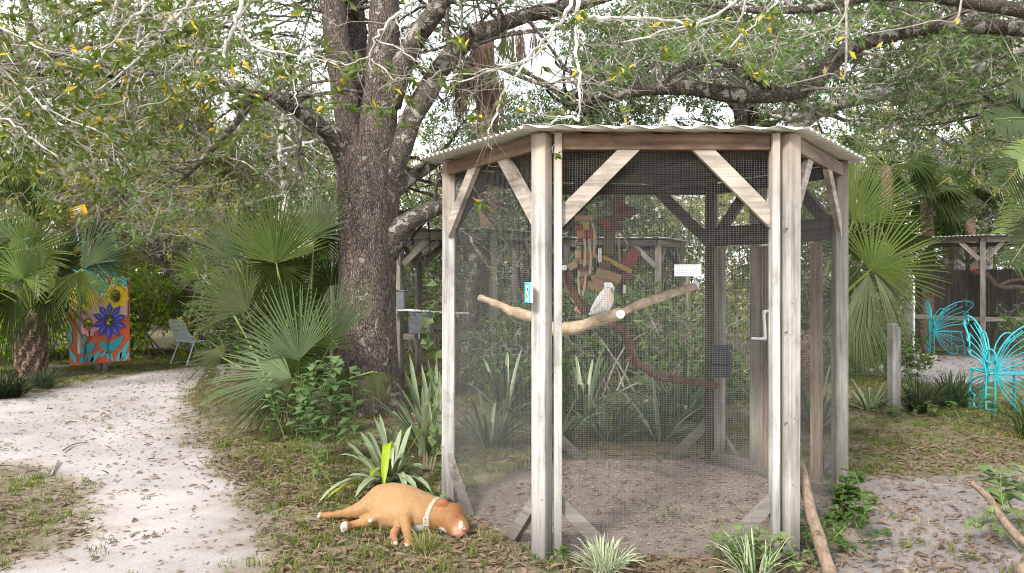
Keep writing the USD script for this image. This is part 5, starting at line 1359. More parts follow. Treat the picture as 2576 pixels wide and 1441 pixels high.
hanging("leafy twigs with yellow leaves at the left edge of the treetops", [
    ([(-300, -200), (-80, 120), (0, 170), (80, 240), (150, 290), (240, 330)], 0.012, 0.003), ([(-320, -40), (-60, 260), (20, 300), (90, 350), (150, 400)], 0.010, 0.003), ([(-300, -250), (-60, 20), (40, 90), (130, 130), (220, 150)], 0.010, 0.003)], 4.2, 504, 120, kids=(1, 3))
hanging("thin pale branch in front of the big oak trunk", [
    ([(1060, -50), (1033, 7), (993, 43), (957, 79), (943, 103), (930, 142), (932, 185)], 0.011, 0.003),
    ([(996, 46), (1010, 83), (1010, 109)], 0.005, 0.002), ([(933, 149), (976, 185), (996, 202), (1030, 195), (1072, 200), (1109, 179)], 0.005, 0.002),
    ([(943, 103), (1000, 120), (1040, 150), (1060, 165)], 0.004, 0.002), ([(930, 142), (880, 160), (830, 150), (780, 146)], 0.004, 0.002)], 4.3, 505, 22, kids=(0, 2))
hanging("pale bare branch sweeping left across the sky above the aviary roof", [
    ([(1450, -50), (1433, 13), (1407, 56), (1367, 99), (1320, 152), (1258, 172), (1192, 182), (1112, 195)], 0.013, 0.003),
    ([(1400, 93), (1340, 146), (1274, 165), (1175, 198), (1119, 212)], 0.007, 0.003), ([(1320, 159), (1287, 198), (1254, 258), (1234, 318), (1230, 347)], 0.007, 0.004)], 4.5, 506, 14, kids=(0, 2), fan=0.6)
hanging("white lichen covered bare branch hanging straight down onto the aviary roof", [
    ([(1453, -60), (1453, 20), (1452, 43), (1450, 83), (1449, 142), (1459, 185), (1459, 232), (1459, 297)], 0.014, 0.006),
    ([(1453, 43), (1530, 44), (1630, 46), (1720, 60)], 0.013, 0.006), ([(1459, 300), (1425, 296), (1393, 304), (1370, 318)], 0.009, 0.004), ([(1449, 142), (1440, 150), (1436, 160)], 0.006, 0.004)], 4.4, 507, 10, kids=(0, 2), fan=0.6)
hanging("pale twigs and leaves at the top right of the treetops", [
    ([(1880, -40), (1850, 0), (1777, 48), (1630, 88), (1560, 110)], 0.010, 0.003), ([(1980, -40), (1940, 20), (1900, 60), (1840, 120)], 0.007, 0.003)], 4.6, 508, 80)
rng = np.random.default_rng(510)
def near_leaves(label, items, seed, kind="near"):
    rng = np.random.default_rng(seed)
    c0 = at(*items[0][:3]); T = thing("oak_branch", label, "branch", c0)
    Ps, Ds = [], []
    for (cx, cy, d, rx, ry, rz, n) in items:
        c = at(cx, cy, d); q = spots(rng, n, c, (rx, ry, rz), 0.2, seed); Ps.append(q); Ds.append(rng.normal(0, 1, q.shape) + [0, 0, -0.35])
        P = spline([c + [rx * 1.0, 0.5, 2.2], c + [rx * 0.7, 0.1, rz * 1.2], c + [rx * 0.2, 0, rz * 0.1], c + [-rx * 0.8, 0, -rz * 0.5]], 5)
        put("limb", tube(P, np.linspace(0.012, 0.003, len(P)), 6), "twig_grey", T, smooth=True)
    P, D = np.vstack(Ps), np.vstack(Ds)
    crown(T, kind, P, D, rng.uniform(0.75, 1.15, len(P)), rng, "leaves")
    M = xforms(P, D, rng.uniform(0.9, 1.3, len(P)), rng)
    for i in rng.permutation(len(P))[:18]:
        put("yellow_leaf", place(leaf_vf(0.075, 0.024, 0.2, 0.3), M[i:i + 1]), "yellow_leaf", T)
near_leaves("drooping spray of pale green and yellow leaves at the upper left", [(90, 210, 4.6, 0.55, 0.4, 0.32, 42), (330, 90, 5.0, 0.6, 0.4, 0.25, 32), (500, 80, 5.4, 0.5, 0.4, 0.3, 30), (180, 340, 4.8, 0.4, 0.3, 0.2, 18)], 511)
near_leaves("drooping spray of dark oak leaves with some yellow ones above the aviary roof", [(1980, 100, 5.6, 0.7, 0.4, 0.30, 70), (1760, 60, 5.4, 0.5, 0.4, 0.2, 40), (2060, 190, 5.8, 0.35, 0.3, 0.15, 24), (1560, 40, 5.6, 0.3, 0.3, 0.15, 20), (2300, 60, 6.0, 0.6, 0.4, 0.2, 40)], 512, "near_oak")
# ------------------------------------------------------------------ the dog
def hulls(bones):
    """bones: chains of (point, radius); every bone is the hull of the spheres at its two ends."""
    out = []
    for ch in bones:
        for (a, ra), (b, rb) in zip(ch[:-1], ch[1:]):
            A = manifold3d.Manifold.sphere(ra, 20).translate(tuple(map(float, a))); B = manifold3d.Manifold.sphere(rb, 20).translate(tuple(map(float, b)))
            out.append(manifold3d.Manifold.batch_hull([A, B]))
    return manifold3d.Manifold.batch_boolean(out, manifold3d.OpType.Add)

def soft(m, edge, it=12):
    m = m.refine_to_length(edge).to_mesh()
    t = trimesh.Trimesh(np.array(m.vert_properties[:, :3], float), np.array(m.tri_verts), process=True)
    trimesh.smoothing.filter_taubin(t, lamb=0.5, nu=0.52, iterations=it)
    return t

def dp(px, Y, Z):
    return np.array([(px - 1288) / FPX * Y, Y, Z])
dog_loc = np.array([-0.68, 4.95, 0.0])
dog = thing("dog", "tan short haired dog with white muzzle and toes asleep on its side, wearing a collar", "dog", dog_loc)

def cones(P, chains, k):
    """Smooth union of tapered capsules at the points P."""
    acc = np.full(len(P), np.inf)
    first = True
    for ch in chains:
        for (a, ra), (b, rb) in zip(ch[:-1], ch[1:]):
            a = np.asarray(a, float); ab = np.asarray(b, float) - a
            t = np.clip(((P - a) @ ab) / max(ab @ ab, 1e-9), 0, 1)
            d = np.linalg.norm(P - a - t[:, None] * ab, axis=1) - (ra + (rb - ra) * t)
            if first:
                acc = d; first = False
            else:
                acc = blend(acc, d, k)
    return acc

def blend(a, b, k):
    h = np.clip(k - np.abs(a - b), 0, None) / k
    return np.minimum(a, b) - h * h * k * 0.25

def skin(fields, lo, hi, cell, edge):
    """Surface of a distance field: sampled on a grid, then marched by manifold3d."""
    lo, hi = np.asarray(lo, float), np.asarray(hi, float)
    ax = [np.arange(lo[q], hi[q] + cell, cell) for q in range(3)]
    G = np.stack(np.meshgrid(*ax, indexing="ij"), -1)
    D = fields(G.reshape(-1, 3)).reshape(G.shape[:3])
    n = np.array(D.shape)
    Dl = D.tolist()
    inv = 1.0 / cell; lx, ly, lz = lo; nx, ny, nz = (n - 2).tolist()
    def f(x, y, z):
        x = (x - lx) * inv; y = (y - ly) * inv; z = (z - lz) * inv
        i = min(max(int(x), 0), nx); j = min(max(int(y), 0), ny); k = min(max(int(z), 0), nz)
        x -= i; y -= j; z -= k
        A, B = Dl[i], Dl[i + 1]; a, b, c, d = A[j], A[j + 1], B[j], B[j + 1]
        v = ((a[k] * (1 - z) + a[k + 1] * z) * (1 - y) + (b[k] * (1 - z) + b[k + 1] * z) * y) * (1 - x) + ((c[k] * (1 - z) + c[k + 1] * z) * (1 - y) + (d[k] * (1 - z) + d[k + 1] * z) * y) * x
        return -v
    m = manifold3d.Manifold.level_set(f, [*lo, *hi], edge, 0.0).to_mesh()
    t = trimesh.Trimesh(np.array(m.vert_properties[:, :3], float), np.array(m.tri_verts), process=True)
    trimesh.smoothing.filter_taubin(t, lamb=0.5, nu=0.52, iterations=6)
    return t

TORSO = [
    [(dp(936, 5.05, .088), .064), (dp(957, 5.02, .110), .092), (dp(985, 5.0, .120), .114), (dp(1015, 4.975, .114), .114), (dp(1042, 4.96, .100), .101), (dp(1068, 4.94, .088), .090), (dp(1092, 4.91, .080), .083), (dp(1112, 4.875, .080), .082)],
    [(dp(955, 4.93, .078), .074), (dp(985, 4.895, .084), .080), (dp(1020, 4.87, .084), .082), (dp(1052, 4.85, .077), .077), (dp(1085, 4.85, .070), .070)],
]
HEAD = [[(dp(1112, 4.875, .082), .080), (dp(1134, 4.835, .086), .084)], [(dp(1131, 4.80, .074), .062), (dp(1140, 4.785, .070), .058)],
        [(dp(1140, 4.80, .074), .062), (dp(1154, 4.750, .060), .052), (dp(1162, 4.725, .053), .044)], [(dp(1128, 4.785, .052), .048), (dp(1146, 4.730, .040), .036), (dp(1156, 4.712, .034), .029)],
        [(dp(1138, 4.775, .110), .024), (dp(1147, 4.765, .100), .020)]]
LEGS = [
    [(dp(1042, 4.885, .122), .066), (dp(1024, 4.79, .106), .044), (dp(1018, 4.75, .096), .036)], [(dp(1018, 4.75, .096), .036), (dp(1023, 4.67, .066), .026), (dp(1027, 4.60, .040), .021), (dp(1029, 4.562, .025), .025)],
    [(dp(1008, 4.80, .048), .034), (dp(994, 4.71, .034), .025), (dp(990, 4.635, .027), .020), (dp(994, 4.59, .022), .022)],
    [(dp(958, 4.985, .160), .080), (dp(935, 4.945, .130), .068), (dp(905, 4.93, .100), .046), (dp(878, 4.96, .076), .031), (dp(852, 4.995, .056), .022), (dp(828, 5.03, .036), .020), (dp(812, 5.055, .026), .024)],
    [(dp(950, 4.91, .060), .055), (dp(918, 4.875, .042), .034), (dp(890, 4.855, .032), .023), (dp(876, 4.83, .032), .022), (dp(869, 4.805, .038), .030)],
    [(dp(925, 5.06, .05), .03), (dp(900, 5.02, .028), .016), (dp(862, 4.985, .018), .010)],
    [(dp(940, 4.83, .074), .022), (dp(930, 4.825, .064), .013)],
]
TOES = [
    [(dp(1022, 4.548, .022), .015), (dp(1023, 4.528, .018), .013)], [(dp(1029, 4.538, .022), .015), (dp(1030, 4.515, .018), .013)], [(dp(1035, 4.548, .022), .014), (dp(1037, 4.525, .017), .012)],
    [(dp(990, 4.575, .020), .014), (dp(989, 4.556, .016), .012)], [(dp(996, 4.565, .020), .014), (dp(997, 4.546, .016), .012)],
    [(dp(806, 5.065, .024), .015), (dp(800, 5.07, .018), .012)], [(dp(806, 5.04, .022), .015), (dp(800, 5.04, .017), .012)], [(dp(808, 5.085, .028), .015), (dp(803, 5.095, .024), .012)],
    [(dp(864, 4.79, .056), .013), (dp(861, 4.775, .058), .011)], [(dp(863, 4.78, .040), .014), (dp(860, 4.765, .040), .012)], [(dp(865, 4.785, .022), .013), (dp(862, 4.77, .020), .011)],
]
def dog_field(P):
    d = blend(cones(P, TORSO, .06), cones(P, HEAD, .022), .035)
    d = blend(d, blend(cones(P, LEGS[:2], .02), cones(P, LEGS[2:3], .02), .008), .018)
    d = blend(d, np.minimum(cones(P, LEGS[3:4], .02), cones(P, LEGS[4:], .012)), .028)
    d = blend(d, cones(P, TOES, .004), .007)
    return d
dogm = skin(dog_field, (-1.34, 4.46, -0.06), (-0.22, 5.24, 0.30), 0.010, 0.0105)
V = np.array(dogm.vertices)
V[:, 2] = np.where(V[:, 2] < 0.006, 0.006 + (V[:, 2] - 0.006) * 0.15, V[:, 2])
# lines of rib cage, shoulder and flank
V += (meshkit.fbm(V * 14, 3, 4)[:, None] - 0.5) * np.array([0.007, 0.007, 0.007])
def near(c, r):
    return np.clip(1.5 - np.linalg.norm((V - np.asarray(c)) / np.asarray(r), axis=1), 0, 1)[:, None]
tan = np.array([0.195, 0.086, 0.025]); light = np.array([0.265, 0.155, 0.068]); deep = np.array([0.15, 0.055, 0.016]); white = np.array([0.44, 0.41, 0.385]); pink = np.array([0.55, 0.30, 0.26])
C = np.tile(tan, (len(V), 1))
n1 = meshkit.fbm(V * 9, 3, 6)[:, None]
C = C * (1 - 0.5 * n1) + light * 0.5 * n1
w = near(dp(1000, 4.92, .12), (0.27, 0.24, 0.22)) * 0.85; C = C * (1 - w) + light * w
w = near(dp(1128, 4.82, .10), (0.10, 0.14, 0.10)) * 0.6; C = C * (1 - w) + deep * w
def spot(c, r, col, k=1.0):
    global C
    w = np.clip(near(c, r) * 2.2 - 0.35 + (meshkit.noise(V * 60, 8)[:, None] - 0.5) * 0.4, 0, 1) * k
    C = C * (1 - w) + col * w
paw = np.array([0.40, 0.29, 0.21])
spot(dp(798, 5.06, .018), (0.026, 0.06, 0.026), white); spot(dp(863, 4.775, .036), (0.020, 0.04, 0.045), np.array([0.50, 0.42, 0.40])); spot(dp(1027, 4.52, .012), (0.040, 0.024, 0.016), paw)
spot(dp(994, 4.55, .012), (0.028, 0.022, 0.016), paw); spot(dp(1055, 4.77, .036), (0.045, 0.045, 0.022), white, 0.9); spot(dp(1020, 4.775, .026), (0.08, 0.03, 0.016), white, 0.7); spot(dp(1113, 4.76, .022), (0.026, 0.05, 0.024), white)
spot(dp(1159, 4.70, .080), (0.011, 0.04, 0.020), white, 0.7); spot(dp(1152, 4.70, .050), (0.030, 0.030, 0.020), np.array([0.40, 0.25, 0.19]), 0.55); spot(dp(1155, 4.685, .026), (0.040, 0.03, 0.016), pink * 0.8, 0.8); spot(dp(929, 4.82, .062), (0.016, 0.018, 0.016), white)
spot(dp(1142, 4.735, .105), (0.030, 0.03, 0.024), deep, 0.9);  
put("body", (V, np.array(dogm.faces)), "dog_coat", dog, smooth=True, primvars={"tone": C})
# nose, closed eye, mouth, ear, collar
ns = trimesh.creation.icosphere(2, 1.0); ns.apply_scale([0.017, 0.014, 0.014]); ns.apply_translation(dp(1168, 4.695, .056)); nose = put("nose", ns, "dog_nose", dog, smooth=True)
for dx in (-1.5, 2.0):
    q = trimesh.creation.icosphere(1, 1.0); q.apply_scale([0.0028, 0.004, 0.0045]); q.apply_translation(dp(1168 + dx, 4.682, .055)); put("nostril", q, "dog_eye_line", nose, smooth=True)
C0 = spline([dp(1139, 4.752, .106), dp(1144, 4.738, .100), dp(1149, 4.734, .106)], 4); put("closed_eye", tube(C0, [0.003] * 2 + [0.006] * 5 + [0.003] * 2, 6), "dog_eye_line", dog, smooth=True)
C0 = spline([dp(1138, 4.745, .122), dp(1145, 4.735, .117), dp(1151, 4.735, .120)], 4); put("brow_fold", tube(C0, 0.0025, 5), "dog_eye_line", dog, smooth=True)
C0 = spline([dp(1136, 4.715, .035), dp(1147, 4.683, .018), dp(1158, 4.672, .020), dp(1167, 4.680, .030)], 5); put("mouth", tube(C0, 0.0038, 5), "dog_eye_line", dog, smooth=True)
def ear_flap(pts, th, tone):
    a = hulls([[(p, r) for p, r in pts[i:i + 2]] for i in range(len(pts) - 1)])
    b = manifold3d.Manifold.batch_hull([manifold3d.Manifold.sphere(r, 14).scale((1, 0.45, 1)).translate(tuple(map(float, p))) for p, r in pts])
    t = soft(b, 0.008, 4)
    return t
def ear_field(P):
    a = cones(P, [[(dp(1127, 4.83, .158), .014), (dp(1116, 4.838, .176), .017), (dp(1105, 4.845, .170), .018), (dp(1103, 4.84, .152), .014), (dp(1112, 4.83, .146), .012)]], .03)
    b = cones(P, [[(dp(1110, 4.838, .162), .016), (dp(1118, 4.832, .162), .014)]], .02)
    return blend(a, b, .012)
ear = skin(ear_field, (-0.50, 4.78, 0.10), (-0.36, 4.90, 0.22), 0.005, 0.006); put("ear", ear, "dog_coat", dog, smooth=True, primvars={"tone": np.tile([0.19, 0.07, 0.027], (len(ear.vertices), 1))})
def fold_field(P):
    return cones(P, [[(dp(1113, 4.815, .148), .008), (dp(1117, 4.812, .160), .008), (dp(1123, 4.81, .158), .009), (dp(1124, 4.806, .148), .008), (dp(1130, 4.80, .146), .010), (dp(1138, 4.80, .150), .008)]], .006)
ear2 = skin(fold_field, (-0.46, 4.76, 0.11), (-0.33, 4.87, 0.19), 0.004, 0.005); put("ear_fold", ear2, "dog_coat", dog, smooth=True, primvars={"tone": np.tile([0.15, 0.05, 0.018], (len(ear2.vertices), 1))})
# collar: a band round the neck
cen = dp(1096, 4.885, .082); ax = norm(dp(1114, 4.85, .084) - dp(1078, 4.885, .086)); u = norm(np.cross(ax, [0, 0, 1])); v = np.cross(u, ax)
mb = MB(); k = 40; ring = []
for i in range(k):
    a = 2 * math.pi * i / k
    o = u * math.cos(a) + v * math.sin(a)
    for sx in (-0.012, 0.012):
        t_ = np.arange(0.04, 0.16, 0.001); dd_ = dog_field(cen + ax * sx + o * t_[:, None])
        r_ = t_[np.argmax(dd_ > 0.0)] if (dd_ > 0).any() else 0.1
        ring.append((cen + ax * sx + o * (r_ + 0.001), cen + ax * sx + o * (r_ + 0.005)))
ring = [q for i in range(k) for q in (ring[2 * i][0], ring[2 * i + 1][0], ring[2 * i + 1][1], ring[2 * i][1])]
ring = np.array(ring); F = []
for i in range(k):
    j = (i + 1) % k
    for s in range(4):
        F.append([i * 4 + s, i * 4 + (s + 1) % 4, j * 4 + (s + 1) % 4, j * 4 + s])
ring[:, 2] = np.maximum(ring[:, 2], 0.012)
collar = put("collar", mb.add(ring, np.array(F)).get(), "collar_tan", dog)
i_ = int(np.argmin([p[1] for p in ring[2::4]])); q = (ring[i_ * 4 + 2] + ring[i_ * 4 + 3]) / 2 + [0, -0.003, 0]
put("buckle", tube(np.array([q + v * 0.022 - ax * 0.016, q + v * 0.022 + ax * 0.016, q - v * 0.022 + ax * 0.016, q - v * 0.022 - ax * 0.016, q + v * 0.022 - ax * 0.016]), 0.003, 5), "buckle", collar)

# ------------------------------------------------------------------ perches, bird and toys in the cage
def log(name, label, lines, m, cat="perch", base=None, washers=(), parts=()):
    T = thing(name, label, cat, base if base is not None else lines[0][0][0])
    for i, (P, R) in enumerate(lines):
        C = spline(P, 6); rr = sp_r(R, 6)
        V, F = tube(C, rr, 12); V = V + (meshkit.fbm(V * 12, 3, 3)[:, None] - 0.5) * 0.7 * np.mean(rr)
        put("limb", (V, F), m if isinstance(m, str) else m[i], T, smooth=True)
    for (p, r) in washers:
        ws = put("washer", tube([np.array(p), np.array(p) + [0, -0.004, 0]], r, 18), "white_board", T)
        put("bolt", tube([np.array(p) + [0, -0.004, 0], np.array(p) + [0, -0.012, 0]], 0.006, 6), "steel", ws)
    return T
A = lambda x, y, d: at(x, y, d)
log("perch", "thick pale peeled perch log with two limbs crossing the cage, washers on its ends",
    [([A(1560, 788, 4.86), A(1520, 800, 4.95), A(1470, 818, 5.02), A(1425, 826, 5.05), A(1390, 828, 5.08), A(1345, 802, 5.12), A(1300, 786, 5.16), A(1255, 768, 5.2), A(1207, 746, 5.26)], [0.038, 0.040, 0.036, 0.046, 0.042, 0.034, 0.036, 0.024, 0.022]),
     ([A(1556, 790, 4.95), A(1620, 762, 5.2), A(1690, 738, 5.5), A(1752, 718, 5.8)], [0.024, 0.030, 0.032, 0.028])], "peeled_wood",
    washers=((A(1561, 790, 4.80), 0.026), (A(1750, 717, 5.755), 0.028)))
log("perch", "dark red brown forked branch hanging low across the rear of the cage", [([A(1540, 812, 5.4), A(1572, 845, 5.5), A(1590, 892, 5.65), A(1622, 925, 5.8), A(1660, 948, 6.0), A(1720, 957, 6.3), A(1816, 972, 6.62)], [0.030, 0.029, 0.026, 0.028, 0.029, 0.028, 0.026]),
    ([A(1590, 892, 5.65), A(1580, 905, 5.6), A(1572, 912, 5.58)], [0.02, 0.015, 0.01]), ([A(1690, 955, 6.1), A(1702, 938, 6.1), A(1706, 925, 6.1)], [0.015, 0.012, 0.006])], "red_bark")
log("perch", "dark brown slanting branch with a white washer beside the hanging toys", [([A(1421, 674, 5.3), A(1432, 715, 5.4), A(1448, 745, 5.45), A(1472, 785, 5.5)], [0.022, 0.024, 0.026, 0.028])], "red_bark", washers=((A(1420, 673, 5.27), 0.018),))

def ell(c, r, mat_, parent, name, sub=2, rot=None):
    m = trimesh.creation.icosphere(sub, 1.0); m.apply_scale(r)
    if rot is not None: m.apply_transform(trimesh.transformations.rotation_matrix(*rot))
    m.apply_translation(c); return put(name, m, mat_, parent, smooth=True)
bd = 5.0
bird = thing("cockatoo", "small white cockatoo with pale orange breast perched on the pale log", "bird", A(1520, 788, bd))
bm = hulls([[(A(1533, 724, bd), .029), (A(1528, 738, bd), .031), (A(1524, 752, bd), .047), (A(1516, 766, bd), .040), (A(1502, 778, bd + .01), .024), (A(1490, 788, bd + .02), .013)],
            [(A(1533, 724, bd), .029), (A(1538, 728, bd - .012), .020)], [(A(1520, 770, bd), .026), (A(1519, 780, bd), .013)], [(A(1528, 770, bd), .024), (A(1529, 779, bd), .012)],
            [(A(1532, 716, bd), .016), (A(1520, 713, bd + .005), .006)]])
bt = skin(lambda P: blend(cones(P, [[(A(1533, 724, bd), .027), (A(1528, 738, bd), .029), (A(1524, 752, bd), .044), (A(1516, 766, bd), .038), (A(1502, 778, bd + .01), .022), (A(1490, 788, bd + .02), .011)], [(A(1532, 716, bd), .014), (A(1520, 712, bd + .005), .005)]], .03),
    cones(P, [[(A(1533, 724, bd), .026), (A(1538, 728, bd - .012), .017)], [(A(1520, 770, bd), .024), (A(1519, 780, bd), .011)], [(A(1528, 770, bd), .022), (A(1529, 779, bd), .010)]], .01), .015), A(1480, 796, bd - .08), A(1552, 700, bd + .09), 0.006, 0.006)
BV = np.array(bt.vertices)
BC = np.tile([0.80, 0.78, 0.74], (len(BV), 1)); w = np.clip(1.4 - np.linalg.norm((BV - A(1536, 742, bd - .03)) / [0.045, 0.05, 0.045], axis=1), 0, 1)[:, None] * 0.65
BC = BC * (1 - w) + np.array([0.72, 0.48, 0.26]) * w
put("body", bt, "bird_coat", bird, smooth=True, primvars={"tone": BC})
for nm, s in (("wing", -1), ("wing", 1)):
    wm = manifold3d.Manifold.batch_hull([manifold3d.Manifold.sphere(r, 12).scale((1, 0.5, 1)).translate(tuple(map(float, p))) for p, r in ((A(1516, 738, bd + s * .040), .018), (A(1508, 752, bd + s * .046), .022), (A(1496, 768, bd + s * .036), .014), (A(1486, 782, bd + s * .018), .006))])
    wt = soft(wm, 0.007, 3); put(nm, wt, "bird_coat", bird, smooth=True, primvars={"tone": np.tile([0.82, 0.82, 0.82], (len(wt.vertices), 1))})
put("beak", tube(spline([A(1538, 726, bd - .026), A(1542, 732, bd - .034), A(1541, 738, bd - .032)], 3), np.linspace(0.012, 0.002, 7), 8), "beak_grey", bird, smooth=True)
ell(A(1530, 722, bd - .028), [0.0042, 0.003, 0.0042], "eye_dark", bird, "eye")
for x in (1519, 1528):
    put("foot", tube(spline([A(x, 779, bd), A(x + 1, 787, bd - .01), A(x + 4, 789, bd - .03)], 3), np.linspace(0.007, 0.004, 7), 6), "beak_grey", bird, smooth=True)
put("tail", tube([A(1494, 780, bd + .015), A(1484, 792, bd + .02)], [0.016, 0.010], 8), "bird_coat", bird, smooth=True)
UsdGeom.PrimvarsAPI(stage.GetPrimAtPath(bird + "/tail")).CreatePrimvar("tone", Sdf.ValueTypeNames.Color3fArray, "constant").Set(Vt.Vec3fArray([Gf.Vec3f(0.5, 0.49, 0.47)]))

def blk(T, px0, py0, px1, py1, d, w, m, name="block", rot=0.0, depth=None):
    """A toy block whose long axis runs from one picture point to the other."""
    p0, p1 = A(px0, py0, d), A(px1, py1, d)
    board(name, p0, p1, w, depth or w * 0.8, m, T, up=(0.2, -1, 0.1), ch=w * 0.12)
toy = thing("hanging_toy", "bright hanging bird toy of coloured wood blocks on rope at the left of the cage", "bird toy", A(1470, 530, 5.6))
td = 5.6
put("chain", tube([A(1471, 380, td), A(1471, 536, td)], 0.004, 5), "nut_metal", toy)
ell(A(1472, 533, td), [0.022, 0.022, 0.026], "toy_blue", toy, "bead")
blk(toy, 1446, 549, 1490, 549, td, 0.040, "toy_tan"); blk(toy, 1473, 556, 1473, 578, td - .01, 0.048, "toy_yellow"); blk(toy, 1446, 572, 1462, 574, td - .03, 0.05, "toy_red"); blk(toy, 1452, 592, 1470, 586, td - .03, 0.06, "toy_orange")
blk(toy, 1482, 574, 1482, 602, td, 0.05, "toy_red"); blk(toy, 1455, 598, 1474, 600, td + .02, 0.05, "toy_red")
blk(toy, 1446, 640, 1462, 640, td - .03, 0.065, "toy_tan"); blk(toy, 1462, 640, 1492, 642, td, 0.06, "toy_orange"); blk(toy, 1456, 658, 1488, 660, td - .01, 0.045, "toy_wood"); blk(toy, 1454, 676, 1489, 676, td, 0.038, "toy_brown")
blk(toy, 1430, 674, 1450, 662, td - .03, 0.05, "toy_tan"); blk(toy, 1458, 690, 1482, 688, td, 0.04, "toy_wood"); blk(toy, 1462, 704, 1478, 724, td, 0.05, "toy_orange"); blk(toy, 1478, 712, 1496, 726, td - .02, 0.05, "toy_wood")
blk(toy, 1444, 752, 1462, 764, td, 0.05, "toy_yellow"); blk(toy, 1448, 772, 1466, 784, td - .02, 0.055, "toy_wood"); blk(toy, 1456, 744, 1458, 760, td - .02, 0.03, "toy_orange")
for (a, b, c) in (((1470, 600), (1472, 635), (1470, 670)), ((1482, 600), (1486, 650), (1484, 690)), ((1456, 680), (1455, 705), (1458, 745)), ((1474, 690), (1470, 720), (1465, 745))):
    put("rope", tube(spline([A(*a, td - .05), A(*b, td - .06), A(*c, td - .05)], 5), 0.008, 6), "rope", toy, smooth=True)
toy2 = thing("hanging_toy", "larger bird toy of dull brown, olive and red wooden pieces hanging behind the bird", "bird toy", A(1550, 500, 6.0)); td = 6.0
put("chain", tube([A(1556, 385, td), A(1556, 500, td)], 0.004, 5), "nut_metal", toy2)
blk(toy2, 1556, 494, 1556, 556, td, 0.085, "toy_brown", depth=0.07); blk(toy2, 1584, 518, 1576, 548, td - .02, 0.07, "toy_brown"); blk(toy2, 1520, 556, 1600, 530, td - .03, 0.05, "toy_brown"); blk(toy2, 1517, 566, 1533, 560, td - .05, 0.07, "toy_red")
blk(toy2, 1522, 572, 1566, 570, td - .05, 0.06, "toy_brown"); blk(toy2, 1534, 576, 1532, 642, td, 0.08, "toy_olive"); blk(toy2, 1515, 646, 1588, 684, td - .04, 0.035, "toy_yellow"); blk(toy2, 1566, 676, 1600, 626, td, 0.10, "toy_red", depth=0.06)
blk(toy2, 1508, 668, 1535, 666, td - .05, 0.06, "toy_brown"); blk(toy2, 1500, 684, 1560, 704, td - .04, 0.075, "toy_wood"); blk(toy2, 1500, 690, 1512, 730, td - .02, 0.08, "toy_wood"); blk(toy2, 1560, 700, 1590, 688, td - .02, 0.06, "toy_brown")
blk(toy2, 1509, 624, 1509, 660, td - .06, 0.025, "plastic_pipe", name="rod"); blk(toy2, 1571, 716, 1570, 738, td, 0.02, "plastic_pipe", name="rod")
put("rope", tube(spline([A(1492, 560, td), A(1497, 600, td), A(1496, 640, td), A(1520, 655, td)], 5), 0.012, 6), "rope", toy2, smooth=True)
put("rope", tube(spline([A(1558, 556, td), A(1556, 600, td), A(1560, 680, td)], 5), 0.006, 6), "rope", toy2, smooth=True)

bowl = thing("feeder", "black plastic feeding station with two bowls at the rear right post of the cage", "feeder", A(1815, 945, 6.35))
board("bracket", A(1815, 868, 6.4), A(1815, 948, 6.4), 0.17, 0.02, "black_plastic", bowl, up=(0, -1, 0))
put("bowl", trimesh.creation.annulus(0.06, 0.085, 0.10, transform=trimesh.transformations.translation_matrix(A(1815, 898, 6.28))), "black_plastic", bowl, smooth=40)
put("bowl", trimesh.creation.annulus(0.065, 0.09, 0.09, transform=trimesh.transformations.translation_matrix(A(1812, 932, 6.28))), "black_plastic", bowl, smooth=40)
pv = thing("water_pipe", "white bent plastic pipe near the right front post inside the cage", "pipe", A(1935, 850, 5.9))
put("pipe", tube(np.array([A(1890, 851, 5.9), A(1922, 852, 5.9), A(1925, 848, 5.9), A(1922, 790, 5.9), A(1927, 782, 5.9), A(1941, 781, 5.9)]), 0.011, 10), "plastic_pipe", pv, smooth=40)
for q in ((1923, 851), (1923, 785)):
    ell(A(*q, 5.9), [0.016] * 3, "plastic_pipe", pv, "elbow")

# name board on the left front post
sg = thing("name_board", "small turquoise framed name board with purple letters and a heart on the left front post", "sign", at(1332, 735, 4.32))
s0, s1 = at(1322, 735, 4.40), at(1342, 735, 4.27)
ex = norm((s1 - s0) * [1, 1, 0]); ez = np.array([0, 0, 1.0]); en = np.cross(ex, ez); W_, H_ = 0.072, 0.112
SM4 = np.eye(4); SM4[:3, 0], SM4[:3, 1], SM4[:3, 2], SM4[:3, 3] = ex, ez, en, at(1332, 735, 4.31)
def on_sign(name, m, mat_, z):
    m = m.copy(); m.apply_translation([0, 0, z]); put(name, m, mat_, sg, matrix=SM4)
b3 = trimesh.creation.box([W_, H_, 0.016]); on_sign("panel", b3, "paint_cream", 0)
for w_, h_, x, y in ((0.007, H_, -W_ / 2 + .0035, 0), (0.007, H_, W_ / 2 - .0035, 0), (W_ - .014, 0.008, 0, H_ / 2 - .004), (W_ - .014, 0.008, 0, -H_ / 2 + .004)):
    f3 = trimesh.creation.box([w_, h_, 0.012]); f3.apply_translation([x, y, 0.010]); on_sign("frame", f3, "paint_cyan", 0)
for ch_, x, y in (("J", -0.022, 0.026), ("e", -0.014, 0.008), ("s", -0.004, -0.008), ("s", 0.003, -0.023), ("e", 0.011, -0.041)):
    t = meshkit.text_mesh(ch_, 0.021, 0.0015, True); on_sign("letter", trimesh.Trimesh(t.vertices + [x, y, 0], t.faces), "paint_purple" if ch_ != "J" else "paint_pink", 0.0085)
th = np.linspace(0, 2 * np.pi, 40); hp = np.stack([16 * np.sin(th) ** 3, 13 * np.cos(th) - 5 * np.cos(2 * th) - 2 * np.cos(3 * th) - np.cos(4 * th)], 1) * [0.00075, 0.0011] + [-0.018, -0.024]
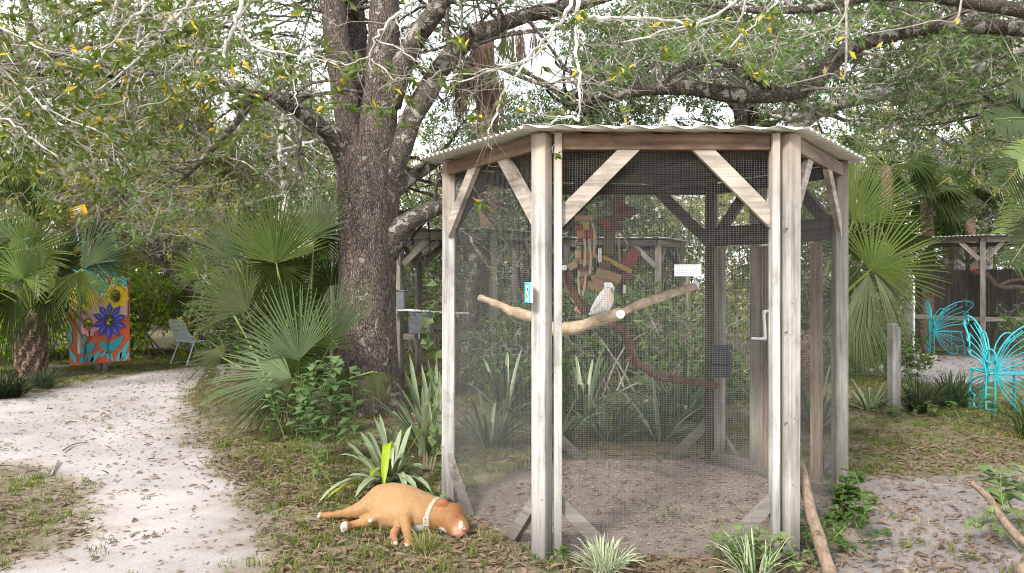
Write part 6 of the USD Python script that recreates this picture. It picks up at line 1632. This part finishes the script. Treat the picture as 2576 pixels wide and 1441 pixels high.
on_sign("heart", trimesh.creation.extrude_polygon(Polygon(hp), 0.0015, engine="earcut"), "paint_heart", 0.0085)
sn = Point(0.006, 0.034).buffer(0.009); on_sign("dot", trimesh.creation.extrude_polygon(sn, 0.0012, engine="earcut"), "paint_yellow", 0.0085)

# leaning log and cut stick
log("leaning_log", "bark covered pole leaning against the right front post of the aviary", [([A(2090, 1452, 4.12), A(2060, 1350, 4.28), A(2035, 1265, 4.42), A(2012, 1160, 4.56)], [0.038, 0.035, 0.031, 0.026])], "log_bark", cat="log", base=A(2090, 1452, 4.12) * [1, 1, 0])
log("cut_branch", "cut brown branch sticking up from the right edge in the foreground", [([A(2441, 1216, 4.75), A(2478, 1243, 4.7), A(2512, 1290, 4.6), A(2545, 1335, 4.5), A(2620, 1400, 4.35), A(2700, 1470, 4.2)], [0.018, 0.020, 0.022, 0.024, 0.03, 0.03])], "log_bark", cat="branch", base=A(2700, 1450, 4.2) * [1, 1, 0])
stp = gnd(2590, 1440); log("stump", "cut stump end with pale face at the lower right corner", [([A(2600, 1480, 4.0), A(2578, 1412, 4.05)], [0.07, 0.065])], "log_bark", cat="stump", base=A(2600, 1470, 4.0) * [1, 1, 0])

# ------------------------------------------------------------------ things along the path
# painted photo board with face holes
fd = 13.1; K = 0.2674 * fd / FPX
fb = thing("painted_board", "tall painted board of yellow, blue and pink flowers with cut out face holes", "board", at(251, 935, fd) * [1, 1, 0])
org = at(163, 563, fd)
FM = np.eye(4); FM[:3, 0] = (1, 0, 0); FM[:3, 1] = (0, 0, 1); FM[:3, 2] = (0, -1, 0); FM[:3, 3] = org
def el(cx, cy, rx, ry):
    t = np.linspace(0, 2 * np.pi, 28, endpoint=False); return Polygon(np.stack([cx + rx * np.cos(t), cy + ry * np.sin(t)], 1))
HOLES = [el(485, 678, 40, 54), el(165, 690, 40, 54), el(427, 912, 36, 50), el(226, 940, 40, 50)]
holes = shapely.union_all(HOLES)
low = Polygon([(45, 1312), (45, 620), (52, 570), (85, 540), (130, 515), (540, 490), (585, 515), (608, 560), (612, 1285), (85, 1330)])
up_ = Polygon([(70, 540), (80, 140), (100, 95), (140, 75), (420, 70), (470, 95), (490, 150), (500, 540)])
def paint(name, poly, mat_, layer, th=0.004, cut=True, clip=low):
    poly = poly.buffer(0)
    if clip is not None: poly = poly.intersection(clip)
    if cut: poly = poly.difference(holes)
    for g in getattr(poly, "geoms", [poly]):
        if g.geom_type != "Polygon" or g.area < 20: continue
        e = trimesh.creation.extrude_polygon(shapely.affinity.affine_transform(g, [K, 0, 0, -K, 0, 0]), th, engine="earcut"); e.apply_translation([0, 0, 0.010 + layer * 0.004])
        put(name, e, mat_, fb, matrix=FM)
def panel(name, poly, mat_):
    e = trimesh.creation.extrude_polygon(shapely.affinity.affine_transform(poly.difference(holes), [K, 0, 0, -K, 0, 0]), 0.018, engine="earcut"); e.apply_translation([0, 0, -0.0085]); put(name, e, mat_, fb, matrix=FM)
import shapely.affinity
panel("lower_panel", low, "paint_orange")
panel("upper_panel", up_.difference(low.buffer(1)), "paint_teal")
paint("background", Polygon([(30, 500), (640, 470), (640, 870), (560, 880), (300, 860), (30, 800)]), "paint_peach", 0)
paint("cloud_patch", Polygon([(300, 500), (560, 480), (610, 560), (560, 600), (520, 560), (430, 560), (380, 640), (330, 680), (290, 600), (200, 560)]), "paint_teal_light", 1)
paint("edge_stripe", Polygon([(585, 500), (640, 500), (640, 870), (592, 880), (600, 640)]), "toy_brown", 1)
paint("blue_flower", el(205, 235, 50, 42), "paint_blue", 1, clip=up_.difference(low)); paint("red_patch", el(180, 300, 35, 22), "paint_red", 1, clip=up_.difference(low))
paint("red_patch", Polygon([(385, 485), (430, 480), (455, 560), (440, 590), (400, 540)]), "paint_red", 2)
def daisy(c, n, r0, r1, wd, m, layer, rot=0.0, name="petal", round_=False):
    for k in range(n):
        a = rot + 2 * math.pi * k / n
        if round_:
            p = el(c[0] + math.cos(a) * r0, c[1] + math.sin(a) * r0 * 1.05, wd, wd * 1.1)
        else:
            q = [(r0, -wd * 0.4), (r0 + (r1 - r0) * 0.5, -wd), (r1, 0), (r0 + (r1 - r0) * 0.5, wd), (r0, wd * 0.4)]
            p = Polygon([(c[0] + math.cos(a) * x - math.sin(a) * y, c[1] + 1.08 * (math.sin(a) * x + math.cos(a) * y)) for x, y in q])
        yield p
def flower(c, n, r0, r1, wd, m, layer, rot, ring, hole, round_=False, hl=None):
    base = shapely.union_all([Point(c).buffer(r0 * 1.25)] + list(daisy(c, n, r0, r1, wd, m, layer, rot, round_=round_)))
    paint("flower", base, m, layer)
    if hl:
        for p in daisy(c, n, r0 * 1.3, r1 * 0.9, wd * 0.28, m, layer, rot + 0.03): paint("petal_streak", p, hl, layer + 1)
    paint("hole_ring", hole.buffer(6), ring, layer + 2)
flower((485, 678), 11, 58, 128, 34, "paint_yellow", 2, 0.2, "paint_black", HOLES[0])
flower((165, 690), 11, 58, 128, 34, "paint_yellow", 2, 0.5, "paint_black", HOLES[1])
flower((226, 940), 6, 66, 100, 46, "paint_pink", 3, 0.3, "paint_red", HOLES[3], round_=True)
flower((427, 912), 10, 52, 168, 30, "paint_blue", 4, 0.35, "paint_black", HOLES[2], hl="paint_blue_light")
paint("small_flower", Polygon([(315, 700), (335, 715), (345, 695), (350, 718), (370, 725), (350, 738), (345, 760), (333, 740), (312, 745), (325, 728)]), "paint_heart", 2)
def leafp(a, b, w):
    a, b = np.array(a, float), np.array(b, float); t = (b - a); n = np.array([-t[1], t[0]]) / np.linalg.norm(t) * w
    return Polygon([a, a + t * 0.3 + n, a + t * 0.65 + n * 0.85, b, a + t * 0.65 - n * 0.85, a + t * 0.3 - n])
for a, b, w in (((200, 1230), (120, 1120), 42), ((195, 1210), (300, 1110), 40), ((410, 1190), (330, 1095), 34), ((405, 1200), (560, 1050), 44), ((520, 1290), (615, 1090), 24), ((240, 1320), (350, 1180), 22),
                ((120, 1310), (45, 1180), 22), ((60, 1150), (40, 880), 26), ((190, 1130), (180, 1040), 16), ((330, 1250), (420, 1200), 16), ((460, 1290), (390, 1180), 24), ((560, 1290), (620, 1200), 18), ((150, 1310), (220, 1230), 30), ((250, 1310), (250, 1200), 30), ((500, 1300), (540, 1180), 22)):
    paint("painted_leaf", leafp(a, b, w), "paint_teal_light" if w < 30 else "paint_teal", 2)
for l_ in ([(238, 1010), (242, 1060), (215, 1110), (195, 1150), (190, 1290)], [(415, 1090), (412, 1180), (430, 1230), (435, 1290)]):
    paint("painted_stem", LineString(l_).buffer(6), "paint_dark_teal", 3)
board("post", at(246, 900, fd) + [0, 0.03, 0], at(246, 940, fd) + [0, 0.03, -0.05], 0.09, 0.04, "wood_old", fb, up=(0, -1, 0)); board("post", at(262, 900, fd) + [0, 0.03, 0], at(262, 940, fd) + [0, 0.03, -0.05], 0.09, 0.04, "wood_old", fb, up=(0, -1, 0))
board("backing", at(254, 600, fd) + [0, 0.04, 0], at(254, 900, fd) + [0, 0.04, 0], 0.07, 0.035, "wood_old", fb, up=(0, -1, 0))

ys = thing("yellow_sign", "small tilted yellow sign with a white patch above the flower board", "sign", at(195, 531, 12.5))
board("panel", at(176, 538, 12.5), at(217, 524, 12.5), 0.15, 0.015, "sign_yellow", ys, up=(0, -1, 0))
board("patch", at(184, 536, 12.48), at(203, 529, 12.48), 0.085, 0.012, "sign_white", ys, up=(0, -1, 0))
board("post", at(197, 530, 12.55), at(200, 890, 12.55), 0.05, 0.03, "wood_old", ys, up=(0, -1, 0))
bx = thing("bird_box", "brown weathered wooden box half hidden above the small palm", "box", at(98, 512, 13.8))
board("front", at(80, 512, 13.8), at(114, 510, 13.8), 0.2, 0.16, "box_brown", bx, up=(0, -1, 0)); board("lid", at(76, 497, 13.8), at(118, 495, 13.8), 0.03, 0.22, "wood_old", bx, up=(0, -1, 0))
board("post", at(97, 520, 13.85), at(97, 900, 13.85), 0.08, 0.08, "wood_old", bx, up=(0, -1, 0))

# pale metal mesh chair
ch = thing("garden_chair", "pale blue grey metal mesh garden chair standing by the shrubs beyond the path", "chair", at(490, 905, 14.4) * [1, 1, 0])
cb = at(490, 905, 14.4) * [1, 1, 0]; f_ = norm([0.6, 0.8, 0]); w_ = norm([0.8, -0.6, 0])
def cpt(a, b, z): return cb + f_ * a + w_ * b + np.array([0, 0, z])
def loop(pts, r, name, T, m, n=6):
    pts = np.array(pts + pts[:1]); put(name, tube(pts, r, n), m, T, smooth=50)
PM = "pale_metal_paint"
loop([cpt(-.22, -.25, .42), cpt(-.22, .25, .42), cpt(-.36, .24, .80), cpt(-.36, -.24, .80)], 0.014, "back_frame", ch, PM)
loop([cpt(-.22, -.25, .41), cpt(-.22, .25, .41), cpt(.24, .25, .43), cpt(.24, -.25, .43)], 0.014, "seat_frame", ch, PM)
mb = MB(); mb2 = MB()
for s in np.linspace(-0.22, 0.22, 13):
    mb.add(*tube([cpt(-.22, s, .42), cpt(-.36, s, .79)], 0.0085, 4, cap=False)); mb2.add(*tube([cpt(-.22, s, .41), cpt(.24, s, .43)], 0.0085, 4, cap=False))
for s in np.linspace(0.05, 0.95, 11):
    mb.add(*tube([cpt(-.22 - .14 * s, -.24, .42 + .37 * s), cpt(-.22 - .14 * s, .24, .42 + .37 * s)], 0.0085, 4, cap=False)); mb2.add(*tube([cpt(-.22 + .46 * s, -.24, .41 + .02 * s), cpt(-.22 + .46 * s, .24, .41 + .02 * s)], 0.0085, 4, cap=False))
put("back_mesh", mb.get(), PM, ch); put("seat_mesh", mb2.get(), PM, ch)
for sb in (-.24, .24):
    put("leg", tube(spline([cpt(-.16, sb, .41), cpt(-.24, sb * 1.05, .2), cpt(-.32, sb * 1.1, 0.0)], 3), 0.013, 6), PM, ch, smooth=True)
    put("leg", tube(spline([cpt(.12, sb, .42), cpt(.18, sb * 1.05, .2), cpt(.26, sb * 1.1, 0.0)], 3), 0.013, 6), PM, ch, smooth=True)
    put("runner", tube([cpt(-.32, sb * 1.1, 0.012), cpt(.26, sb * 1.1, 0.012)], 0.011, 6), PM, ch, smooth=True)
ps = thing("post", "thin pale stake standing behind the pale metal chair", "post", at(527, 880, 14.9) * [1, 1, 0])
board("stake", at(527, 806, 14.9), at(527, 880, 14.9) - [0, 0, .15], 0.06, 0.06, "wood_old", ps, up=(0, -1, 0))

# zinc boxes, pipe and birds on the aviary behind the trunk
def zbox(label, px0, py0, px1, py1, d, dep):
    a, b = at(px0, py0, d), at(px1, py1, d); c = (a + b) / 2; T = thing("nest_box", label, "box", [c[0], c[1], b[2]])
    s = [b[0] - a[0], dep, a[2] - b[2]]
    put("case", box_vf(*s, 0.006), "zinc_sheet", T, matrix=trimesh.transformations.translation_matrix(c + [0, dep / 2, 0]))
    put("lid", box_vf(s[0] + 0.02, dep + 0.02, 0.012, 0.003), "zinc_sheet", T, matrix=trimesh.transformations.translation_matrix(c + [0, dep / 2, s[2] / 2 + 0.006]))
    put("latch", tube([c + [0, -0.01, -s[2] / 2], c + [0, -0.012, -s[2] / 2 - 0.06]], 0.008, 6), "steel", T)
    return T
zbox("grey zinc nest box hung left of the dark post behind the oak trunk", 980, 732, 1016, 778, 10.6, 0.2)
zbox("larger grey zinc nest box in front of the dark post, below the white pipe", 1028, 786, 1082, 840, 10.5, 0.22)
wp = thing("water_pipe", "thin white horizontal water pipe between the two zinc boxes", "pipe", at(1000, 780, 10.55))
put("pipe", tube([at(978, 781, 10.62), at(1030, 780, 10.62), at(1112, 786, 10.62), at(1180, 788, 10.62)], 0.014, 8), "plastic_pipe", wp, smooth=True)
wv = thing("pole", "grey vertical pole standing left of the big oak trunk behind the palms", "pole", at(833, 750, 10.8) * [1, 1, 0])
put("pole", tube([at(836, 580, 10.8), at(836, 980, 10.8)], 0.03, 8), "wood_fence", wv, smooth=True)
def white_bird(label, c, dirx, spread, s):
    T = thing("cockatoo", label, "bird", c); c = np.array(c)
    m = hulls([[(c, .05 * s), (c + [0.09 * dirx * s, 0, .03 * s], .035 * s), (c + [0.14 * dirx * s, -0.01, .05 * s], .03 * s)], [(c, .05 * s), (c - [0.13 * dirx * s, 0, .05 * s], .015 * s)]])
    t = soft(m, 0.02, 3); put("body", t, "bird_coat", T, smooth=True, primvars={"tone": np.tile([0.72, 0.71, 0.68], (len(t.vertices), 1))})
    for q in (-1, 1):
        tip = c + np.array([-0.04 * dirx, q * 0.05, 0.2 if spread else -0.03]) * s + ([0.05 * q, 0, 0.05] if spread else [0, 0, 0])
        w = manifold3d.Manifold.batch_hull([manifold3d.Manifold.sphere(r * s, 10).scale((1, 0.4, 1)).translate(tuple(map(float, p))) for p, r in ((c + [0.03 * dirx, q * 0.045 * s, 0.01], .03), (c + [-0.09 * dirx * s, q * 0.05 * s, -0.02], .014), (tip, .03 if spread else .02))])
        t = soft(w, 0.02, 2); put("wing", t, "bird_coat", T, smooth=True, primvars={"tone": np.tile([0.70, 0.70, 0.69], (len(t.vertices), 1))})
    put("beak", tube([c + np.array([0.16 * dirx, -0.01, .05]) * s, c + np.array([0.19 * dirx, -0.01, .035]) * s], [0.015 * s, 0.004], 6), "beak_grey", T, smooth=True)
white_bird("white cockatoo perched at the top left inside the aviary behind the trunk", at(1006, 618, 11.4), 1, False, 1.1)
white_bird("white cockatoo with raised wings inside the aviary behind the trunk", at(1068, 622, 11.4), 1, True, 1.3)
log("perch", "dim horizontal perch inside the aviary behind the big trunk", [([at(1000, 640, 11.5), at(1060, 650, 11.6), at(1120, 612, 11.7)], [0.03, 0.03, 0.03])], "red_bark")
wb = thing("white_board", "small white board behind the cage, seen beside the rear right post", "board", at(1730, 680, 12.6))
board("panel", at(1696, 680, 12.6), at(1764, 680, 12.6), 0.19, 0.012, "white_board", wb, up=(0, -1, 0)); board("post", at(1730, 690, 12.62), at(1730, 900, 12.62), 0.06, 0.04, "wood_old", wb, up=(0, -1, 0))

# grey post at right, white pipe and branch at the far right aviary
gp = gnd(2247, 1040); T = thing("fence_post", "short grey weathered timber post standing in the grass right of the aviary", "post", gp)
board("post", gp + [-0.005, 0, -0.12], gp + [-0.005, 0, 1.03], 0.075, 0.13, "wood_grey", T, up=(0, -1, 0), ch=0.008); board("post", gp + [0.055, 0.03, -0.12], gp + [0.055, 0.03, 0.99], 0.045, 0.10, "wood_grey", T, up=(0, -1, 0), ch=0.006)
T = thing("water_pipe", "white upright water pipe at the left corner of the boarded aviary", "pipe", at(2299, 880, 15.6) * [1, 1, 0])
put("pipe", tube([at(2294, 694, 15.6), at(2299, 697, 15.6), at(2299, 880, 15.6)], 0.022, 8), "plastic_pipe", T, smooth=True); ell(at(2299, 760, 15.6), [.03] * 3, "plastic_pipe", T, "elbow")
log("perch", "crooked grey branch perch inside the boarded aviary at right", [([at(2440, 683, 16.6), at(2480, 690, 16.6), at(2510, 720, 16.5), at(2560, 722, 16.5), at(2620, 735, 16.5)], [0.05, 0.05, 0.045, 0.045, 0.04]), ([at(2510, 720, 16.5), at(2545, 705, 16.6), at(2610, 702, 16.7)], [0.04, 0.035, 0.03])], "log_bark")
T = thing("parrot", "small red bird on the branch perch inside the boarded aviary", "bird", at(2452, 680, 16.4))
m = hulls([[(at(2449, 679, 16.4), .03), (at(2454, 682, 16.4), .035), (at(2459, 686, 16.4), .02)]]); put("body", soft(m, .03, 2), "paint_red", T, smooth=True)
put("beak", tube([at(2446, 678, 16.36), at(2442, 681, 16.34)], [0.02, 0.004], 6), "beak_grey", T, smooth=True)
T = thing("paving_slab", "pale round stepping stone at the foot of the boarded aviary's door", "slab", at(2318, 893, 15.4) * [1, 1, 0])
put("slab", tube([at(2318, 893, 15.3) * [1, 1, 0] + [0, 0, -0.05], at(2318, 893, 15.3) * [1, 1, 0] + [0, 0, 0.07]], [0.30, 0.28], 16), "concrete", T)

# ------------------------------------------------------------------ butterfly benches
def bench(label, loc, rot, group="turquoise butterfly benches"):
    """Two iron butterfly wings at a right angle carry a fan shaped seat; the body with its antennae is the middle leg."""
    T = thing("butterfly_bench", label, "bench", loc, group)
    c, s = math.cos(rot), math.sin(rot)
    def W(p): p = np.asarray(p, float); return np.array(loc) + np.stack([p[..., 0] * c - p[..., 1] * s, p[..., 0] * s + p[..., 1] * c, p[..., 2]], -1)
    tp = "turquoise_paint"
    for sgn in (-1, 1):
        a = math.radians(90 - sgn * 47); ex = np.array([math.cos(a), math.sin(a), 0])
        def Q(u, z): return ex * u + np.array([0, 0, z])
        def wire(pts, r, name, per=6, sides=6): put(name, tube(spline(np.array([W(Q(*p)) for p in pts]), per), r, sides), tp, T, smooth=True)
        wire([(0.03, .50), (0.08, .72), (0.22, .93), (0.42, 1.06), (0.60, 1.10), (0.70, 1.07), (0.72, 1.0), (0.66, .94), (0.60, .86), (0.56, .76), (0.60, .70), (0.52, .64), (0.30, .60), (0.05, .50)], 0.011, "upper_wing")
        for k, (u, z) in enumerate(((0.20, .88), (0.32, .97), (0.44, 1.03), (0.55, 1.0), (0.57, .90), (0.54, .80), (0.50, .70))):
            wire([(0.04, .50), (u * 0.45, .50 + (z - .5) * 0.62), (u, z)], 0.006, "wing_rib", 4, 5)
        for u, z, r in ((0.64, 1.04, .045), (0.60, .84, .045), (0.56, .68, .03)):
            t = np.linspace(0, 2 * np.pi, 15); put("wing_ring", tube(np.array([W(Q(u + r * math.cos(x), z + r * math.sin(x))) for x in t]), 0.006, 5), tp, T, smooth=True)
        wire([(0.04, .46), (0.25, .42), (0.45, .36), (0.55, .28), (0.52, .20), (0.42, .18), (0.46, .10), (0.40, .04), (0.28, .08), (0.14, .25), (0.04, .44)], 0.009, "lower_wing")
        for u, z in ((0.48, .30), (0.45, .20), (0.36, .12), (0.26, .16)):
            wire([(0.04, .45), (u * 0.5, .45 + (z - .45) * 0.42), (u, z)], 0.006, "wing_rib", 4, 5)
        wire([(0.50, .48), (0.56, .25), (0.58, 0.0)], 0.013, "leg")
        wire([(0.02, .62), (0.05, .80), (0.12, .92), (0.20, .94), (0.24, .88), (0.20, .84), (0.17, .87)], 0.008, "antenna")
        wire([(0.0, .48), (0.52, .48)], 0.012, "seat_rail")
    arc = [W([0.55 * math.cos(math.radians(x)), 0.55 * math.sin(math.radians(x)), .48]) for x in np.linspace(43, 137, 11)]
    put("seat_rim", tube(np.array(arc), 0.012, 6), tp, T, smooth=True)
    for x in np.linspace(47, 133, 12):
        put("seat_slat", tube([W([0.06 * math.cos(math.radians(x)), 0.06 * math.sin(math.radians(x)), .478]), W([0.55 * math.cos(math.radians(x)), 0.55 * math.sin(math.radians(x)), .478])], 0.008, 5), tp, T, smooth=True)
    for x in (-0.045, 0.045):
        put("body_rail", tube(spline(np.array([W([x, 0, 0.0]), W([x * 1.1, 0, .25]), W([x, 0, .48]), W([x * 1.5, 0, .60]), W([x * 0.8, 0, .72])]), 4), 0.011, 6), tp, T, smooth=True)
    for z in (.08, .16, .24, .32, .40):
        put("rung", tube([W([-.047, 0, z]), W([.047, 0, z])], 0.006, 5), tp, T, smooth=True)
    t = np.linspace(0, 2 * np.pi, 17); put("head_ring", tube(np.array([W([.06 * math.cos(x), -.01, .68 + .075 * math.sin(x)]) for x in t]), 0.009, 6), tp, T, smooth=True)
    put("front_leg", tube([W([0, .55, .48]), W([0, .58, 0.0])], 0.013, 6), tp, T, smooth=True)
    return T
bench("larger turquoise butterfly bench, cut by the right edge of the photo", gnd(2492, 1048), math.radians(-56))
bench("farther turquoise butterfly bench in front of the boarded aviary", gnd(2345, 893), math.radians(-66))

# ------------------------------------------------------------------ fallen leaves, grass, debris
rng = np.random.default_rng(900)
LIT1 = gpoly([(660, 1441), (640, 1340), (590, 1240), (530, 1150), (600, 1120), (760, 1150), (900, 1190), (1010, 1240), (1190, 1340), (1350, 1370), (1370, 1441), (1370, 1700), (690, 1700)])
LIT2 = gpoly([(2140, 1140), (2300, 1105), (2576, 1110), (2800, 1120), (2800, 1200), (2576, 1205), (2300, 1190), (2140, 1210)])
LIT3 = gpoly([(1180, 1350), (1330, 1385), (1400, 1408), (2000, 1405), (2130, 1395), (2140, 1700), (1180, 1700)])
LIT4 = gpoly([(2140, 960), (2230, 955), (2235, 1010), (2140, 1010)])
n = 210000
# uniform over the ground in view
d = np.sqrt(rng.uniform(3.9**2, 15.5**2, n)); x = rng.uniform(-0.74, 0.72, n) * d; y = d
gr = meshkit.fbm(np.stack([x * 1.3, y * 1.3, x * 0], -1), 4, 61)
in_path = inside(PATH, x, y, 0.1, 0.15, 8); in_floor = inside(FLOOR, x, y, 0.05, 0.03, 4)
W = 0.10 + 0.30 * (gr > 0.5)
W = np.maximum(W, 0.95 * inside(LIT1, x, y, 0.2, 0.25, 15)); W = np.maximum(W, 0.62 * inside(LIT2, x, y, 0.2, 0.3, 16)); W = np.maximum(W, inside(LIT3, x, y, 0.08, 0.08, 17)); W = np.maximum(W, 0.9 * inside(LIT4, x, y, 0.1, 0.1, 18))
W *= 0.6 + 0.9 * np.clip((meshkit.fbm(np.stack([x * 3.1, y * 3.1, x * 0], -1), 3, 64) - 0.3) * 2.6, 0, 1)
W *= np.clip(1.25 - 1.1 * in_path * (1 - 0.0), 0.10, 1)
W = np.where(in_floor > 0.5, 0.13 * (0.3 + gr), W)
W = np.where(inside(SOIL_R, x, y, 0.1, 0.2, 3) > 0.5, np.minimum(W, 0.16 + 0.5 * (gr > 0.58)), W)
W = np.where(inside(DARK_L, x, y, 0.1, 0.1, 5) > 0.5, 0.1, W); W = np.where(inside(CLEARING, x, y, 0.1, 0.1, 6) > 0.5, 0.05, W)
dens = np.where(d < 8, 1.0, (8 / d) ** 1.5)
keep = rng.random(n) < W * dens * 0.92
x, y, d = x[keep], y[keep], d[keep]
P = np.stack([x, y, hgt(x, y) + 0.012], -1)
def scatter(P, rng, flat=0.22):
    a = rng.uniform(0, 2 * np.pi, len(P))
    D = np.stack([np.cos(a), np.sin(a), rng.normal(0, flat, len(P))], -1)
    M = xforms(P, D, rng.uniform(0.55, 1.2, len(P)), rng, roll=False)
    # tip each leaf a little about its own length
    r = rng.normal(0, 0.45, len(P)); c, s = np.cos(r)[:, None], np.sin(r)[:, None]
    sc = np.linalg.norm(M[:, :3, 0], axis=1)[:, None]
    yv, zv = M[:, :3, 1].copy(), M[:, :3, 2].copy(); M[:, :3, 1], M[:, :3, 2] = yv * c + zv * s, zv * c - yv * s
    return M
M = scatter(P, rng)
half = rng.random(len(P)) < 0.5
big = rng.random(len(P)) < 0.12; M[big, :3, :3] *= 1.45
mbl = MB().add(*place(lance_vf(0.064, 0.018, 0.3, 0.4), M[half])).add(*place(lance_vf(0.050, 0.017, -0.25, 0.35), M[~half]))
put("fallen_leaves", mbl.get(), "fallen_leaf", kind="stuff", label="tan and brown fallen oak leaves strewn over the ground", cat="leaf litter")
# small dark debris on the sand and the bare soil
n = 110000
d = np.sqrt(rng.uniform(3.9**2, 14.5**2, n)); x = rng.uniform(-0.74, 0.72, n) * d; y = d
w = 0.62 * inside(PATH, x, y, 0.2, 0.2, 8) * (0.25 + 1.5 * np.clip(meshkit.fbm(np.stack([x * 0.9, y * 0.9, x * 0], -1), 3, 71) - 0.3, 0, 1)) + 0.45 * inside(SOIL_R, x, y, 0.2, 0.2, 3) + 0.25 * inside(CLEARING, x, y, 0.2, 0.2, 6)
keep = rng.random(n) < np.clip(w, 0, 1) * np.where(d < 8, 1.0, (8 / d) ** 1.3) * 0.36
x, y = x[keep], y[keep]; P = np.stack([x, y, hgt(x, y) + 0.009], -1)
put("leaf_debris", place(leaf_vf(0.050, 0.012, 0.2, 0.3), scatter(P, rng, 0.10)), "dark_debris", kind="stuff", label="small dark dry leaf scraps on the sand and bare soil", cat="leaf litter")
# pale chips and husks on the cage floor
n = 9000; x = rng.uniform(-0.5, 2.4, n); y = rng.uniform(4.3, 7.0, n)
k = (inside(FLOOR, x, y, 0.05, 0.03, 4) > 0.5) & (rng.random(n) < 0.25 + 0.6 * (meshkit.fbm(np.stack([x * 2, y * 2, x * 0], -1), 3, 73)))
x, y = x[k], y[k]; P = np.stack([x, y, hgt(x, y) + 0.008], -1)
put("seed_husks", place(leaf_vf(0.030, 0.011, 0.3, 0.2), scatter(P, rng, 0.15)), "chip", kind="stuff", label="pale seed husks and chips on the cage floor", cat="husks")
# short grass
def grass_proto(rng, n, h, w, spread):
    mb = MB()
    for i in range(n):
        a = rng.uniform(0, 6.28); r = spread * rng.uniform(0, 1) ** 0.5; b = np.array([r * math.cos(a), r * math.sin(a), 0])
        l = rng.uniform(0, 6.28); t = h * rng.uniform(0.4, 1.0); o = np.array([math.cos(l), math.sin(l), 0]); s = np.array([-o[1], o[0], 0]) * w / 2
        m = b + o * t * 0.3 + [0, 0, t * 0.6]; e = b + o * t * rng.uniform(0.5, 1.1) + [0, 0, t * rng.uniform(0.5, 0.95)]
        mb.add([b - s, b + s, m + s * 0.8, m - s * 0.8, e], [[0, 1, 2], [0, 2, 3], [3, 2, 4]])
    return mb.get()
protos = [[(grass_proto(rng, 16, 0.055, 0.005, 0.05), "grass_blade", False)] for _ in range(4)] + [[(grass_proto(rng, 12, 0.09, 0.0055, 0.045), "grass_blade", False)] for _ in range(2)] + [[(grass_proto(rng, 12, 0.07, 0.005, 0.05), "dry_grass", False)]]
n = 120000
d = np.sqrt(rng.uniform(3.9**2, 17**2, n)); x = rng.uniform(-0.76, 0.74, n) * d; y = d
gr = meshkit.fbm(np.stack([x * 1.1, y * 1.1, x * 0], -1), 4, 62)
w = 0.7 * np.clip((gr - 0.40) * 6, 0, 1) + 0.10
w = np.maximum(w, 0.95 * inside(GRASS_R, x, y, 0.3, 0.45, 2) * np.clip((gr - 0.33) * 5, 0.15, 1)); w = np.maximum(w, 0.75 * inside(GRASS_L, x, y, 0.3, 0.4, 12) * np.clip((gr - 0.36) * 5, 0.15, 1))
w *= 1 - 0.985 * inside(PATH, x, y, 0.15, 0.2, 8); w = np.where(inside(FLOOR, x, y, 0.05, 0.03, 4) > 0.3, 0.004, w); w *= 1 - 0.93 * inside(SOIL_R, x, y, 0.1, 0.2, 3); w *= 1 - 0.97 * inside(CLEARING, x, y, 0.2, 0.2, 6); w *= 1 - 0.8 * inside(LIT3, x, y, 0.1, 0.1, 17)
back = (d > 14.2) & (x < -1)
w = np.maximum(w, 0.55 * inside(LIT2, x, y, 0.3, 0.3, 16) * np.clip((gr - 0.36) * 5, 0, 1)); w = np.where(back, 0.8, w)
keep = rng.random(n) < w * 0.62
x, y = x[keep], y[keep]; P = np.stack([x, y, hgt(x, y) - 0.003], -1)
a = rng.uniform(0, 2 * np.pi, len(P)); D = np.stack([np.cos(a), np.sin(a), a * 0], -1)
instancer("short_grass", "/World", None, protos, xforms(P, D, rng.uniform(0.55, 1.15, len(P)), rng, roll=False), rng.integers(0, len(protos), len(P)), label="patchy short olive green grass on the soil beside the path and aviary", cat="grass")
# two dry twigs on the sand
for lab, pts in (("thin curved dry twig lying on the middle of the sandy path", [(158, 1138), (180, 1124), (205, 1118), (222, 1116)]), ("short dark dry twig at the grass edge on the sandy path's left", [(130, 1200), (140, 1176), (148, 1165)])):
    C = np.array([gnd(*p) + [0, 0, 0.02] for p in pts]); T = thing("dry_twig", lab, "twig", C[0]); put("twig", tube(spline(C, 4), 0.009, 6), "twig_grey", T, smooth=True)
